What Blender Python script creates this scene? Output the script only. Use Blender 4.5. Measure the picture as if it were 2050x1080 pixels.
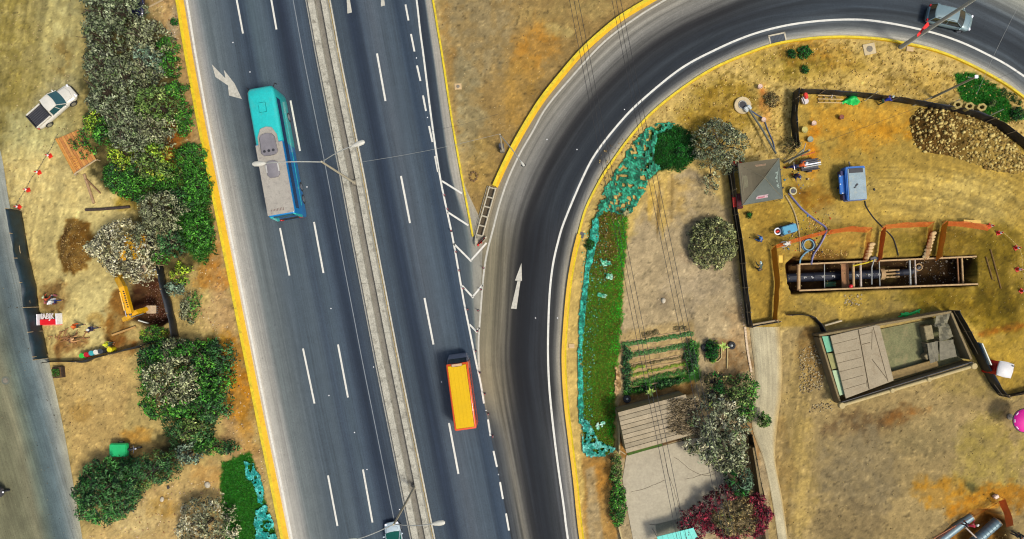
import bpy, bmesh, math, random
import numpy as np
from mathutils import Vector, Matrix

for o in list(bpy.data.objects): bpy.data.objects.remove(o)
scene = bpy.context.scene
COL = scene.collection
random.seed(7)
RNG = np.random.default_rng(7)
PI = math.pi

# ------------------------------------------------------------------ camera, light
H = 68.0                       # flying height of the drone above the ground
NX, NY = 1.2, -2.2             # the point right below it
cd = bpy.data.cameras.new("camera"); cam = bpy.data.objects.new("camera", cd); COL.objects.link(cam)
cam.location = (NX, NY, H); cam.rotation_euler = (0, 0, 0)
cd.sensor_width = 36; cd.lens = 36 * H / 102.5
cd.shift_x = -NX / 102.5; cd.shift_y = -NY / 102.5
cd.clip_start = 0.5; cd.clip_end = 3000
scene.camera = cam

SUN_EL, SUN_AZ = math.radians(58), math.radians(125)   # azimuth of the sun, clockwise from +Y
w = bpy.data.worlds.new("World"); scene.world = w; w.use_nodes = True
nt = w.node_tree; nt.nodes.clear()
sky = nt.nodes.new("ShaderNodeTexSky"); sky.sky_type = 'NISHITA'; sky.sun_disc = False
sky.sun_elevation = SUN_EL; sky.sun_rotation = SUN_AZ; sky.dust_density = 5.0; sky.air_density = 1.0
sky.altitude = 300
bg = nt.nodes.new("ShaderNodeBackground"); bg.inputs[1].default_value = 0.12
wo = nt.nodes.new("ShaderNodeOutputWorld")
nt.links.new(sky.outputs[0], bg.inputs[0]); nt.links.new(bg.outputs[0], wo.inputs[0])
sl = bpy.data.lights.new("sun", 'SUN'); sun = bpy.data.objects.new("sun", sl); COL.objects.link(sun)
sl.energy = 2.2; sl.angle = math.radians(11); sl.color = (1.0, 0.95, 0.87)
sd = Vector((math.sin(SUN_AZ) * math.cos(SUN_EL), math.cos(SUN_AZ) * math.cos(SUN_EL), math.sin(SUN_EL)))
sun.rotation_euler = sd.to_track_quat('Z', 'Y').to_euler()
sun.location = (0, 0, 90)
vs = scene.view_settings
vs.view_transform = 'Standard'; vs.look = 'None'; vs.gamma = 1; vs.use_curve_mapping = False
vs.exposure = 0.47
scene.cycles.filter_width = 1.15

# ------------------------------------------------------------------ helpers
def P(px, py, z=0.0):
    """point of the ground plan (plan drawn at 20 units per metre)"""
    return ((px - 1025) / 20.0, (540 - py) / 20.0, z)
def U(px, py, h):
    """plan position of a thing whose top at height h was measured in the aerial survey"""
    f = (H - h) / H
    X, Y = (px - 1025) / 20.0, (540 - py) / 20.0
    return (NX + (X - NX) * f, NY + (Y - NY) * f, h)
LITE = 1.0
def lin(c):
    r = []
    for v in c[:3]:
        v = v / 255.0
        r.append(v / 12.92 if v <= 0.04045 else ((v + 0.055) / 1.055) ** 2.4)
    return r
KA = 0.72
def alb(*c):
    """measured paint / soil colour -> reflectance"""
    l = lin(c)
    return (min(l[0] * KA, .85), min(l[1] * KA, .85), min(l[2] * KA * 0.93, .85))
def nalb(a):
    a = np.asarray(a, float) / 255.0
    l = np.where(a <= 0.04045, a / 12.92, ((a + 0.055) / 1.055) ** 2.4)
    l = l * KA; l[..., 2] *= 0.93
    return np.clip(l, 0, .85)

def _hash(ix, iy, seed):
    ix = ix.astype(np.int64); iy = iy.astype(np.int64)
    h = (ix * 374761393 + iy * 668265263 + seed * 1442695041) & 0xffffffff
    h = ((h ^ (h >> 13)) * 1274126177) & 0xffffffff
    h = h ^ (h >> 16)
    return (h & 0xffff) / 65535.0
def vnoise(x, y, seed=0):
    x = np.asarray(x, float); y = np.asarray(y, float)
    ix = np.floor(x); iy = np.floor(y); fx = x - ix; fy = y - iy
    fx = fx * fx * (3 - 2 * fx); fy = fy * fy * (3 - 2 * fy)
    a = _hash(ix, iy, seed); b = _hash(ix + 1, iy, seed); c = _hash(ix, iy + 1, seed); d = _hash(ix + 1, iy + 1, seed)
    return (a * (1 - fx) + b * fx) * (1 - fy) + (c * (1 - fx) + d * fx) * fy
def fbm(x, y, seed=0, o=4):
    s = 0; a = 0.5; t = 0
    for i in range(o):
        s = s + a * vnoise(x, y, seed + i * 17); t += a; a *= .5; x = x * 2.03 + 5.1; y = y * 2.03 + 1.7
    return s / t
def sdist(px, py, poly):
    """signed distance (inside positive) to a polygon, vectorised"""
    px = np.asarray(px, float); py = np.asarray(py, float)
    d = np.full(px.shape, 1e9); ins = np.zeros(px.shape, bool)
    n = len(poly)
    for i in range(n):
        x0, y0 = poly[i]; x1, y1 = poly[(i + 1) % n]
        ex, ey = x1 - x0, y1 - y0
        L = ex * ex + ey * ey + 1e-9
        t = np.clip(((px - x0) * ex + (py - y0) * ey) / L, 0, 1)
        d = np.minimum(d, np.hypot(px - x0 - t * ex, py - y0 - t * ey))
        if y0 != y1:
            c = ((y0 > py) != (y1 > py)) & (px < (x1 - x0) * (py - y0) / (y1 - y0) + x0)
            ins ^= c
    return np.where(ins, d, -d)
def sstep(a, b, x):
    t = np.clip((x - a) / (b - a), 0, 1); return t * t * (3 - 2 * t)
def crom(pts, n=8, closed=False):
    """smooth a polyline"""
    pts = [np.array(p, float) for p in pts]; out = []
    N = len(pts)
    rng = range(N) if closed else range(N - 1)
    for i in rng:
        if closed: p0, p1, p2, p3 = pts[(i - 1) % N], pts[i], pts[(i + 1) % N], pts[(i + 2) % N]
        else: p0, p1, p2, p3 = pts[max(i - 1, 0)], pts[i], pts[i + 1], pts[min(i + 2, N - 1)]
        for k in range(n):
            t = k / n
            out.append(0.5 * ((2 * p1) + (-p0 + p2) * t + (2 * p0 - 5 * p1 + 4 * p2 - p3) * t * t + (-p0 + 3 * p1 - 3 * p2 + p3) * t ** 3))
    if not closed: out.append(pts[-1])
    return [tuple(p) for p in out]
def resample(pts, step):
    pts = np.array(pts, float); seg = np.hypot(*(pts[1:, :2] - pts[:-1, :2]).T)
    s = np.concatenate([[0], np.cumsum(seg)]); n = max(2, int(s[-1] / step) + 1)
    t = np.linspace(0, s[-1], n)
    return np.stack([np.interp(t, s, pts[:, k]) for k in range(pts.shape[1])], 1)

# ---- materials
MATS = {}
def new_mat(name):
    m = bpy.data.materials.new(name); m.use_nodes = True
    return m, m.node_tree, m.node_tree.nodes['Principled BSDF']
def N(nt, t, **k):
    n = nt.nodes.new(t)
    for a, b in k.items():
        if a in n.inputs: n.inputs[a].default_value = b
        else: setattr(n, a, b)
    return n
def noise_mul(nt, col_sock, scale, lo, hi, coord, detail=4, stretch=None, rot=0):
    """multiply a colour by a noise running from lo to hi"""
    mp = N(nt, 'ShaderNodeMapping'); nt.links.new(coord, mp.inputs[0])
    if stretch: mp.inputs['Scale'].default_value = stretch
    mp.inputs['Rotation'].default_value = (0, 0, rot)
    nz = N(nt, 'ShaderNodeTexNoise', Scale=scale, Detail=detail, Roughness=.65); nt.links.new(mp.outputs[0], nz.inputs['Vector'])
    mr = N(nt, 'ShaderNodeMapRange'); mr.inputs[1].default_value = .3; mr.inputs[2].default_value = .7
    mr.inputs[3].default_value = lo; mr.inputs[4].default_value = hi
    nt.links.new(nz.outputs[0], mr.inputs[0])
    mx = N(nt, 'ShaderNodeVectorMath', operation='SCALE'); nt.links.new(col_sock, mx.inputs[0]); nt.links.new(mr.outputs[0], mx.inputs['Scale'])
    return mx.outputs[0], nz.outputs[0]
def mat(name, rgb, rough=.6, metal=0, var=.15, scale=3.0, fine=.1, bump=0, coat=0, trans=0, dirt=None):
    """simple procedural material with two scales of colour variation"""
    key = name
    if key in MATS: return MATS[key]
    m, nt, b = new_mat(name)
    tc = N(nt, 'ShaderNodeTexCoord'); c = N(nt, 'ShaderNodeRGB'); c.outputs[0].default_value = (*rgb, 1)
    s, nz = noise_mul(nt, c.outputs[0], scale, 1 - var, 1 + var, tc.outputs['Object'])
    s, nf = noise_mul(nt, s, scale * 9, 1 - fine, 1 + fine, tc.outputs['Object'], 2)
    if dirt:
        mr = N(nt, 'ShaderNodeMapRange'); mr.inputs[1].default_value = .52; mr.inputs[2].default_value = .72; mr.inputs[4].default_value = dirt[3]
        nz2 = N(nt, 'ShaderNodeTexNoise', Scale=scale * 1.7, Detail=6, Roughness=.7); nt.links.new(tc.outputs['Object'], nz2.inputs['Vector'])
        nt.links.new(nz2.outputs[0], mr.inputs[0])
        mx = N(nt, 'ShaderNodeMix', data_type='RGBA'); mx.inputs[7].default_value = (*dirt[:3], 1)
        nt.links.new(mr.outputs[0], mx.inputs[0]); nt.links.new(s, mx.inputs[6]); s = mx.outputs[2]
    nt.links.new(s, b.inputs['Base Color'])
    b.inputs['Roughness'].default_value = rough; b.inputs['Metallic'].default_value = metal
    b.inputs['Coat Weight'].default_value = coat
    if bump:
        bp = N(nt, 'ShaderNodeBump', Strength=bump, Distance=.03); nt.links.new(nf, bp.inputs['Height']); nt.links.new(bp.outputs[0], b.inputs['Normal'])
    MATS[key] = m; return m
def vmat(name, rough=.9, fine=(.75, 1.2), scale=6, speck=0, bump=.4, mid=None, coord='Object', spec=.3):
    """material that takes its pigment from the mesh colour layer, broken up by noise"""
    m, nt, b = new_mat(name)
    tc = N(nt, 'ShaderNodeTexCoord'); at = N(nt, 'ShaderNodeAttribute', attribute_name='Col')
    s, nz = noise_mul(nt, at.outputs['Color'], scale, fine[0], fine[1], tc.outputs[coord], 5)
    if mid: s, _ = noise_mul(nt, s, mid[0], mid[1], mid[2], tc.outputs[coord], 5)
    if speck:
        vo = N(nt, 'ShaderNodeTexVoronoi', Scale=speck); nt.links.new(tc.outputs[coord], vo.inputs['Vector'])
        s2 = N(nt, 'ShaderNodeMapRange'); s2.inputs[1].default_value = 0; s2.inputs[2].default_value = .8; s2.inputs[3].default_value = .62; s2.inputs[4].default_value = 1.22
        nt.links.new(vo.outputs['Color'], s2.inputs[0])
        mx = N(nt, 'ShaderNodeVectorMath', operation='SCALE'); nt.links.new(s, mx.inputs[0]); nt.links.new(s2.outputs[0], mx.inputs['Scale']); s = mx.outputs[0]
    nt.links.new(s, b.inputs['Base Color'])
    b.inputs['Roughness'].default_value = rough; b.inputs['Specular IOR Level'].default_value = spec
    if bump:
        bp = N(nt, 'ShaderNodeBump', Strength=bump, Distance=.05); nt.links.new(nz, bp.inputs['Height']); nt.links.new(bp.outputs[0], b.inputs['Normal'])
    MATS[name] = m; return m

# ---- objects
def tag(o, label=None, cat=None, group=None, kind=None):
    if label: o['label'] = label
    if cat: o['category'] = cat
    if group: o['group'] = group
    if kind: o['kind'] = kind
    return o
def link(name, me, m=None, parent=None):
    o = bpy.data.objects.new(name, me); COL.objects.link(o)
    if m and me: me.materials.append(m)
    if parent: o.parent = parent
    return o
def empty(name, loc, rz=0, label=None, cat=None, group=None):
    o = bpy.data.objects.new(name, None); COL.objects.link(o); o.location = loc; o.rotation_euler = (0, 0, rz)
    o.empty_display_size = .3
    return tag(o, label, cat, group)
def np_mesh(name, V, F, col=None, uv=None, smooth=False):
    """V (n,3), F (m,k) arrays -> mesh"""
    me = bpy.data.meshes.new(name)
    V = np.asarray(V, np.float32); F = np.asarray(F, np.int32); k = F.shape[1]
    me.vertices.add(len(V)); me.vertices.foreach_set('co', V.ravel())
    me.loops.add(F.size); me.loops.foreach_set('vertex_index', F.ravel())
    me.polygons.add(len(F)); me.polygons.foreach_set('loop_start', np.arange(0, F.size, k, dtype=np.int32))
    me.polygons.foreach_set('loop_total', np.full(len(F), k, np.int32))
    if smooth: me.polygons.foreach_set('use_smooth', np.ones(len(F), bool))
    if col is not None:
        a = me.color_attributes.new('Col', 'FLOAT_COLOR', 'POINT')
        c = np.ones((len(V), 4), np.float32); c[:, :3] = col; a.data.foreach_set('color', c.ravel())
    if uv is not None:
        l = me.uv_layers.new(name='UVMap'); l.data.foreach_set('uv', np.asarray(uv, np.float32)[F.ravel()].ravel())
    me.update(); me.validate(); return me

class MB:
    """collects shapes into one mesh"""
    def __init__(s): s.v = []; s.f = []
    def add(s, V, F):
        b = len(s.v); s.v += [tuple(p) for p in V]; s.f += [tuple(i + b for i in f) for f in F]; return s
    def box(s, c, d, rz=0, rx=0, ry=0, taper=None):
        x, y, z = d[0] / 2, d[1] / 2, d[2] / 2
        tx, ty = taper if taper else (1, 1)
        R = Matrix.Rotation(rz, 3, 'Z') @ Matrix.Rotation(ry, 3, 'Y') @ Matrix.Rotation(rx, 3, 'X')
        V = []
        for sz in (-1, 1):
            for sx, sy in ((-1, -1), (1, -1), (1, 1), (-1, 1)):
                p = Vector((sx * x * (tx if sz > 0 else 1), sy * y * (ty if sz > 0 else 1), sz * z))
                V.append(tuple(R @ p + Vector(c)))
        return s.add(V, [(3, 2, 1, 0), (4, 5, 6, 7), (0, 1, 5, 4), (1, 2, 6, 5), (2, 3, 7, 6), (3, 0, 4, 7)])
    def prism(s, poly, z0, z1):
        n = len(poly)
        a = sum(poly[i][0] * poly[(i + 1) % n][1] - poly[(i + 1) % n][0] * poly[i][1] for i in range(n))
        if a < 0: poly = poly[::-1]
        V = [(p[0], p[1], z0) for p in poly] + [(p[0], p[1], z1) for p in poly]
        F = [tuple(range(n - 1, -1, -1)), tuple(range(n, 2 * n))] + [(i, (i + 1) % n, (i + 1) % n + n, i + n) for i in range(n)]
        return s.add(V, F)
    def loft(s, rings, cap=True):
        n = len(rings[0]); V = [p for r in rings for p in r]; F = []
        for k in range(len(rings) - 1):
            for i in range(n):
                F.append((k * n + i, k * n + (i + 1) % n, (k + 1) * n + (i + 1) % n, (k + 1) * n + i))
        if cap:
            F.append(tuple(range(n - 1, -1, -1))); F.append(tuple((len(rings) - 1) * n + i for i in range(n)))
        return s.add(V, F)
    def tube(s, pts, r, n=8, cap=True):
        pts = [Vector(p) for p in pts]; rings = []
        for i, p in enumerate(pts):
            a = pts[max(i - 1, 0)]; b = pts[min(i + 1, len(pts) - 1)]
            d = (b - a).normalized(); up = Vector((0, 0, 1)) if abs(d.z) < .9 else Vector((1, 0, 0))
            u = d.cross(up).normalized(); w = d.cross(u).normalized()
            rr = r[i] if isinstance(r, (list, tuple)) else r
            rings.append([tuple(p + (u * math.cos(2 * PI * k / n) + w * math.sin(2 * PI * k / n)) * rr) for k in range(n)])
        return s.loft(rings, cap)
    def cyl(s, c, r, h, n=16, axis='z', r2=None):
        r2 = r if r2 is None else r2; R = []
        for z, rr in ((-h / 2, r), (h / 2, r2)):
            ring = []
            for k in range(n):
                a = 2 * PI * k / n; x, y = rr * math.cos(a), rr * math.sin(a)
                ring.append({'z': (c[0] + x, c[1] + y, c[2] + z), 'y': (c[0] + x, c[1] + z, c[2] + y), 'x': (c[0] + z, c[1] + x, c[2] + y)}[axis])
            R.append(ring)
        return s.loft(R)
    def ell(s, c, r, n=12, m=8, zmin=-1):
        R = []
        for j in range(m + 1):
            t = math.asin(max(zmin, -1)) + (PI / 2 - math.asin(max(zmin, -1))) * j / m
            t = min(max(t, -PI / 2 + .02), PI / 2 - .02)
            R.append([(c[0] + r[0] * math.cos(t) * math.cos(2 * PI * k / n), c[1] + r[1] * math.cos(t) * math.sin(2 * PI * k / n), c[2] + r[2] * math.sin(t)) for k in range(n)])
        return s.loft(R)
    def torus(s, c, R, r, n=20, m=8, axis='z'):
        V = []; F = []
        for i in range(n):
            a = 2 * PI * i / n
            for j in range(m):
                b = 2 * PI * j / m; x = (R + r * math.cos(b)) * math.cos(a); y = (R + r * math.cos(b)) * math.sin(a); z = r * math.sin(b)
                V.append({'z': (c[0] + x, c[1] + y, c[2] + z), 'y': (c[0] + x, c[1] + z, c[2] + y), 'x': (c[0] + z, c[1] + x, c[2] + y)}[axis])
                F.append((i * m + j, ((i + 1) % n) * m + j, ((i + 1) % n) * m + (j + 1) % m, i * m + (j + 1) % m))
        return s.add(V, F)
    def build(s, name, m, parent=None, bevel=0, smooth=False, jit=0):
        me = bpy.data.meshes.new(name)
        V = s.v
        if jit: V = [(x + random.uniform(-jit, jit), y + random.uniform(-jit, jit), z + random.uniform(-jit, jit)) for x, y, z in V]
        me.from_pydata(V, [], s.f)
        bm = bmesh.new(); bm.from_mesh(me)
        bmesh.ops.recalc_face_normals(bm, faces=bm.faces)
        if bevel:
            es = [e for e in bm.edges if len(e.link_faces) == 2 and e.calc_face_angle(0) > math.radians(35)]
            bmesh.ops.bevel(bm, geom=es, offset=bevel, segments=2, affect='EDGES', clamp_overlap=True)
        bm.to_mesh(me); bm.free()
        if smooth:
            me.polygons.foreach_set('use_smooth', np.ones(len(me.polygons), bool))
            try: me.set_sharp_from_angle(angle=math.radians(42))
            except Exception: pass
        me.update()
        return link(name, me, m, parent)
def copy_tree(o, parent=None):
    c = o.copy(); COL.objects.link(c)
    if parent: c.parent = parent
    for ch in list(o.children): copy_tree(ch, c)
    return c
# ------------------------------------------------------------------ ground painting (soil kinds, shade below trees)
TRENCH = [(1588, 522), (1700, 519), (1953, 512), (1957, 572), (1700, 582), (1590, 588)]
PITW = [(1574, 528), (1592, 512), (1600, 520), (1600, 585), (1586, 590), (1577, 565)]
PITL = [(262, 566), (300, 552), (322, 562), (336, 600), (340, 642), (318, 656), (285, 652), (262, 640), (256, 600)]
PITB = [(1912, 1048), (1958, 1020), (1996, 1020), (2018, 1044), (2030, 1150), (1850, 1150), (1876, 1078)]

def blob(cx, cy, rx, ry, rot=0):
    r = math.radians(rot)
    return [(cx + rx * math.cos(a) * math.cos(r) - ry * math.sin(a) * math.sin(r), cy + rx * math.cos(a) * math.sin(r) + ry * math.sin(a) * math.cos(r)) for a in np.linspace(0, 2 * PI, 17)[:-1]]
# (polygon, colour, softness, edge wander, strength, patchiness)
SOIL = [
 ([(-900, -900), (3000, -900), (3000, 2000), (-900, 2000)], (186, 156, 100), 1, 0, 1, 0),
 # far left yard, top
 ([(-900, -900), (175, -900), (175, 420), (20, 420), (-900, 300)], (192, 160, 98), 20, 10, 1, 0),
 ([(-300, -100), (60, -100), (60, 200), (30, 330), (-300, 330)], (150, 122, 58), 30, 25, .75, .6),
 ([(75, -50), (165, -50), (160, 190), (100, 190)], (212, 184, 126), 25, 15, .7, .5),
 (blob(125, 110, 18, 40, 10), (150, 110, 52), 12, 10, .6, .7),
 (blob(110, 205, 60, 35, -40), (176, 152, 112), 14, 8, .7, .3),
 ([(15, 225), (130, 225), (200, 330), (260, 400), (200, 470), (100, 560), (60, 500), (20, 420), (0, 300)], (212, 186, 128), 25, 12, .9, .3),
 ([(60, 420), (260, 420), (260, 560), (240, 720), (110, 728), (80, 600)], (208, 182, 122), 15, 8, .9, .2),
 (blob(190, 622, 42, 60), (222, 198, 138), 18, 10, .7, .2),
 (blob(152, 495, 35, 57), (110, 72, 22), 4, 8, .95, .2),
 (blob(108, 595, 28, 30), (120, 84, 44), 8, 8, .8, .5),
 (blob(235, 640, 24, 60), (132, 84, 30), 7, 8, .9, .4),
 (blob(245, 692, 26, 20), (120, 70, 26), 6, 8, .8, .5),
 (blob(140, 690, 36, 14, -15), (140, 95, 52), 6, 6, .8, .5),
 (blob(118, 700, 8, 30), (118, 76, 36), 5, 3, .8, .3),
 (blob(190, 640, 20, 12), (168, 126, 60), 5, 5, .6, .5),
 # under the tree belt
 ([(175, -50), (290, -50), (345, 100), (375, 260), (415, 420), (425, 520), (330, 560), (300, 500), (260, 420), (190, 350), (165, 200)], (70, 62, 34), 12, 14, .95, .3),  # dark colour stands in for the shade below the crowns
 ([(265, -50), (360, -50), (400, 250), (520, 900), (540, 1100), (450, 1100), (440, 700), (345, 110)], (176, 136, 92), 10, 8, .9, .2),
 (blob(310, 25, 26, 22), (205, 172, 118), 12, 10, .6, .3),
 (blob(348, 50, 10, 40), (180, 160, 138), 8, 6, .7, .2),
 (blob(345, 290, 30, 45), (182, 98, 28), 12, 12, .7, .5),
 (blob(440, 555, 38, 30), (186, 118, 44), 12, 12, .75, .6),
 (blob(432, 620, 30, 42), (196, 158, 112), 12, 12, .7, .5),
 (blob(420, 520, 20, 60, 15), (168, 110, 40), 12, 12, .6, .6),
 (blob(470, 760, 30, 90, -8), (196, 124, 26), 12, 12, .85, .5),
 (blob(490, 850, 24, 60, -8), (190, 134, 52), 12, 12, .7, .5),
 (blob(440, 690, 26, 22), (196, 142, 40), 10, 10, .7, .5),
 ([(225, 380), (262, 372), (268, 415), (240, 420)], (186, 146, 40), 8, 8, .7, .4),
 # left bottom
 (blob(325, 905, 30, 44, 10), (48, 44, 26), 8, 8, .95, .2), (blob(300, 940, 60, 24, -10), (70, 62, 34), 8, 8, .8, .3),  # near-black ground paints in the shade below these trees
 ([(105, 725), (250, 700), (270, 780), (250, 860), (320, 890), (300, 960), (200, 920), (145, 950), (120, 800)], (196, 158, 100), 14, 8, .95, .2),
 (blob(195, 780, 50, 30), (208, 172, 114), 20, 15, .6, .4),
 (blob(165, 830, 22, 25), (176, 132, 66), 12, 10, .6, .5),
 (blob(275, 870, 35, 16), (196, 134, 50), 8, 8, .7, .3),
 (blob(210, 900, 40, 20), (204, 166, 108), 12, 8, .6, .3),
 ([(340, 940), (440, 920), (460, 1000), (440, 1100), (160, 1100), (170, 1060), (260, 1030)], (196, 160, 108), 12, 10, .95, .3),
 (blob(280, 1040, 60, 35, -20), (214, 184, 132), 12, 12, .7, .4),
 (blob(415, 955, 35, 25), (188, 138, 76), 12, 10, .7, .5),
 (blob(330, 1020, 25, 25), (170, 124, 52), 10, 10, .6, .6),
 # dry triangle
 ([(862, -100), (1340, -100), (1300, 5), (1160, 105), (1050, 250), (995, 372), (955, 470), (945, 470)], (178, 146, 96), 4, 1, 1, 0),
 (blob(950, 60, 80, 120), (168, 150, 120), 30, 30, .8, .5),
 (blob(935, 230, 36, 110, -6), (172, 158, 128), 14, 16, .75, .5),
 (blob(1075, 90, 40, 55, 40), (210, 148, 60), 18, 16, .85, .45),
 (blob(1040, 190, 34, 80, 15), (204, 158, 82), 16, 16, .75, .5),
 (blob(1120, 60, 30, 12, 25), (214, 190, 130), 6, 6, .8, .3),
 (blob(1100, 30, 60, 25), (196, 168, 112), 18, 14, .6, .5),
 (blob(1185, 15, 40, 18), (204, 178, 120), 10, 10, .6, .3),
 (blob(960, 330, 30, 60), (200, 164, 96), 14, 12, .7, .4),
 (blob(895, 90, 10, 180, -6), (170, 126, 66), 8, 6, .7, .5),
 # verge inside the bend
 ([(1128, 700), (1140, 577), (1160, 470), (1203, 360), (1306, 227), (1418, 143), (1545, 92), (1684, 75), (1806, 87), (1920, 121), (2050, 197), (2300, 330), (2300, 420), (2050, 300), (1900, 215), (1600, 185), (1590, 320), (1470, 330), (1450, 420), (1370, 345), (1300, 390), (1250, 500), (1180, 930), (1170, 1100), (1160, 1100)], (208, 172, 104), 4, 3, 1, 0),
 (blob(1450, 210, 90, 40, -30), (194, 150, 66), 22, 22, .7, .5),
 (blob(1540, 160, 70, 40, -10), (214, 178, 108), 22, 22, .6, .5),
 (blob(1640, 110, 70, 26, 0), (182, 122, 40), 14, 16, .75, .6),
 (blob(1600, 125, 50, 22), (150, 126, 46), 12, 16, .7, .6),
 (blob(1760, 140, 110, 40, 8), (206, 166, 92), 18, 18, .7, .5),
 (blob(1850, 170, 70, 30, 10), (190, 148, 66), 14, 18, .6, .6),
 (blob(1530, 205, 8, 40, -8), (214, 116, 52), 7, 7, .7, .3),
 (blob(1555, 240, 28, 50), (196, 156, 84), 12, 12, .6, .4),
 (blob(2040, 240, 40, 60, -40), (206, 168, 100), 12, 16, .7, .5),
 # plot in the middle
 ([(1395, 340), (1460, 420), (1480, 540), (1500, 660), (1560, 700), (1540, 1100), (1235, 1100), (1240, 900), (1235, 690), (1255, 500), (1290, 400), (1350, 345)], (182, 158, 124), 8, 5, 1, 0),
 (blob(1390, 560, 60, 60), (186, 164, 136), 20, 20, .7, .3),
 (blob(1330, 400, 50, 55, 0), (196, 158, 88), 18, 14, .75, .4),
 (blob(1420, 430, 30, 80), (176, 150, 104), 14, 14, .6, .4),
 (blob(1328, 603, 14, 16), (120, 104, 88), 7, 4, .6, .2),
 (blob(1380, 510, 24, 14), (150, 126, 100), 7, 10, .5, .5),
 (blob(1480, 660, 30, 50), (190, 152, 108), 12, 10, .6, .4),
 ([(1235, 665), (1390, 640), (1400, 770), (1245, 800)], (182, 152, 104), 6, 5, .9, .2),
 (blob(1460, 720, 40, 50), (134, 98, 60), 10, 12, .8, .5),
 ([(1242, 795), (1390, 760), (1390, 790), (1240, 830)], (132, 94, 46), 4, 4, .9, .3),
 ([(1165, 915), (1228, 905), (1235, 1100), (1172, 1100)], (176, 130, 72), 4, 4, 1, .2),
 (blob(1200, 960, 20, 40), (186, 122, 46), 10, 10, .7, .4),
 ([(1172, 940), (1190, 935), (1210, 1100), (1180, 1100)], (176, 150, 116), 4, 3, .9, .2),
 (blob(1250, 875, 10, 40), (156, 106, 46), 4, 4, .9, .3),
 (blob(1500, 900, 20, 70), (150, 104, 58), 6, 6, .7, .4),
 # ruts scraped through the plot
 (blob(1302, 405, 5, 40, 4), (214, 172, 84), 3, 3, .9, .3), (blob(1318, 420, 3, 60, 3), (128, 98, 50), 2, 2, .8, .3), (blob(1330, 410, 5, 70, 3), (206, 170, 96), 3, 3, .8, .3), (blob(1345, 400, 3, 55, 2), (136, 108, 62), 2, 2, .7, .3),
 # building site
 ([(1596, 186), (1720, 190), (1860, 206), (1960, 224), (2050, 282), (2300, 420), (2300, 700), (2010, 800), (1905, 620), (1640, 655), (1500, 655), (1480, 545), (1455, 335), (1590, 320)], (190, 154, 78), 3, 2, 1, 0),
 (blob(1720, 250, 110, 50), (206, 150, 56), 22, 22, .85, .3),
 (blob(1625, 300, 12, 60), (222, 130, 20), 10, 8, .8, .3),
 (blob(1770, 262, 110, 12, 4), (214, 142, 30), 10, 10, .6, .5),
 (blob(1850, 400, 150, 50, 8), (194, 162, 96), 26, 20, .8, .3),
 (blob(1960, 400, 90, 50, 15), (206, 176, 112), 22, 22, .6, .5),
 (blob(1600, 440, 60, 60), (184, 150, 62), 20, 18, .7, .4),
 (blob(1630, 395, 36, 22, 20), (140, 86, 18), 10, 12, .75, .5),
 (blob(1660, 430, 30, 18, 30), (176, 148, 96), 9, 9, .6, .4),
 (blob(1538, 520, 30, 120), (176, 138, 62), 12, 12, .8, .3),
 (blob(1535, 430, 35, 40), (170, 132, 58), 14, 12, .7, .4),
 (blob(1640, 512, 60, 16), (108, 70, 22), 7, 10, .85, .5),
 (blob(1700, 485, 44, 20), (196, 148, 66), 10, 10, .7, .4),
 (blob(1900, 490, 70, 42), (134, 104, 34), 14, 14, .85, .4),
 (blob(1800, 490, 36, 26), (160, 132, 54), 10, 10, .8, .3),
 (blob(1990, 520, 44, 60), (150, 120, 40), 14, 14, .85, .4),
 (blob(1930, 602, 110, 34, 8), (140, 108, 30), 14, 16, .9, .4),
 (blob(1700, 600, 90, 18, -3), (186, 152, 66), 10, 12, .8, .4),
 (blob(1640, 620, 50, 22, 20), (164, 136, 84), 12, 12, .7, .4),
 (blob(1770, 615, 60, 20, -8), (160, 134, 84), 12, 12, .7, .4),
 (blob(2010, 640, 60, 40), (156, 122, 34), 12, 14, .85, .4),
 (blob(2010, 660, 60, 7, -12), (168, 92, 22), 6, 6, .8, .3),
 (blob(2010, 720, 60, 50), (192, 154, 62), 18, 16, .85, .3),
 # lower right
 ([(1555, 660), (1640, 650), (1660, 810), (1950, 740), (2010, 800), (2300, 740), (2300, 1300), (1530, 1300)], (172, 146, 100), 6, 4, 1, 0),
 (blob(1620, 710, 30, 60), (140, 100, 48), 10, 12, .8, .5),
 (blob(1595, 800, 24, 120), (186, 156, 96), 12, 12, .8, .4),
 (blob(1740, 850, 90, 26, -10), (104, 78, 50), 12, 16, .8, .5),
 (blob(1810, 830, 50, 16, -14), (146, 96, 44), 8, 10, .8, .5),
 (blob(1720, 940, 80, 90), (142, 124, 94), 20, 22, .9, .3),
 (blob(1700, 1050, 70, 50), (134, 114, 82), 20, 22, .8, .3),
 (blob(1880, 880, 100, 40), (152, 132, 92), 22, 22, .8, .4),
 (blob(1980, 930, 70, 90), (176, 152, 78), 22, 22, .8, .4),
 (blob(1900, 990, 70, 26, 15), (196, 136, 36), 14, 16, .85, .5),
 (blob(1980, 1010, 80, 26, -15), (190, 120, 22), 12, 16, .75, .5),
 (blob(1945, 975, 13, 8, 30), (74, 74, 44), 5, 4, .8, .3),
 (blob(1600, 960, 26, 130), (186, 156, 92), 14, 14, .8, .4),
 (blob(1570, 960, 18, 120), (152, 122, 72), 10, 12, .7, .5),
 (blob(1940, 770, 60, 30, 10), (176, 150, 84), 20, 14, .7, .4),
 # pits
 (TRENCH, (74, 50, 30), 2, 1, 1, .1), (PITW, (104, 62, 26), 2, 1, 1, .1), (PITL, (70, 38, 22), 3, 2, 1, .2), (PITB, (146, 92, 30), 4, 2, 1, .3),
 (blob(1805, 550, 26, 14), (150, 124, 70), 5, 5, .9, .2),
]
GREENS_W = 9
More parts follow.
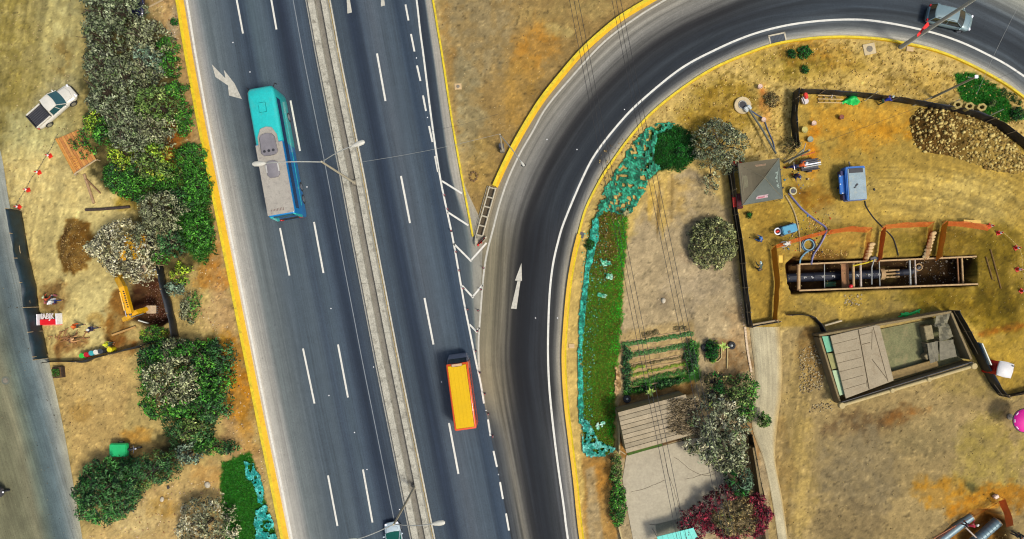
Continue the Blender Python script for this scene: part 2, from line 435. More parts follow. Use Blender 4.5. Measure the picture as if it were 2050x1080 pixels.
GREENS = [  # earth below the planted areas is coloured green like the plants
 ([(1183, 440), (1215, 420), (1245, 425), (1258, 420), (1250, 500), (1246, 620), (1240, 700), (1232, 760), (1228, 905), (1200, 912), (1168, 890), (1162, 700), (1172, 560)], (84, 92, 22)),
 ([(1306, 262), (1350, 250), (1385, 270), (1392, 315), (1360, 342), (1325, 340), (1298, 360), (1280, 330)], (20, 62, 14)),
 ([(1912, 150), (1950, 146), (1990, 170), (2020, 205), (2040, 240), (2010, 245), (1960, 222), (1925, 200)], (30, 90, 20)),
 ([(446, 925), (500, 905), (560, 1100), (455, 1100), (440, 980)], (34, 92, 16)),
 ([(1250, 795), (1245, 775), (1380, 745), (1380, 690), (1398, 688), (1400, 760)], (30, 84, 22)),
 ([(380, 340), (415, 370), (425, 500), (400, 530), (350, 470)], (44, 92, 22)),
]
TINT = [
 ([(-3000, -3000), (4000, -3000), (4000, 4000), (-3000, 4000)], (.955, .99, .96), 5, 0),
 ([(862, -300), (1500, -300), (1300, 5), (1160, 105), (1050, 250), (995, 372), (945, 470)], (.88, .85, .80), 5, 0),
 (blob(1440, 220, 80, 60, -30), (.78, .76, .5), 20, .5),
 (blob(1620, 130, 130, 40, 0), (.9, .88, .7), 20, .5),
 ([(1596, 186), (1720, 190), (1860, 206), (1960, 224), (2050, 282), (2300, 420), (2300, 700), (2010, 800), (1905, 620), (1640, 655), (1500, 655), (1480, 545), (1455, 335), (1590, 320)], (.94, .93, .87), 5, 0),
 (blob(2010, 560, 60, 110), (.74, .74, .5), 20, .6),
 (blob(1930, 610, 120, 40, 5), (.82, .84, .6), 16, .6),
 (blob(1900, 500, 90, 50, 5), (.84, .85, .7), 16, .6),
 ([(1555, 660), (1640, 650), (1660, 810), (1950, 740), (2010, 800), (2300, 740), (2300, 1300), (1530, 1300)], (.95, .93, .93), 10, 0),
 ([(1395, 340), (1460, 420), (1480, 540), (1500, 660), (1560, 700), (1540, 1100), (1235, 1100), (1240, 900), (1235, 690), (1255, 500), (1290, 400), (1350, 345)], (1.0, .985, .99), 8, 0),
 ([(-900, -900), (175, -900), (175, 300), (-900, 300)], (.9, .95, .98), 20, 0),
]
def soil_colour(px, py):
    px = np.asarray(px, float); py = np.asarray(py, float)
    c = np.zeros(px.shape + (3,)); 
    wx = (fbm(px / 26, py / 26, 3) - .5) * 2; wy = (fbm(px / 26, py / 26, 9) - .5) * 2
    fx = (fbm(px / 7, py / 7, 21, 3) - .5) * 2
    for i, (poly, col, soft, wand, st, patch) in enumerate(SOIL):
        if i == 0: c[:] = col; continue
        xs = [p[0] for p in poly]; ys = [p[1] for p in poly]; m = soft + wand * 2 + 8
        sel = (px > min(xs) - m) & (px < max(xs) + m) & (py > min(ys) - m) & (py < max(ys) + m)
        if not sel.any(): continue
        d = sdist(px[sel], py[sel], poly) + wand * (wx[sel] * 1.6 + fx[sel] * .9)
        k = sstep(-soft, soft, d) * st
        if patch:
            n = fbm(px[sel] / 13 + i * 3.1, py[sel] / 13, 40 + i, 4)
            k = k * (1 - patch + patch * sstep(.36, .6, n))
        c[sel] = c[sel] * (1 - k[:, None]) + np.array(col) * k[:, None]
    for poly, col in GREENS:
        d = sdist(px, py, poly) + 5 * fx + 5 * wx
        k = sstep(-3, 3, d) * .92
        c = c * (1 - k[..., None]) + np.array(col) * k[..., None]
    # tyre tracks in the two yards
    r = math.radians(10); u = px * math.cos(r) + py * math.sin(r); v = -px * math.sin(r) + py * math.cos(r)
    t = fbm(u / 5, v / 220, 77, 3); k = sstep(190, 120, px) * (py < 700) * 1.0
    c *= (1 + (t - .5) * .42 * k)[..., None]
    rad = np.hypot(px - 1790, (py - 640) * 1.3); ang = np.arctan2(py - 640, px - 1790)
    t = fbm(rad / 4.5, ang * 5, 88, 3); k = sstep(1730, 1780, px) * sstep(300, 360, py) * sstep(540, 440, py)
    c *= (1 + (t - .5) * .5 * k)[..., None]
    t = fbm((px + py * .12) / 5, py / 190, 91, 3); k = sstep(1650, 1610, px) * sstep(1545, 1560, px) * (py > 660)
    c *= (1 + (t - .5) * .5 * k)[..., None]
    # clods, dry tufts, stains
    n = fbm(px / 9, py / 9, 5, 4); n2 = fbm(px / 60, py / 60, 6, 3); n3 = vnoise(px / 2.6, py / 2.6, 8)
    c *= (1 + (n - .5) * .34 + (n2 - .5) * .2 + (n3 - .5) * .16)[..., None]
    # broad tints measured soil by soil
    for poly, f, soft, patch in TINT:
        d = sdist(px, py, poly) + 14 * wx + 5 * fx
        k = sstep(-soft - 8, soft + 8, d)
        if patch: k = k * (1 - patch + patch * sstep(.35, .62, fbm(px / 15, py / 15, 140, 4)))
        c *= 1 - k[..., None] * (1 - np.array(f))
    c *= (1 - .26 * sstep(.76, .9, vnoise(px / 3.6, py / 3.6, 208)))[..., None]
    c *= (1 + .16 * sstep(.78, .9, vnoise(px / 3.2, py / 3.2, 209)))[..., None]
    # scrubby verge: many small dark tufts
    vg = sdist(px, py, SOIL[[i for i, s in enumerate(SOIL) if s[1] == (208, 172, 104)][0]][0])
    tf = sstep(.60, .72, fbm(px / 5, py / 5, 55, 2)) * sstep(-2, 8, vg) * sstep(1350, 1420, px) * (py < 320)
    c = c * (1 - .55 * tf[..., None]) + np.array((92, 74, 22)) * .55 * tf[..., None]
    return np.clip(c, 8, 245)

def axis_coords(lo, hi, step, far):
    a = list(np.arange(lo, hi + 1e-6, step)); g = step
    x = hi; up = []
    while x < far: g *= 1.35; x += g; up.append(x)
    g = step; x = lo; dn = []
    while x > -far: g *= 1.35; x -= g; dn.append(x)
    return np.array(dn[::-1] + a + up)
def ground_h(px, py):
    z = (fbm(px / 30, py / 30, 31, 4) - .5) * .10 + (fbm(px / 6, py / 6, 37, 3) - .5) * .05
    for poly, dep, soft in ((TRENCH, 2.9, 3.0), (PITW, 1.6, 5), (PITL, 1.9, 16), (PITB, 1.6, 12)):
        d = sdist(px, py, poly)
        z = z - dep * sstep(-soft * .3, soft, d)
    # spoil heaps
    for poly, hh, soft in ((blob(152, 495, 34, 56), .9, 34), ):
        d = sdist(px, py, poly)
        z = z + hh * sstep(-6, soft, d) * (.7 + .6 * fbm(px / 8, py / 8, 61, 3))
    return z
gx = axis_coords(-56, 56, .18, 900); gy = axis_coords(-31, 31, .18, 900)
GX, GY = np.meshgrid(gx, gy)
gpx = GX * 20 + 1025; gpy = 540 - GY * 20
Z = ground_h(gpx, gpy)
Z = np.where(Z > .03, Z, np.minimum(Z, .03))
nxg, nyg = len(gx), len(gy)
idx = np.arange(nxg * nyg).reshape(nyg, nxg)
F = np.stack([idx[:-1, :-1], idx[:-1, 1:], idx[1:, 1:], idx[1:, :-1]], -1).reshape(-1, 4)
V = np.stack([GX, GY, Z], -1).reshape(-1, 3)
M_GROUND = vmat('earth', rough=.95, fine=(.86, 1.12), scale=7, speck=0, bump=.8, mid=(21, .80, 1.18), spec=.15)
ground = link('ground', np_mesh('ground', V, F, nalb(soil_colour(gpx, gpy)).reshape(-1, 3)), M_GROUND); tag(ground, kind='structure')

# ------------------------------------------------------------------ roads
def asphalt_mat(name, scale_u=1.0):
    m, nt, b = new_mat(name)
    at = N(nt, 'ShaderNodeAttribute', attribute_name='Col'); uv = N(nt, 'ShaderNodeUVMap'); tc = N(nt, 'ShaderNodeTexCoord')
    s, _ = noise_mul(nt, at.outputs['Color'], 1.0, .84, 1.16, uv.outputs[0], 4, stretch=(1.6, .035, 1))
    s, _ = noise_mul(nt, s, 1.0, .83, 1.17, uv.outputs[0], 3, stretch=(6.5, .05, 1))
    s, _ = noise_mul(nt, s, .8, .93, 1.07, tc.outputs['Object'], 5)
    s, nf = noise_mul(nt, s, 12, .78, 1.22, tc.outputs['Object'], 3)
    # oil spots
    vo = N(nt, 'ShaderNodeTexVoronoi', Scale=.9); nt.links.new(tc.outputs['Object'], vo.inputs['Vector'])
    mr = N(nt, 'ShaderNodeMapRange'); mr.inputs[1].default_value = .03; mr.inputs[2].default_value = .09; mr.inputs[3].default_value = .72; mr.inputs[4].default_value = 1
    nt.links.new(vo.outputs['Distance'], mr.inputs[0])
    mx = N(nt, 'ShaderNodeVectorMath', operation='SCALE'); nt.links.new(s, mx.inputs[0]); nt.links.new(mr.outputs[0], mx.inputs['Scale'])
    nt.links.new(mx.outputs[0], b.inputs['Base Color']); b.inputs['Roughness'].default_value = .85
    b.inputs['Specular IOR Level'].default_value = .3
    bp = N(nt, 'ShaderNodeBump', Strength=.25, Distance=.01); nt.links.new(nf, bp.inputs['Height']); nt.links.new(bp.outputs[0], b.inputs['Normal'])
    return m
M_ASPH = asphalt_mat('asphalt')
def strip(name, L, R, prof, z=.06, dstep=9, ncol=48, thick=True):
    """road sheet between two paired polylines; prof(t,px,py)->colour"""
    L = np.array(crom(L, 6)); R = np.array(crom(R, 6))
    mid = (L + R) / 2; s = np.concatenate([[0], np.cumsum(np.hypot(*(mid[1:] - mid[:-1]).T))])
    n = int(s[-1] / dstep) + 2; tt = np.linspace(0, s[-1], n)
    L = np.stack([np.interp(tt, s, L[:, k]) for k in (0, 1)], 1); R = np.stack([np.interp(tt, s, R[:, k]) for k in (0, 1)], 1)
    t = np.linspace(0, 1, ncol)[None, :]
    PX = L[:, :1] * (1 - t) + R[:, :1] * t; PY = L[:, 1:] * (1 - t) + R[:, 1:] * t
    T = np.broadcast_to(t, PX.shape); wid = np.hypot(*(R - L).T)[:, None] / 20
    UV = np.stack([T * wid, np.broadcast_to(tt[:, None] / 20, PX.shape)], -1).reshape(-1, 2)
    pc = prof(T, PX, PY); lum = pc.mean(-1, keepdims=True)
    pc = np.clip(112 + (pc - 112) * 1.16, 12, 240)
    pc = pc * (np.clip(lum / 168.0, .1, 1.2) ** .22)            # old bitumen is darker than its dusty margins
    g_ = pc.mean(-1, keepdims=True); kt = sstep(150, 100, g_); pc = pc if name in ('side_road', 'path') else (pc * .8 + g_ * .2) * (np.array([1.02, 1.0, 1.0]) * (1 - kt) + np.array([.94, 1.0, 1.02]) * kt) if name != 'slip_road' else (pc * .78 + g_ * .22) * (1 - .30 * sstep(118, 70, g_)) * np.array([1.02, 1.0, .98]) * .96
    col = (nalb(pc) * np.array([.98, 1.0, .96])).reshape(-1, 3)
    zz = np.full(PX.shape, z)
    V = np.stack([(PX - 1025) / 20, (540 - PY) / 20, zz], -1).reshape(-1, 3)
    I = np.arange(n * ncol).reshape(n, ncol)
    F = np.stack([I[:-1, :-1], I[1:, :-1], I[1:, 1:], I[:-1, 1:]], -1).reshape(-1, 4)
    me = np_mesh(name, V, F, col, UV)
    if me.polygons[0].normal.z < 0: me.flip_normals()
    o = link(name, me, M_ASPH); tag(o, kind='structure'); return o
def ramp(u, stops):
    xs = [a for a, _ in stops]; out = np.zeros(u.shape + (3,))
    for k in range(3): out[..., k] = np.interp(u, xs, [c[k] for _, c in stops])
    return out
def prof_left(t, px, py):
    u = px - (373 + .198 * py)
    a = ramp(u, [(-12, (196, 178, 150)), (-3, (190, 182, 170)), (3, (170, 168, 162)), (18, (154, 154, 150)), (38, (120, 122, 124)), (58, (112, 114, 118)), (85, (96, 102, 112)), (100, (88, 96, 108)), (130, (92, 100, 112)), (145, (78, 88, 106)), (165, (88, 98, 112)), (182, (80, 90, 108)), (198, (54, 66, 88)), (212, (64, 75, 95)), (225, (78, 86, 102)), (240, (80, 88, 102))])
    b = ramp(u, [(-12, (180, 160, 130)), (-3, (170, 160, 146)), (3, (160, 158, 152)), (14, (142, 144, 146)), (30, (112, 116, 122)), (60, (98, 104, 114)), (90, (80, 90, 106)), (108, (66, 78, 98)), (125, (96, 108, 120)), (150, (92, 102, 116)), (172, (60, 72, 92)), (188, (52, 62, 84)), (205, (80, 90, 108)), (225, (80, 90, 108)), (240, (82, 90, 106))])
    k = sstep(150, 420, py)[..., None]
    return b * (1 - k) + a * k
def prof_right(t, px, py):
    v = px - (660 + .196 * py)
    return ramp(v, [(0, (84, 92, 106)), (22, (76, 86, 102)), (34, (54, 66, 88)), (46, (56, 68, 90)), (58, (84, 92, 108)), (78, (96, 100, 112)), (100, (90, 98, 112)), (120, (84, 94, 110)), (132, (64, 78, 100)), (145, (74, 86, 106)), (160, (82, 92, 108)), (175, (86, 92, 104)), (200, (84, 86, 96))])
def prof_gore(t, px, py):
    a = ramp(t, [(0, (72, 82, 98)), (.12, (58, 66, 82)), (.45, (70, 78, 92)), (.55, (150, 148, 142)), (.8, (164, 160, 150)), (1, (170, 160, 136))])
    b = ramp(t, [(0, (78, 86, 100)), (.35, (100, 104, 110)), (.55, (142, 140, 132)), (1, (148, 142, 128))])
    k = sstep(350, 520, py)[..., None]
    return a * (1 - k) + b * k
def prof_ramp(t, px, py):
    top = ramp(t, [(0, (158, 136, 104)), (.05, (150, 140, 122)), (.10, (146, 142, 134)), (.26, (132, 131, 130)), (.38, (104, 104, 106)), (.44, (66, 68, 76)), (.50, (76, 82, 92)), (.58, (66, 76, 92)), (.66, (78, 90, 106)), (.74, (58, 70, 88)), (.82, (88, 98, 112)), (.91, (92, 96, 104)), (.96, (140, 138, 134)), (1, (186, 178, 156))])
    mid = ramp(t, [(0, (140, 132, 112)), (.12, (138, 130, 108)), (.26, (120, 114, 100)), (.36, (100, 97, 92)), (.46, (52, 56, 66)), (.56, (48, 56, 70)), (.68, (66, 74, 88)), (.78, (78, 84, 96)), (.86, (84, 88, 94)), (.92, (112, 112, 112)), (.96, (150, 146, 136)), (1, (180, 172, 158))])
    bot = ramp(t, [(0, (82, 92, 108)), (.1, (96, 100, 106)), (.2, (122, 118, 110)), (.30, (98, 98, 100)), (.42, (58, 66, 82)), (.55, (56, 66, 82)), (.68, (80, 88, 100)), (.78, (96, 100, 110)), (.88, (126, 126, 128)), (1, (164, 158, 150))])
    far = ramp(t, [(0, (150, 148, 134)), (.2, (146, 148, 140)), (.36, (120, 126, 130)), (.42, (92, 104, 118)), (.55, (84, 96, 112)), (.68, (74, 88, 106)), (.8, (92, 104, 118)), (.9, (112, 118, 124)), (.97, (166, 164, 158)), (1, (186, 178, 156))])
    k1 = sstep(380, 520, py)[..., None]; k2 = sstep(760, 900, py)[..., None]; k3 = (sstep(1400, 1650, px) * (py < 500))[..., None]
    c = top * (1 - k1) + mid * k1; c = c * (1 - k2) + bot * k2; c = c * (1 - k3) + far * k3
    # rubber laid down round the bend
    s = fbm(t * 30, (px + py) / 260, 12, 3)
    return c * (1 + (s - .5)[..., None] * .32)
Lw = [(351, -80), (367, 0), (377, 60), (387, 120), (409, 240), (433, 360), (457, 480), (481, 600), (505, 720), (529, 840), (554, 960), (578, 1080), (606, 1220)]
MedL = [(597, -80), (613, 0), (624, 60), (635, 120), (659, 240), (683, 360), (705, 480), (728, 600), (751, 720), (775, 840), (799, 960), (823, 1080), (851, 1220)]
MedR = [(x + 47.5, y) for x, y in MedL]
Solid = [(820, -80), (834, 0), (841, 60), (849, 120), (864, 240), (882, 360), (907, 480), (928, 600), (952, 720), (977, 840), (1001, 960), (1024, 1080), (1052, 1220)]
YR = [(859, -80), (868, 0), (878, 60), (888, 120), (906, 240), (927, 360), (949, 480), (962, 560), (957, 640), (956, 720), (968, 800)]
def extend(pts, d=1300):
    (x0, y0), (x1, y1) = pts[0], pts[1]; (x2, y2), (x3, y3) = pts[-2], pts[-1]
    a = d / math.hypot(x1 - x0, y1 - y0); b = d / math.hypot(x3 - x2, y3 - y2)
    return [(x0 - (x1 - x0) * a, y0 - (y1 - y0) * a), (x0 - (x1 - x0) * a * .5, y0 - (y1 - y0) * a * .5)] + pts + [(x3 + (x3 - x2) * b * .5, y3 + (y3 - y2) * b * .5), (x3 + (x3 - x2) * b, y3 + (y3 - y2) * b)]
Lw, MedL = extend(Lw), extend(MedL)
MedR = [(x + 47.5, y) for x, y in MedL]
Solid0 = Solid; Solid = extend(Solid)
strip('highway_southbound', [(x - 6, y) for x, y in Lw], [(x + 2, y) for x, y in MedL], prof_left)
strip('highway_northbound', [(x - 2, y) for x, y in MedR], Solid, prof_right)
strip('gore', [(x, y) for x, y in Solid0 if y <= 720] + [(966, 790)], [(859, -80), (868, 0), (878, 60), (888, 120), (906, 240), (927, 360), (975, 480), (968, 600), (959, 720), (967, 790)], prof_gore, z=.056, ncol=24)
RST = [((1280, 2520), (1400, 2520)), ((1160, 1870), (1290, 1870)), ((1052, 1220), (1182, 1220)), ((1024, 1080), (1160, 1080)), ((1001, 965), (1147, 960)), ((983, 873), (1137, 873)), ((968, 800), (1128, 795)), ((957, 720), (1124, 720)), ((960, 640), (1127, 655)), ((964, 560), (1134, 575)), ((966, 505), (1143, 520)), ((972, 440), (1163, 440)), ((994, 370), (1200, 355)), ((1029, 293), (1228, 315)), ((1058, 243), (1258, 275)), ((1094, 192), (1298, 230)), ((1145, 130), (1350, 186)), ((1205, 70), (1412, 145)), ((1262, 26), (1475, 115)), ((1316, -6), (1545, 90)), ((1420, -60), (1615, 78)), ((1560, -110), (1684, 74)), ((1720, -130), (1759, 78)), ((1880, -115), (1864, 99)), ((2020, -60), (1991, 156)), ((2140, 10), (2056, 202)), ((2320, 170), (2200, 310)), ((2600, 420), (2480, 560)), ((3300, 1150), (3180, 1290))]
strip('slip_road', [a for a, _ in RST], [b for _, b in RST], prof_ramp, z=.061, ncol=72)
def prof_local(t, px, py):
    c = ramp(t, [(0, (112, 108, 84)), (.62, (122, 120, 98)), (.70, (134, 130, 108)), (.76, (108, 116, 106)), (.82, (92, 106, 110)), (.88, (104, 118, 124)), (.94, (134, 138, 136)), (1, (166, 160, 142))])
    c2 = ramp(t, [(0, (110, 108, 94)), (.75, (112, 116, 110)), (.85, (102, 114, 120)), (.93, (138, 142, 140)), (1, (156, 156, 148))])
    k = sstep(500, 800, py)[..., None]; c = c2 * (1 - k) + c * k
    n = fbm(px / 16, py / 30, 71, 4)
    return c * (1 + (n - .5)[..., None] * .25)
strip('side_road', [(-560, -900), (-380, 150), (-330, 300), (-300, 420), (-270, 560), (-230, 720), (-180, 880), (-120, 1080), (-70, 1220), (220, 2500)], [(-300, -900), (-60, 150), (-2, 290), (22, 420), (60, 560), (98, 720), (132, 880), (166, 1080), (190, 1220), (440, 2500)], prof_local, z=.05, ncol=60)
def prof_path(t, px, py):
    n = fbm(px / 12, py / 20, 73, 4)
    c = ramp(t, [(0, (160, 146, 118)), (.15, (176, 166, 142)), (.8, (178, 166, 140)), (1, (182, 156, 108))])
    return c * (1 + (n - .5)[..., None] * .2)
strip('path', [(1500, 655), (1506, 700), (1512, 760), (1505, 850), (1528, 920), (1545, 1000), (1560, 1100)], [(1560, 655), (1566, 720), (1564, 790), (1556, 850), (1552, 920), (1566, 1000), (1580, 1100)], prof_path, z=.045, ncol=20)

# kerbs
M_YEL = mat('yellow_kerb_paint', alb(226, 200, 18), .6, var=.18, scale=1.6, fine=.16, dirt=(*alb(150, 124, 56), .75))
M_YEL2 = mat('amber_kerb_paint', alb(230, 182, 12), .6, var=.12, scale=1.2, fine=.1, dirt=(*alb(190, 120, 20), .5))
M_CONC = mat('concrete', alb(176, 170, 152), .85, var=.2, scale=.9, fine=.22, bump=.4, dirt=(*alb(112, 106, 92), .7))
M_CONCD = mat('dark_concrete', alb(134, 126, 112), .9, var=.2, scale=.9, fine=.2, dirt=(*alb(96, 92, 84), .6))
M_WHITE = mat('road_paint', alb(226, 224, 216), .6, var=.1, scale=2.5, fine=.14, dirt=(*alb(150, 150, 150), .55))
M_WHITED = mat('worn_road_paint', alb(196, 192, 180), .7, var=.2, scale=4, fine=.2, dirt=(*alb(140, 138, 132), .6))
def offset(pts, d):
    pts = np.array(pts, float); g = np.gradient(pts, axis=0); g /= np.hypot(g[:, 0], g[:, 1])[:, None] + 1e-9
    return pts + np.stack([-g[:, 1], g[:, 0]], 1) * d
def ribbon(name, pts, wpx, z, m, parent=None, smooth=True, step=10, kind='structure'):
    p = resample(crom(pts, 8) if smooth else pts, step); wp = wpx
    A = offset(p, -wp / 2); B = offset(p, wp / 2)
    V = [P(*a, z) for a in A] + [P(*b, z) for b in B]; n = len(p)
    F = [(i, i + 1, n + i + 1, n + i) for i in range(n - 1)]
    me = np_mesh(name, V, F)
    if me.polygons[0].normal.z < 0: me.flip_normals()
    o = link(name, me, m, parent)
    if kind and not parent: tag(o, kind=kind)
    return o
def kerb(name, pts, wpx, h, mtop, mside, sidepx, side=1, z0=-.15, step=14):
    """raised kerb: pale top and a darker sloped face on one side"""
    p = resample(crom(pts, 8), step); n = len(p)
    A = offset(p, -wpx / 2); B = offset(p, wpx / 2)
    if side < 0: A, B = B, A
    C = offset(p, (wpx / 2 + sidepx) * side)
    rows = [[P(*a, z0) for a in A], [P(*a, h) for a in A], [P(*b, h) for b in B], [P(*c, .02) for c in C]]
    V = [q for r in rows for q in r]; F = []; mi = []
    for r in range(3):
        for i in range(n - 1):
            F.append((r * n + i, r * n + i + 1, (r + 1) * n + i + 1, (r + 1) * n + i)); mi.append(1 if r == 2 else 0)
    F += [(0, n, 2 * n, 3 * n), (n - 1, 4 * n - 1, 3 * n - 1, 2 * n - 1)]; mi += [0, 0]
    me = bpy.data.meshes.new(name); me.from_pydata(V, [], F); me.update()
    bm = bmesh.new(); bm.from_mesh(me); bmesh.ops.recalc_face_normals(bm, faces=bm.faces); bm.to_mesh(me); bm.free()
    o = link(name, me, mtop); me.materials.append(mside); me.polygons.foreach_set('material_index', mi)
    up = [q for q in me.polygons if abs(q.normal.z) > .3]
    if up and sum(q.normal.z for q in up) < 0: me.flip_normals()
    tag(o, kind='structure'); return o
YL = [(x - 9.5, y) for x, y in Lw]
kerb('kerb_west', YL, 6, .42, M_YEL, M_YEL2, 8, side=-1)
kerb('kerb_island', [(x - 1, y) for x, y in [(852, -80), (868, 0), (878, 60), (888, 120), (906, 240), (926, 355), (937, 415), (948, 474)]], 3.6, .22, M_YEL, M_YEL, .8, side=1)
KO = [(1440, -80), (1306, -3), (1243, 35), (1197, 72), (1157, 110), (1117, 157), (1083, 200), (1053, 247), (1027, 293), (1007, 333), (989, 373)]
kerb('kerb_bend_outer', KO, 6.5, .42, M_YEL, M_YEL2, 5.5, side=-1)
KI = [(1405, 2520), (1296, 1870), (1190, 1220), (1163, 1080), (1150, 960), (1140, 880), (1131, 800), (1127, 720), (1130, 655), (1137, 577), (1147, 515), (1158, 470)]
kerb('kerb_bend_inner_wide', KI, 6.5, .36, M_YEL2, M_YEL, 3.5, side=1)
KI2 = [(1158, 470), (1173, 417), (1203, 358), (1227, 322), (1258, 279), (1300, 231), (1355, 185), (1418, 143), (1476, 116), (1545, 91), (1615, 79), (1684, 75), (1759, 79), (1806, 87), (1864, 100), (1921, 121), (1991, 157), (2050, 197), (2200, 318), (2480, 560), (3180, 1290)]
kerb('kerb_bend_inner', KI2, 4.2, .2, M_YEL, M_YEL2, .9, side=1)

# painted lines
ZM = .068
ribbon('edge_line', [(x + 7, y) for x, y in Lw], 4.2, ZM, M_WHITE)
ribbon('edge_line', MedL, 3.2, ZM, M_WHITED)
ribbon('edge_line', MedR, 3.0, ZM, M_WHITED)
ribbon('joint_line', [(x - 26, y) for x, y in MedL], 1.6, ZM, mat('joint_seal', alb(130, 138, 146), .8))
ribbon('edge_line', Solid0[:8] + [(940, 660), (952, 720), (962, 766), (969, 808)], 3.6, ZM, M_WHITE)
ribbon('edge_line', [(1420, -50), (1333, 0), (1273, 37), (1207, 87), (1140, 160), (1093, 217), (1067, 263), (1040, 310), (1017, 360), (1000, 410), (987, 460), (975, 507), (968, 553), (962, 627), (958, 690), (960, 745)], 3.6, ZM, M_WHITED)
RW = [(1376, 2520), (1266, 1870), (1160, 1220), (1137, 1080), (1128, 1010), (1118, 940), (1108, 860), (1100, 780), (1097, 710), (1098, 640), (1101, 580), (1107, 530), (1117, 485), (1130, 443), (1165, 360), (1193, 307), (1240, 247), (1283, 203), (1360, 140), (1429, 102), (1499, 72), (1568, 53), (1638, 43), (1707, 40), (1759, 44), (1829, 57), (1898, 76), (1968, 106), (2050, 154), (2230, 290), (2480, 500), (3200, 1230)]
ribbon('edge_line', RW, 4.0, ZM, M_WHITE)
def dashes(name, segs, w):
    mb = MB()
    for (x0, y0, x1, y1) in segs:
        d = np.array([x1 - x0, y1 - y0], float); L = np.hypot(*d); d /= L; nn = np.array([-d[1], d[0]]) * w / 2
        for k in range(1):
            q = [(x0 - nn[0], y0 - nn[1]), (x1 - nn[0], y1 - nn[1]), (x1 + nn[0], y1 + nn[1]), (x0 + nn[0], y0 + nn[1])]
            mb.add([P(*a, ZM) for a in q], [(0, 1, 2, 3)])
    o = mb.build(name, M_WHITE); 
    if o.data.polygons[0].normal.z < 0: o.data.flip_normals()
    return tag(o, kind='structure')
dashes('lane_line', [(463, -60, 487, 68), (513, 215, 533, 310), (561, 457, 580, 552), (607, 698, 630, 808), (657, 952, 676, 1053), (704, 1196, 720, 1270)], 3.6)
dashes('lane_line', [(533, -60, 554, 60), (582, 202, 601, 303), (629, 445, 648, 547), (677, 690, 697, 796), (727, 940, 746, 1046), (775, 1185, 793, 1270)], 3.6)
dashes('lane_line', [(755, 108, 772, 203), (803, 353, 821, 447), (850, 597, 868, 690), (899, 847, 918, 949), (947, 1092, 965, 1190)], 3.8)
dashes('short_lane_line', [(806, -45, 810, -18), (812, 10, 818, 42), (823, 69, 830, 104), (835, 132, 842, 163), (847, 192, 853, 223), (859, 253, 866, 285), (871, 313, 877, 345), (977, 840, 982, 873), (988, 903, 995, 935), (1001, 965, 1007, 999), (1013, 1028, 1019, 1062), (1026, 1092, 1032, 1124)], 3.6)
dashes('hatching', [(885, 363, 925, 388), (896, 425, 938, 452), (908, 488, 944, 524), (943, 522, 974, 487), (925, 572, 948, 597), (946, 595, 966, 571), (940, 650, 956, 666), (954, 664, 960, 656)], 3.6)
def arrow(name, polys, m):
    mb = MB()
    for pl in polys: mb.add([P(*a, ZM) for a in pl], [tuple(range(len(pl)))])
    o = mb.build(name, m)
    for p in o.data.polygons: pass
    if o.data.polygons[0].normal.z < 0: o.data.flip_normals()
    return tag(o, kind='structure')
arrow('merge_arrow', [[(425, 130), (452, 158), (449, 141), (470, 168), (485, 199), (459, 192), (457, 172), (432, 155)]], M_WHITED)
arrow('ahead_arrow', [[(1044, 527), (1045, 563), (1031, 562)], [(1036, 563), (1042, 563), (1034, 619), (1023, 618)]], M_WHITED)
arrow('ahead_arrow', [[(692, -40), (694, -40), (705, 26), (696, 28)]], M_WHITED)
arrow('ahead_arrow', [[(762, -40), (764, -40), (771, 12), (763, 14)]], M_WHITED)
# reflective studs
mb = MB()
for x, y in [(467, 86), (501, 145), (615, 375), (663, 618), (659, 792), (710, 866), (735, 940), (834, 117), (856, 236), (884, 765), (973, 822), (998, 950), (1095, 280), (1072, 637), (1116, 637), (1250, 220), (1155, 300), (748, 735), (800, 1020)]:
    c = P(x, y, .07); mb.box(c, (.09, .09, .03), rz=.2)
tag(mb.build('road_stud', mat('stud_white', (.8, .8, .78), .4)), kind='structure')

# median: two concrete upstands with a gutter between
def beam(name, offs, w, h, m):
    p = resample(crom(MedL, 8), 14); p = p + np.array([offs, 0])
    A = p - np.array([w / 2, 0]); B = p + np.array([w / 2, 0]); mb = MB(); n = len(p)
    for i in range(n - 1):
        r0 = [P(*A[i], .03), P(A[i][0] + 1.2, A[i][1], h), P(B[i][0] - 1.2, B[i][1], h), P(*B[i], .03)]
        j = i + 1
        dx = (0.02 if i % 7 == 6 else 0)
        r1 = [P(A[j][0], A[j][1] - dx * 20, .03), P(A[j][0] + 1.2, A[j][1] - dx * 20, h), P(B[j][0] - 1.2, B[j][1] - dx * 20, h), P(B[j][0], B[j][1] - dx * 20, .03)]
        mb.loft([r0, r1], cap=dx > 0)
    return mb.build(name, m)
M_BAR = mat('barrier_concrete', alb(182, 178, 164), .9, var=.16, scale=1.1, fine=.28, bump=.5, dirt=(*alb(92, 86, 74), .8))
tag(beam('concrete_barrier', 12, 15, .75, M_BAR), 'low stained concrete barrier on the western side of the median gutter', 'barrier', 'median barriers')
tag(beam('concrete_barrier', 37.5, 13, .75, M_BAR), 'low stained concrete barrier on the eastern side of the median gutter', 'barrier', 'median barriers')
ribbon('median_gutter', [(x + 26, y) for x, y in MedL], 14, .2, mat('gutter_mortar', alb(134, 130, 122), .9, var=.15, scale=1, fine=.2, dirt=(*alb(108, 98, 86), .6)))
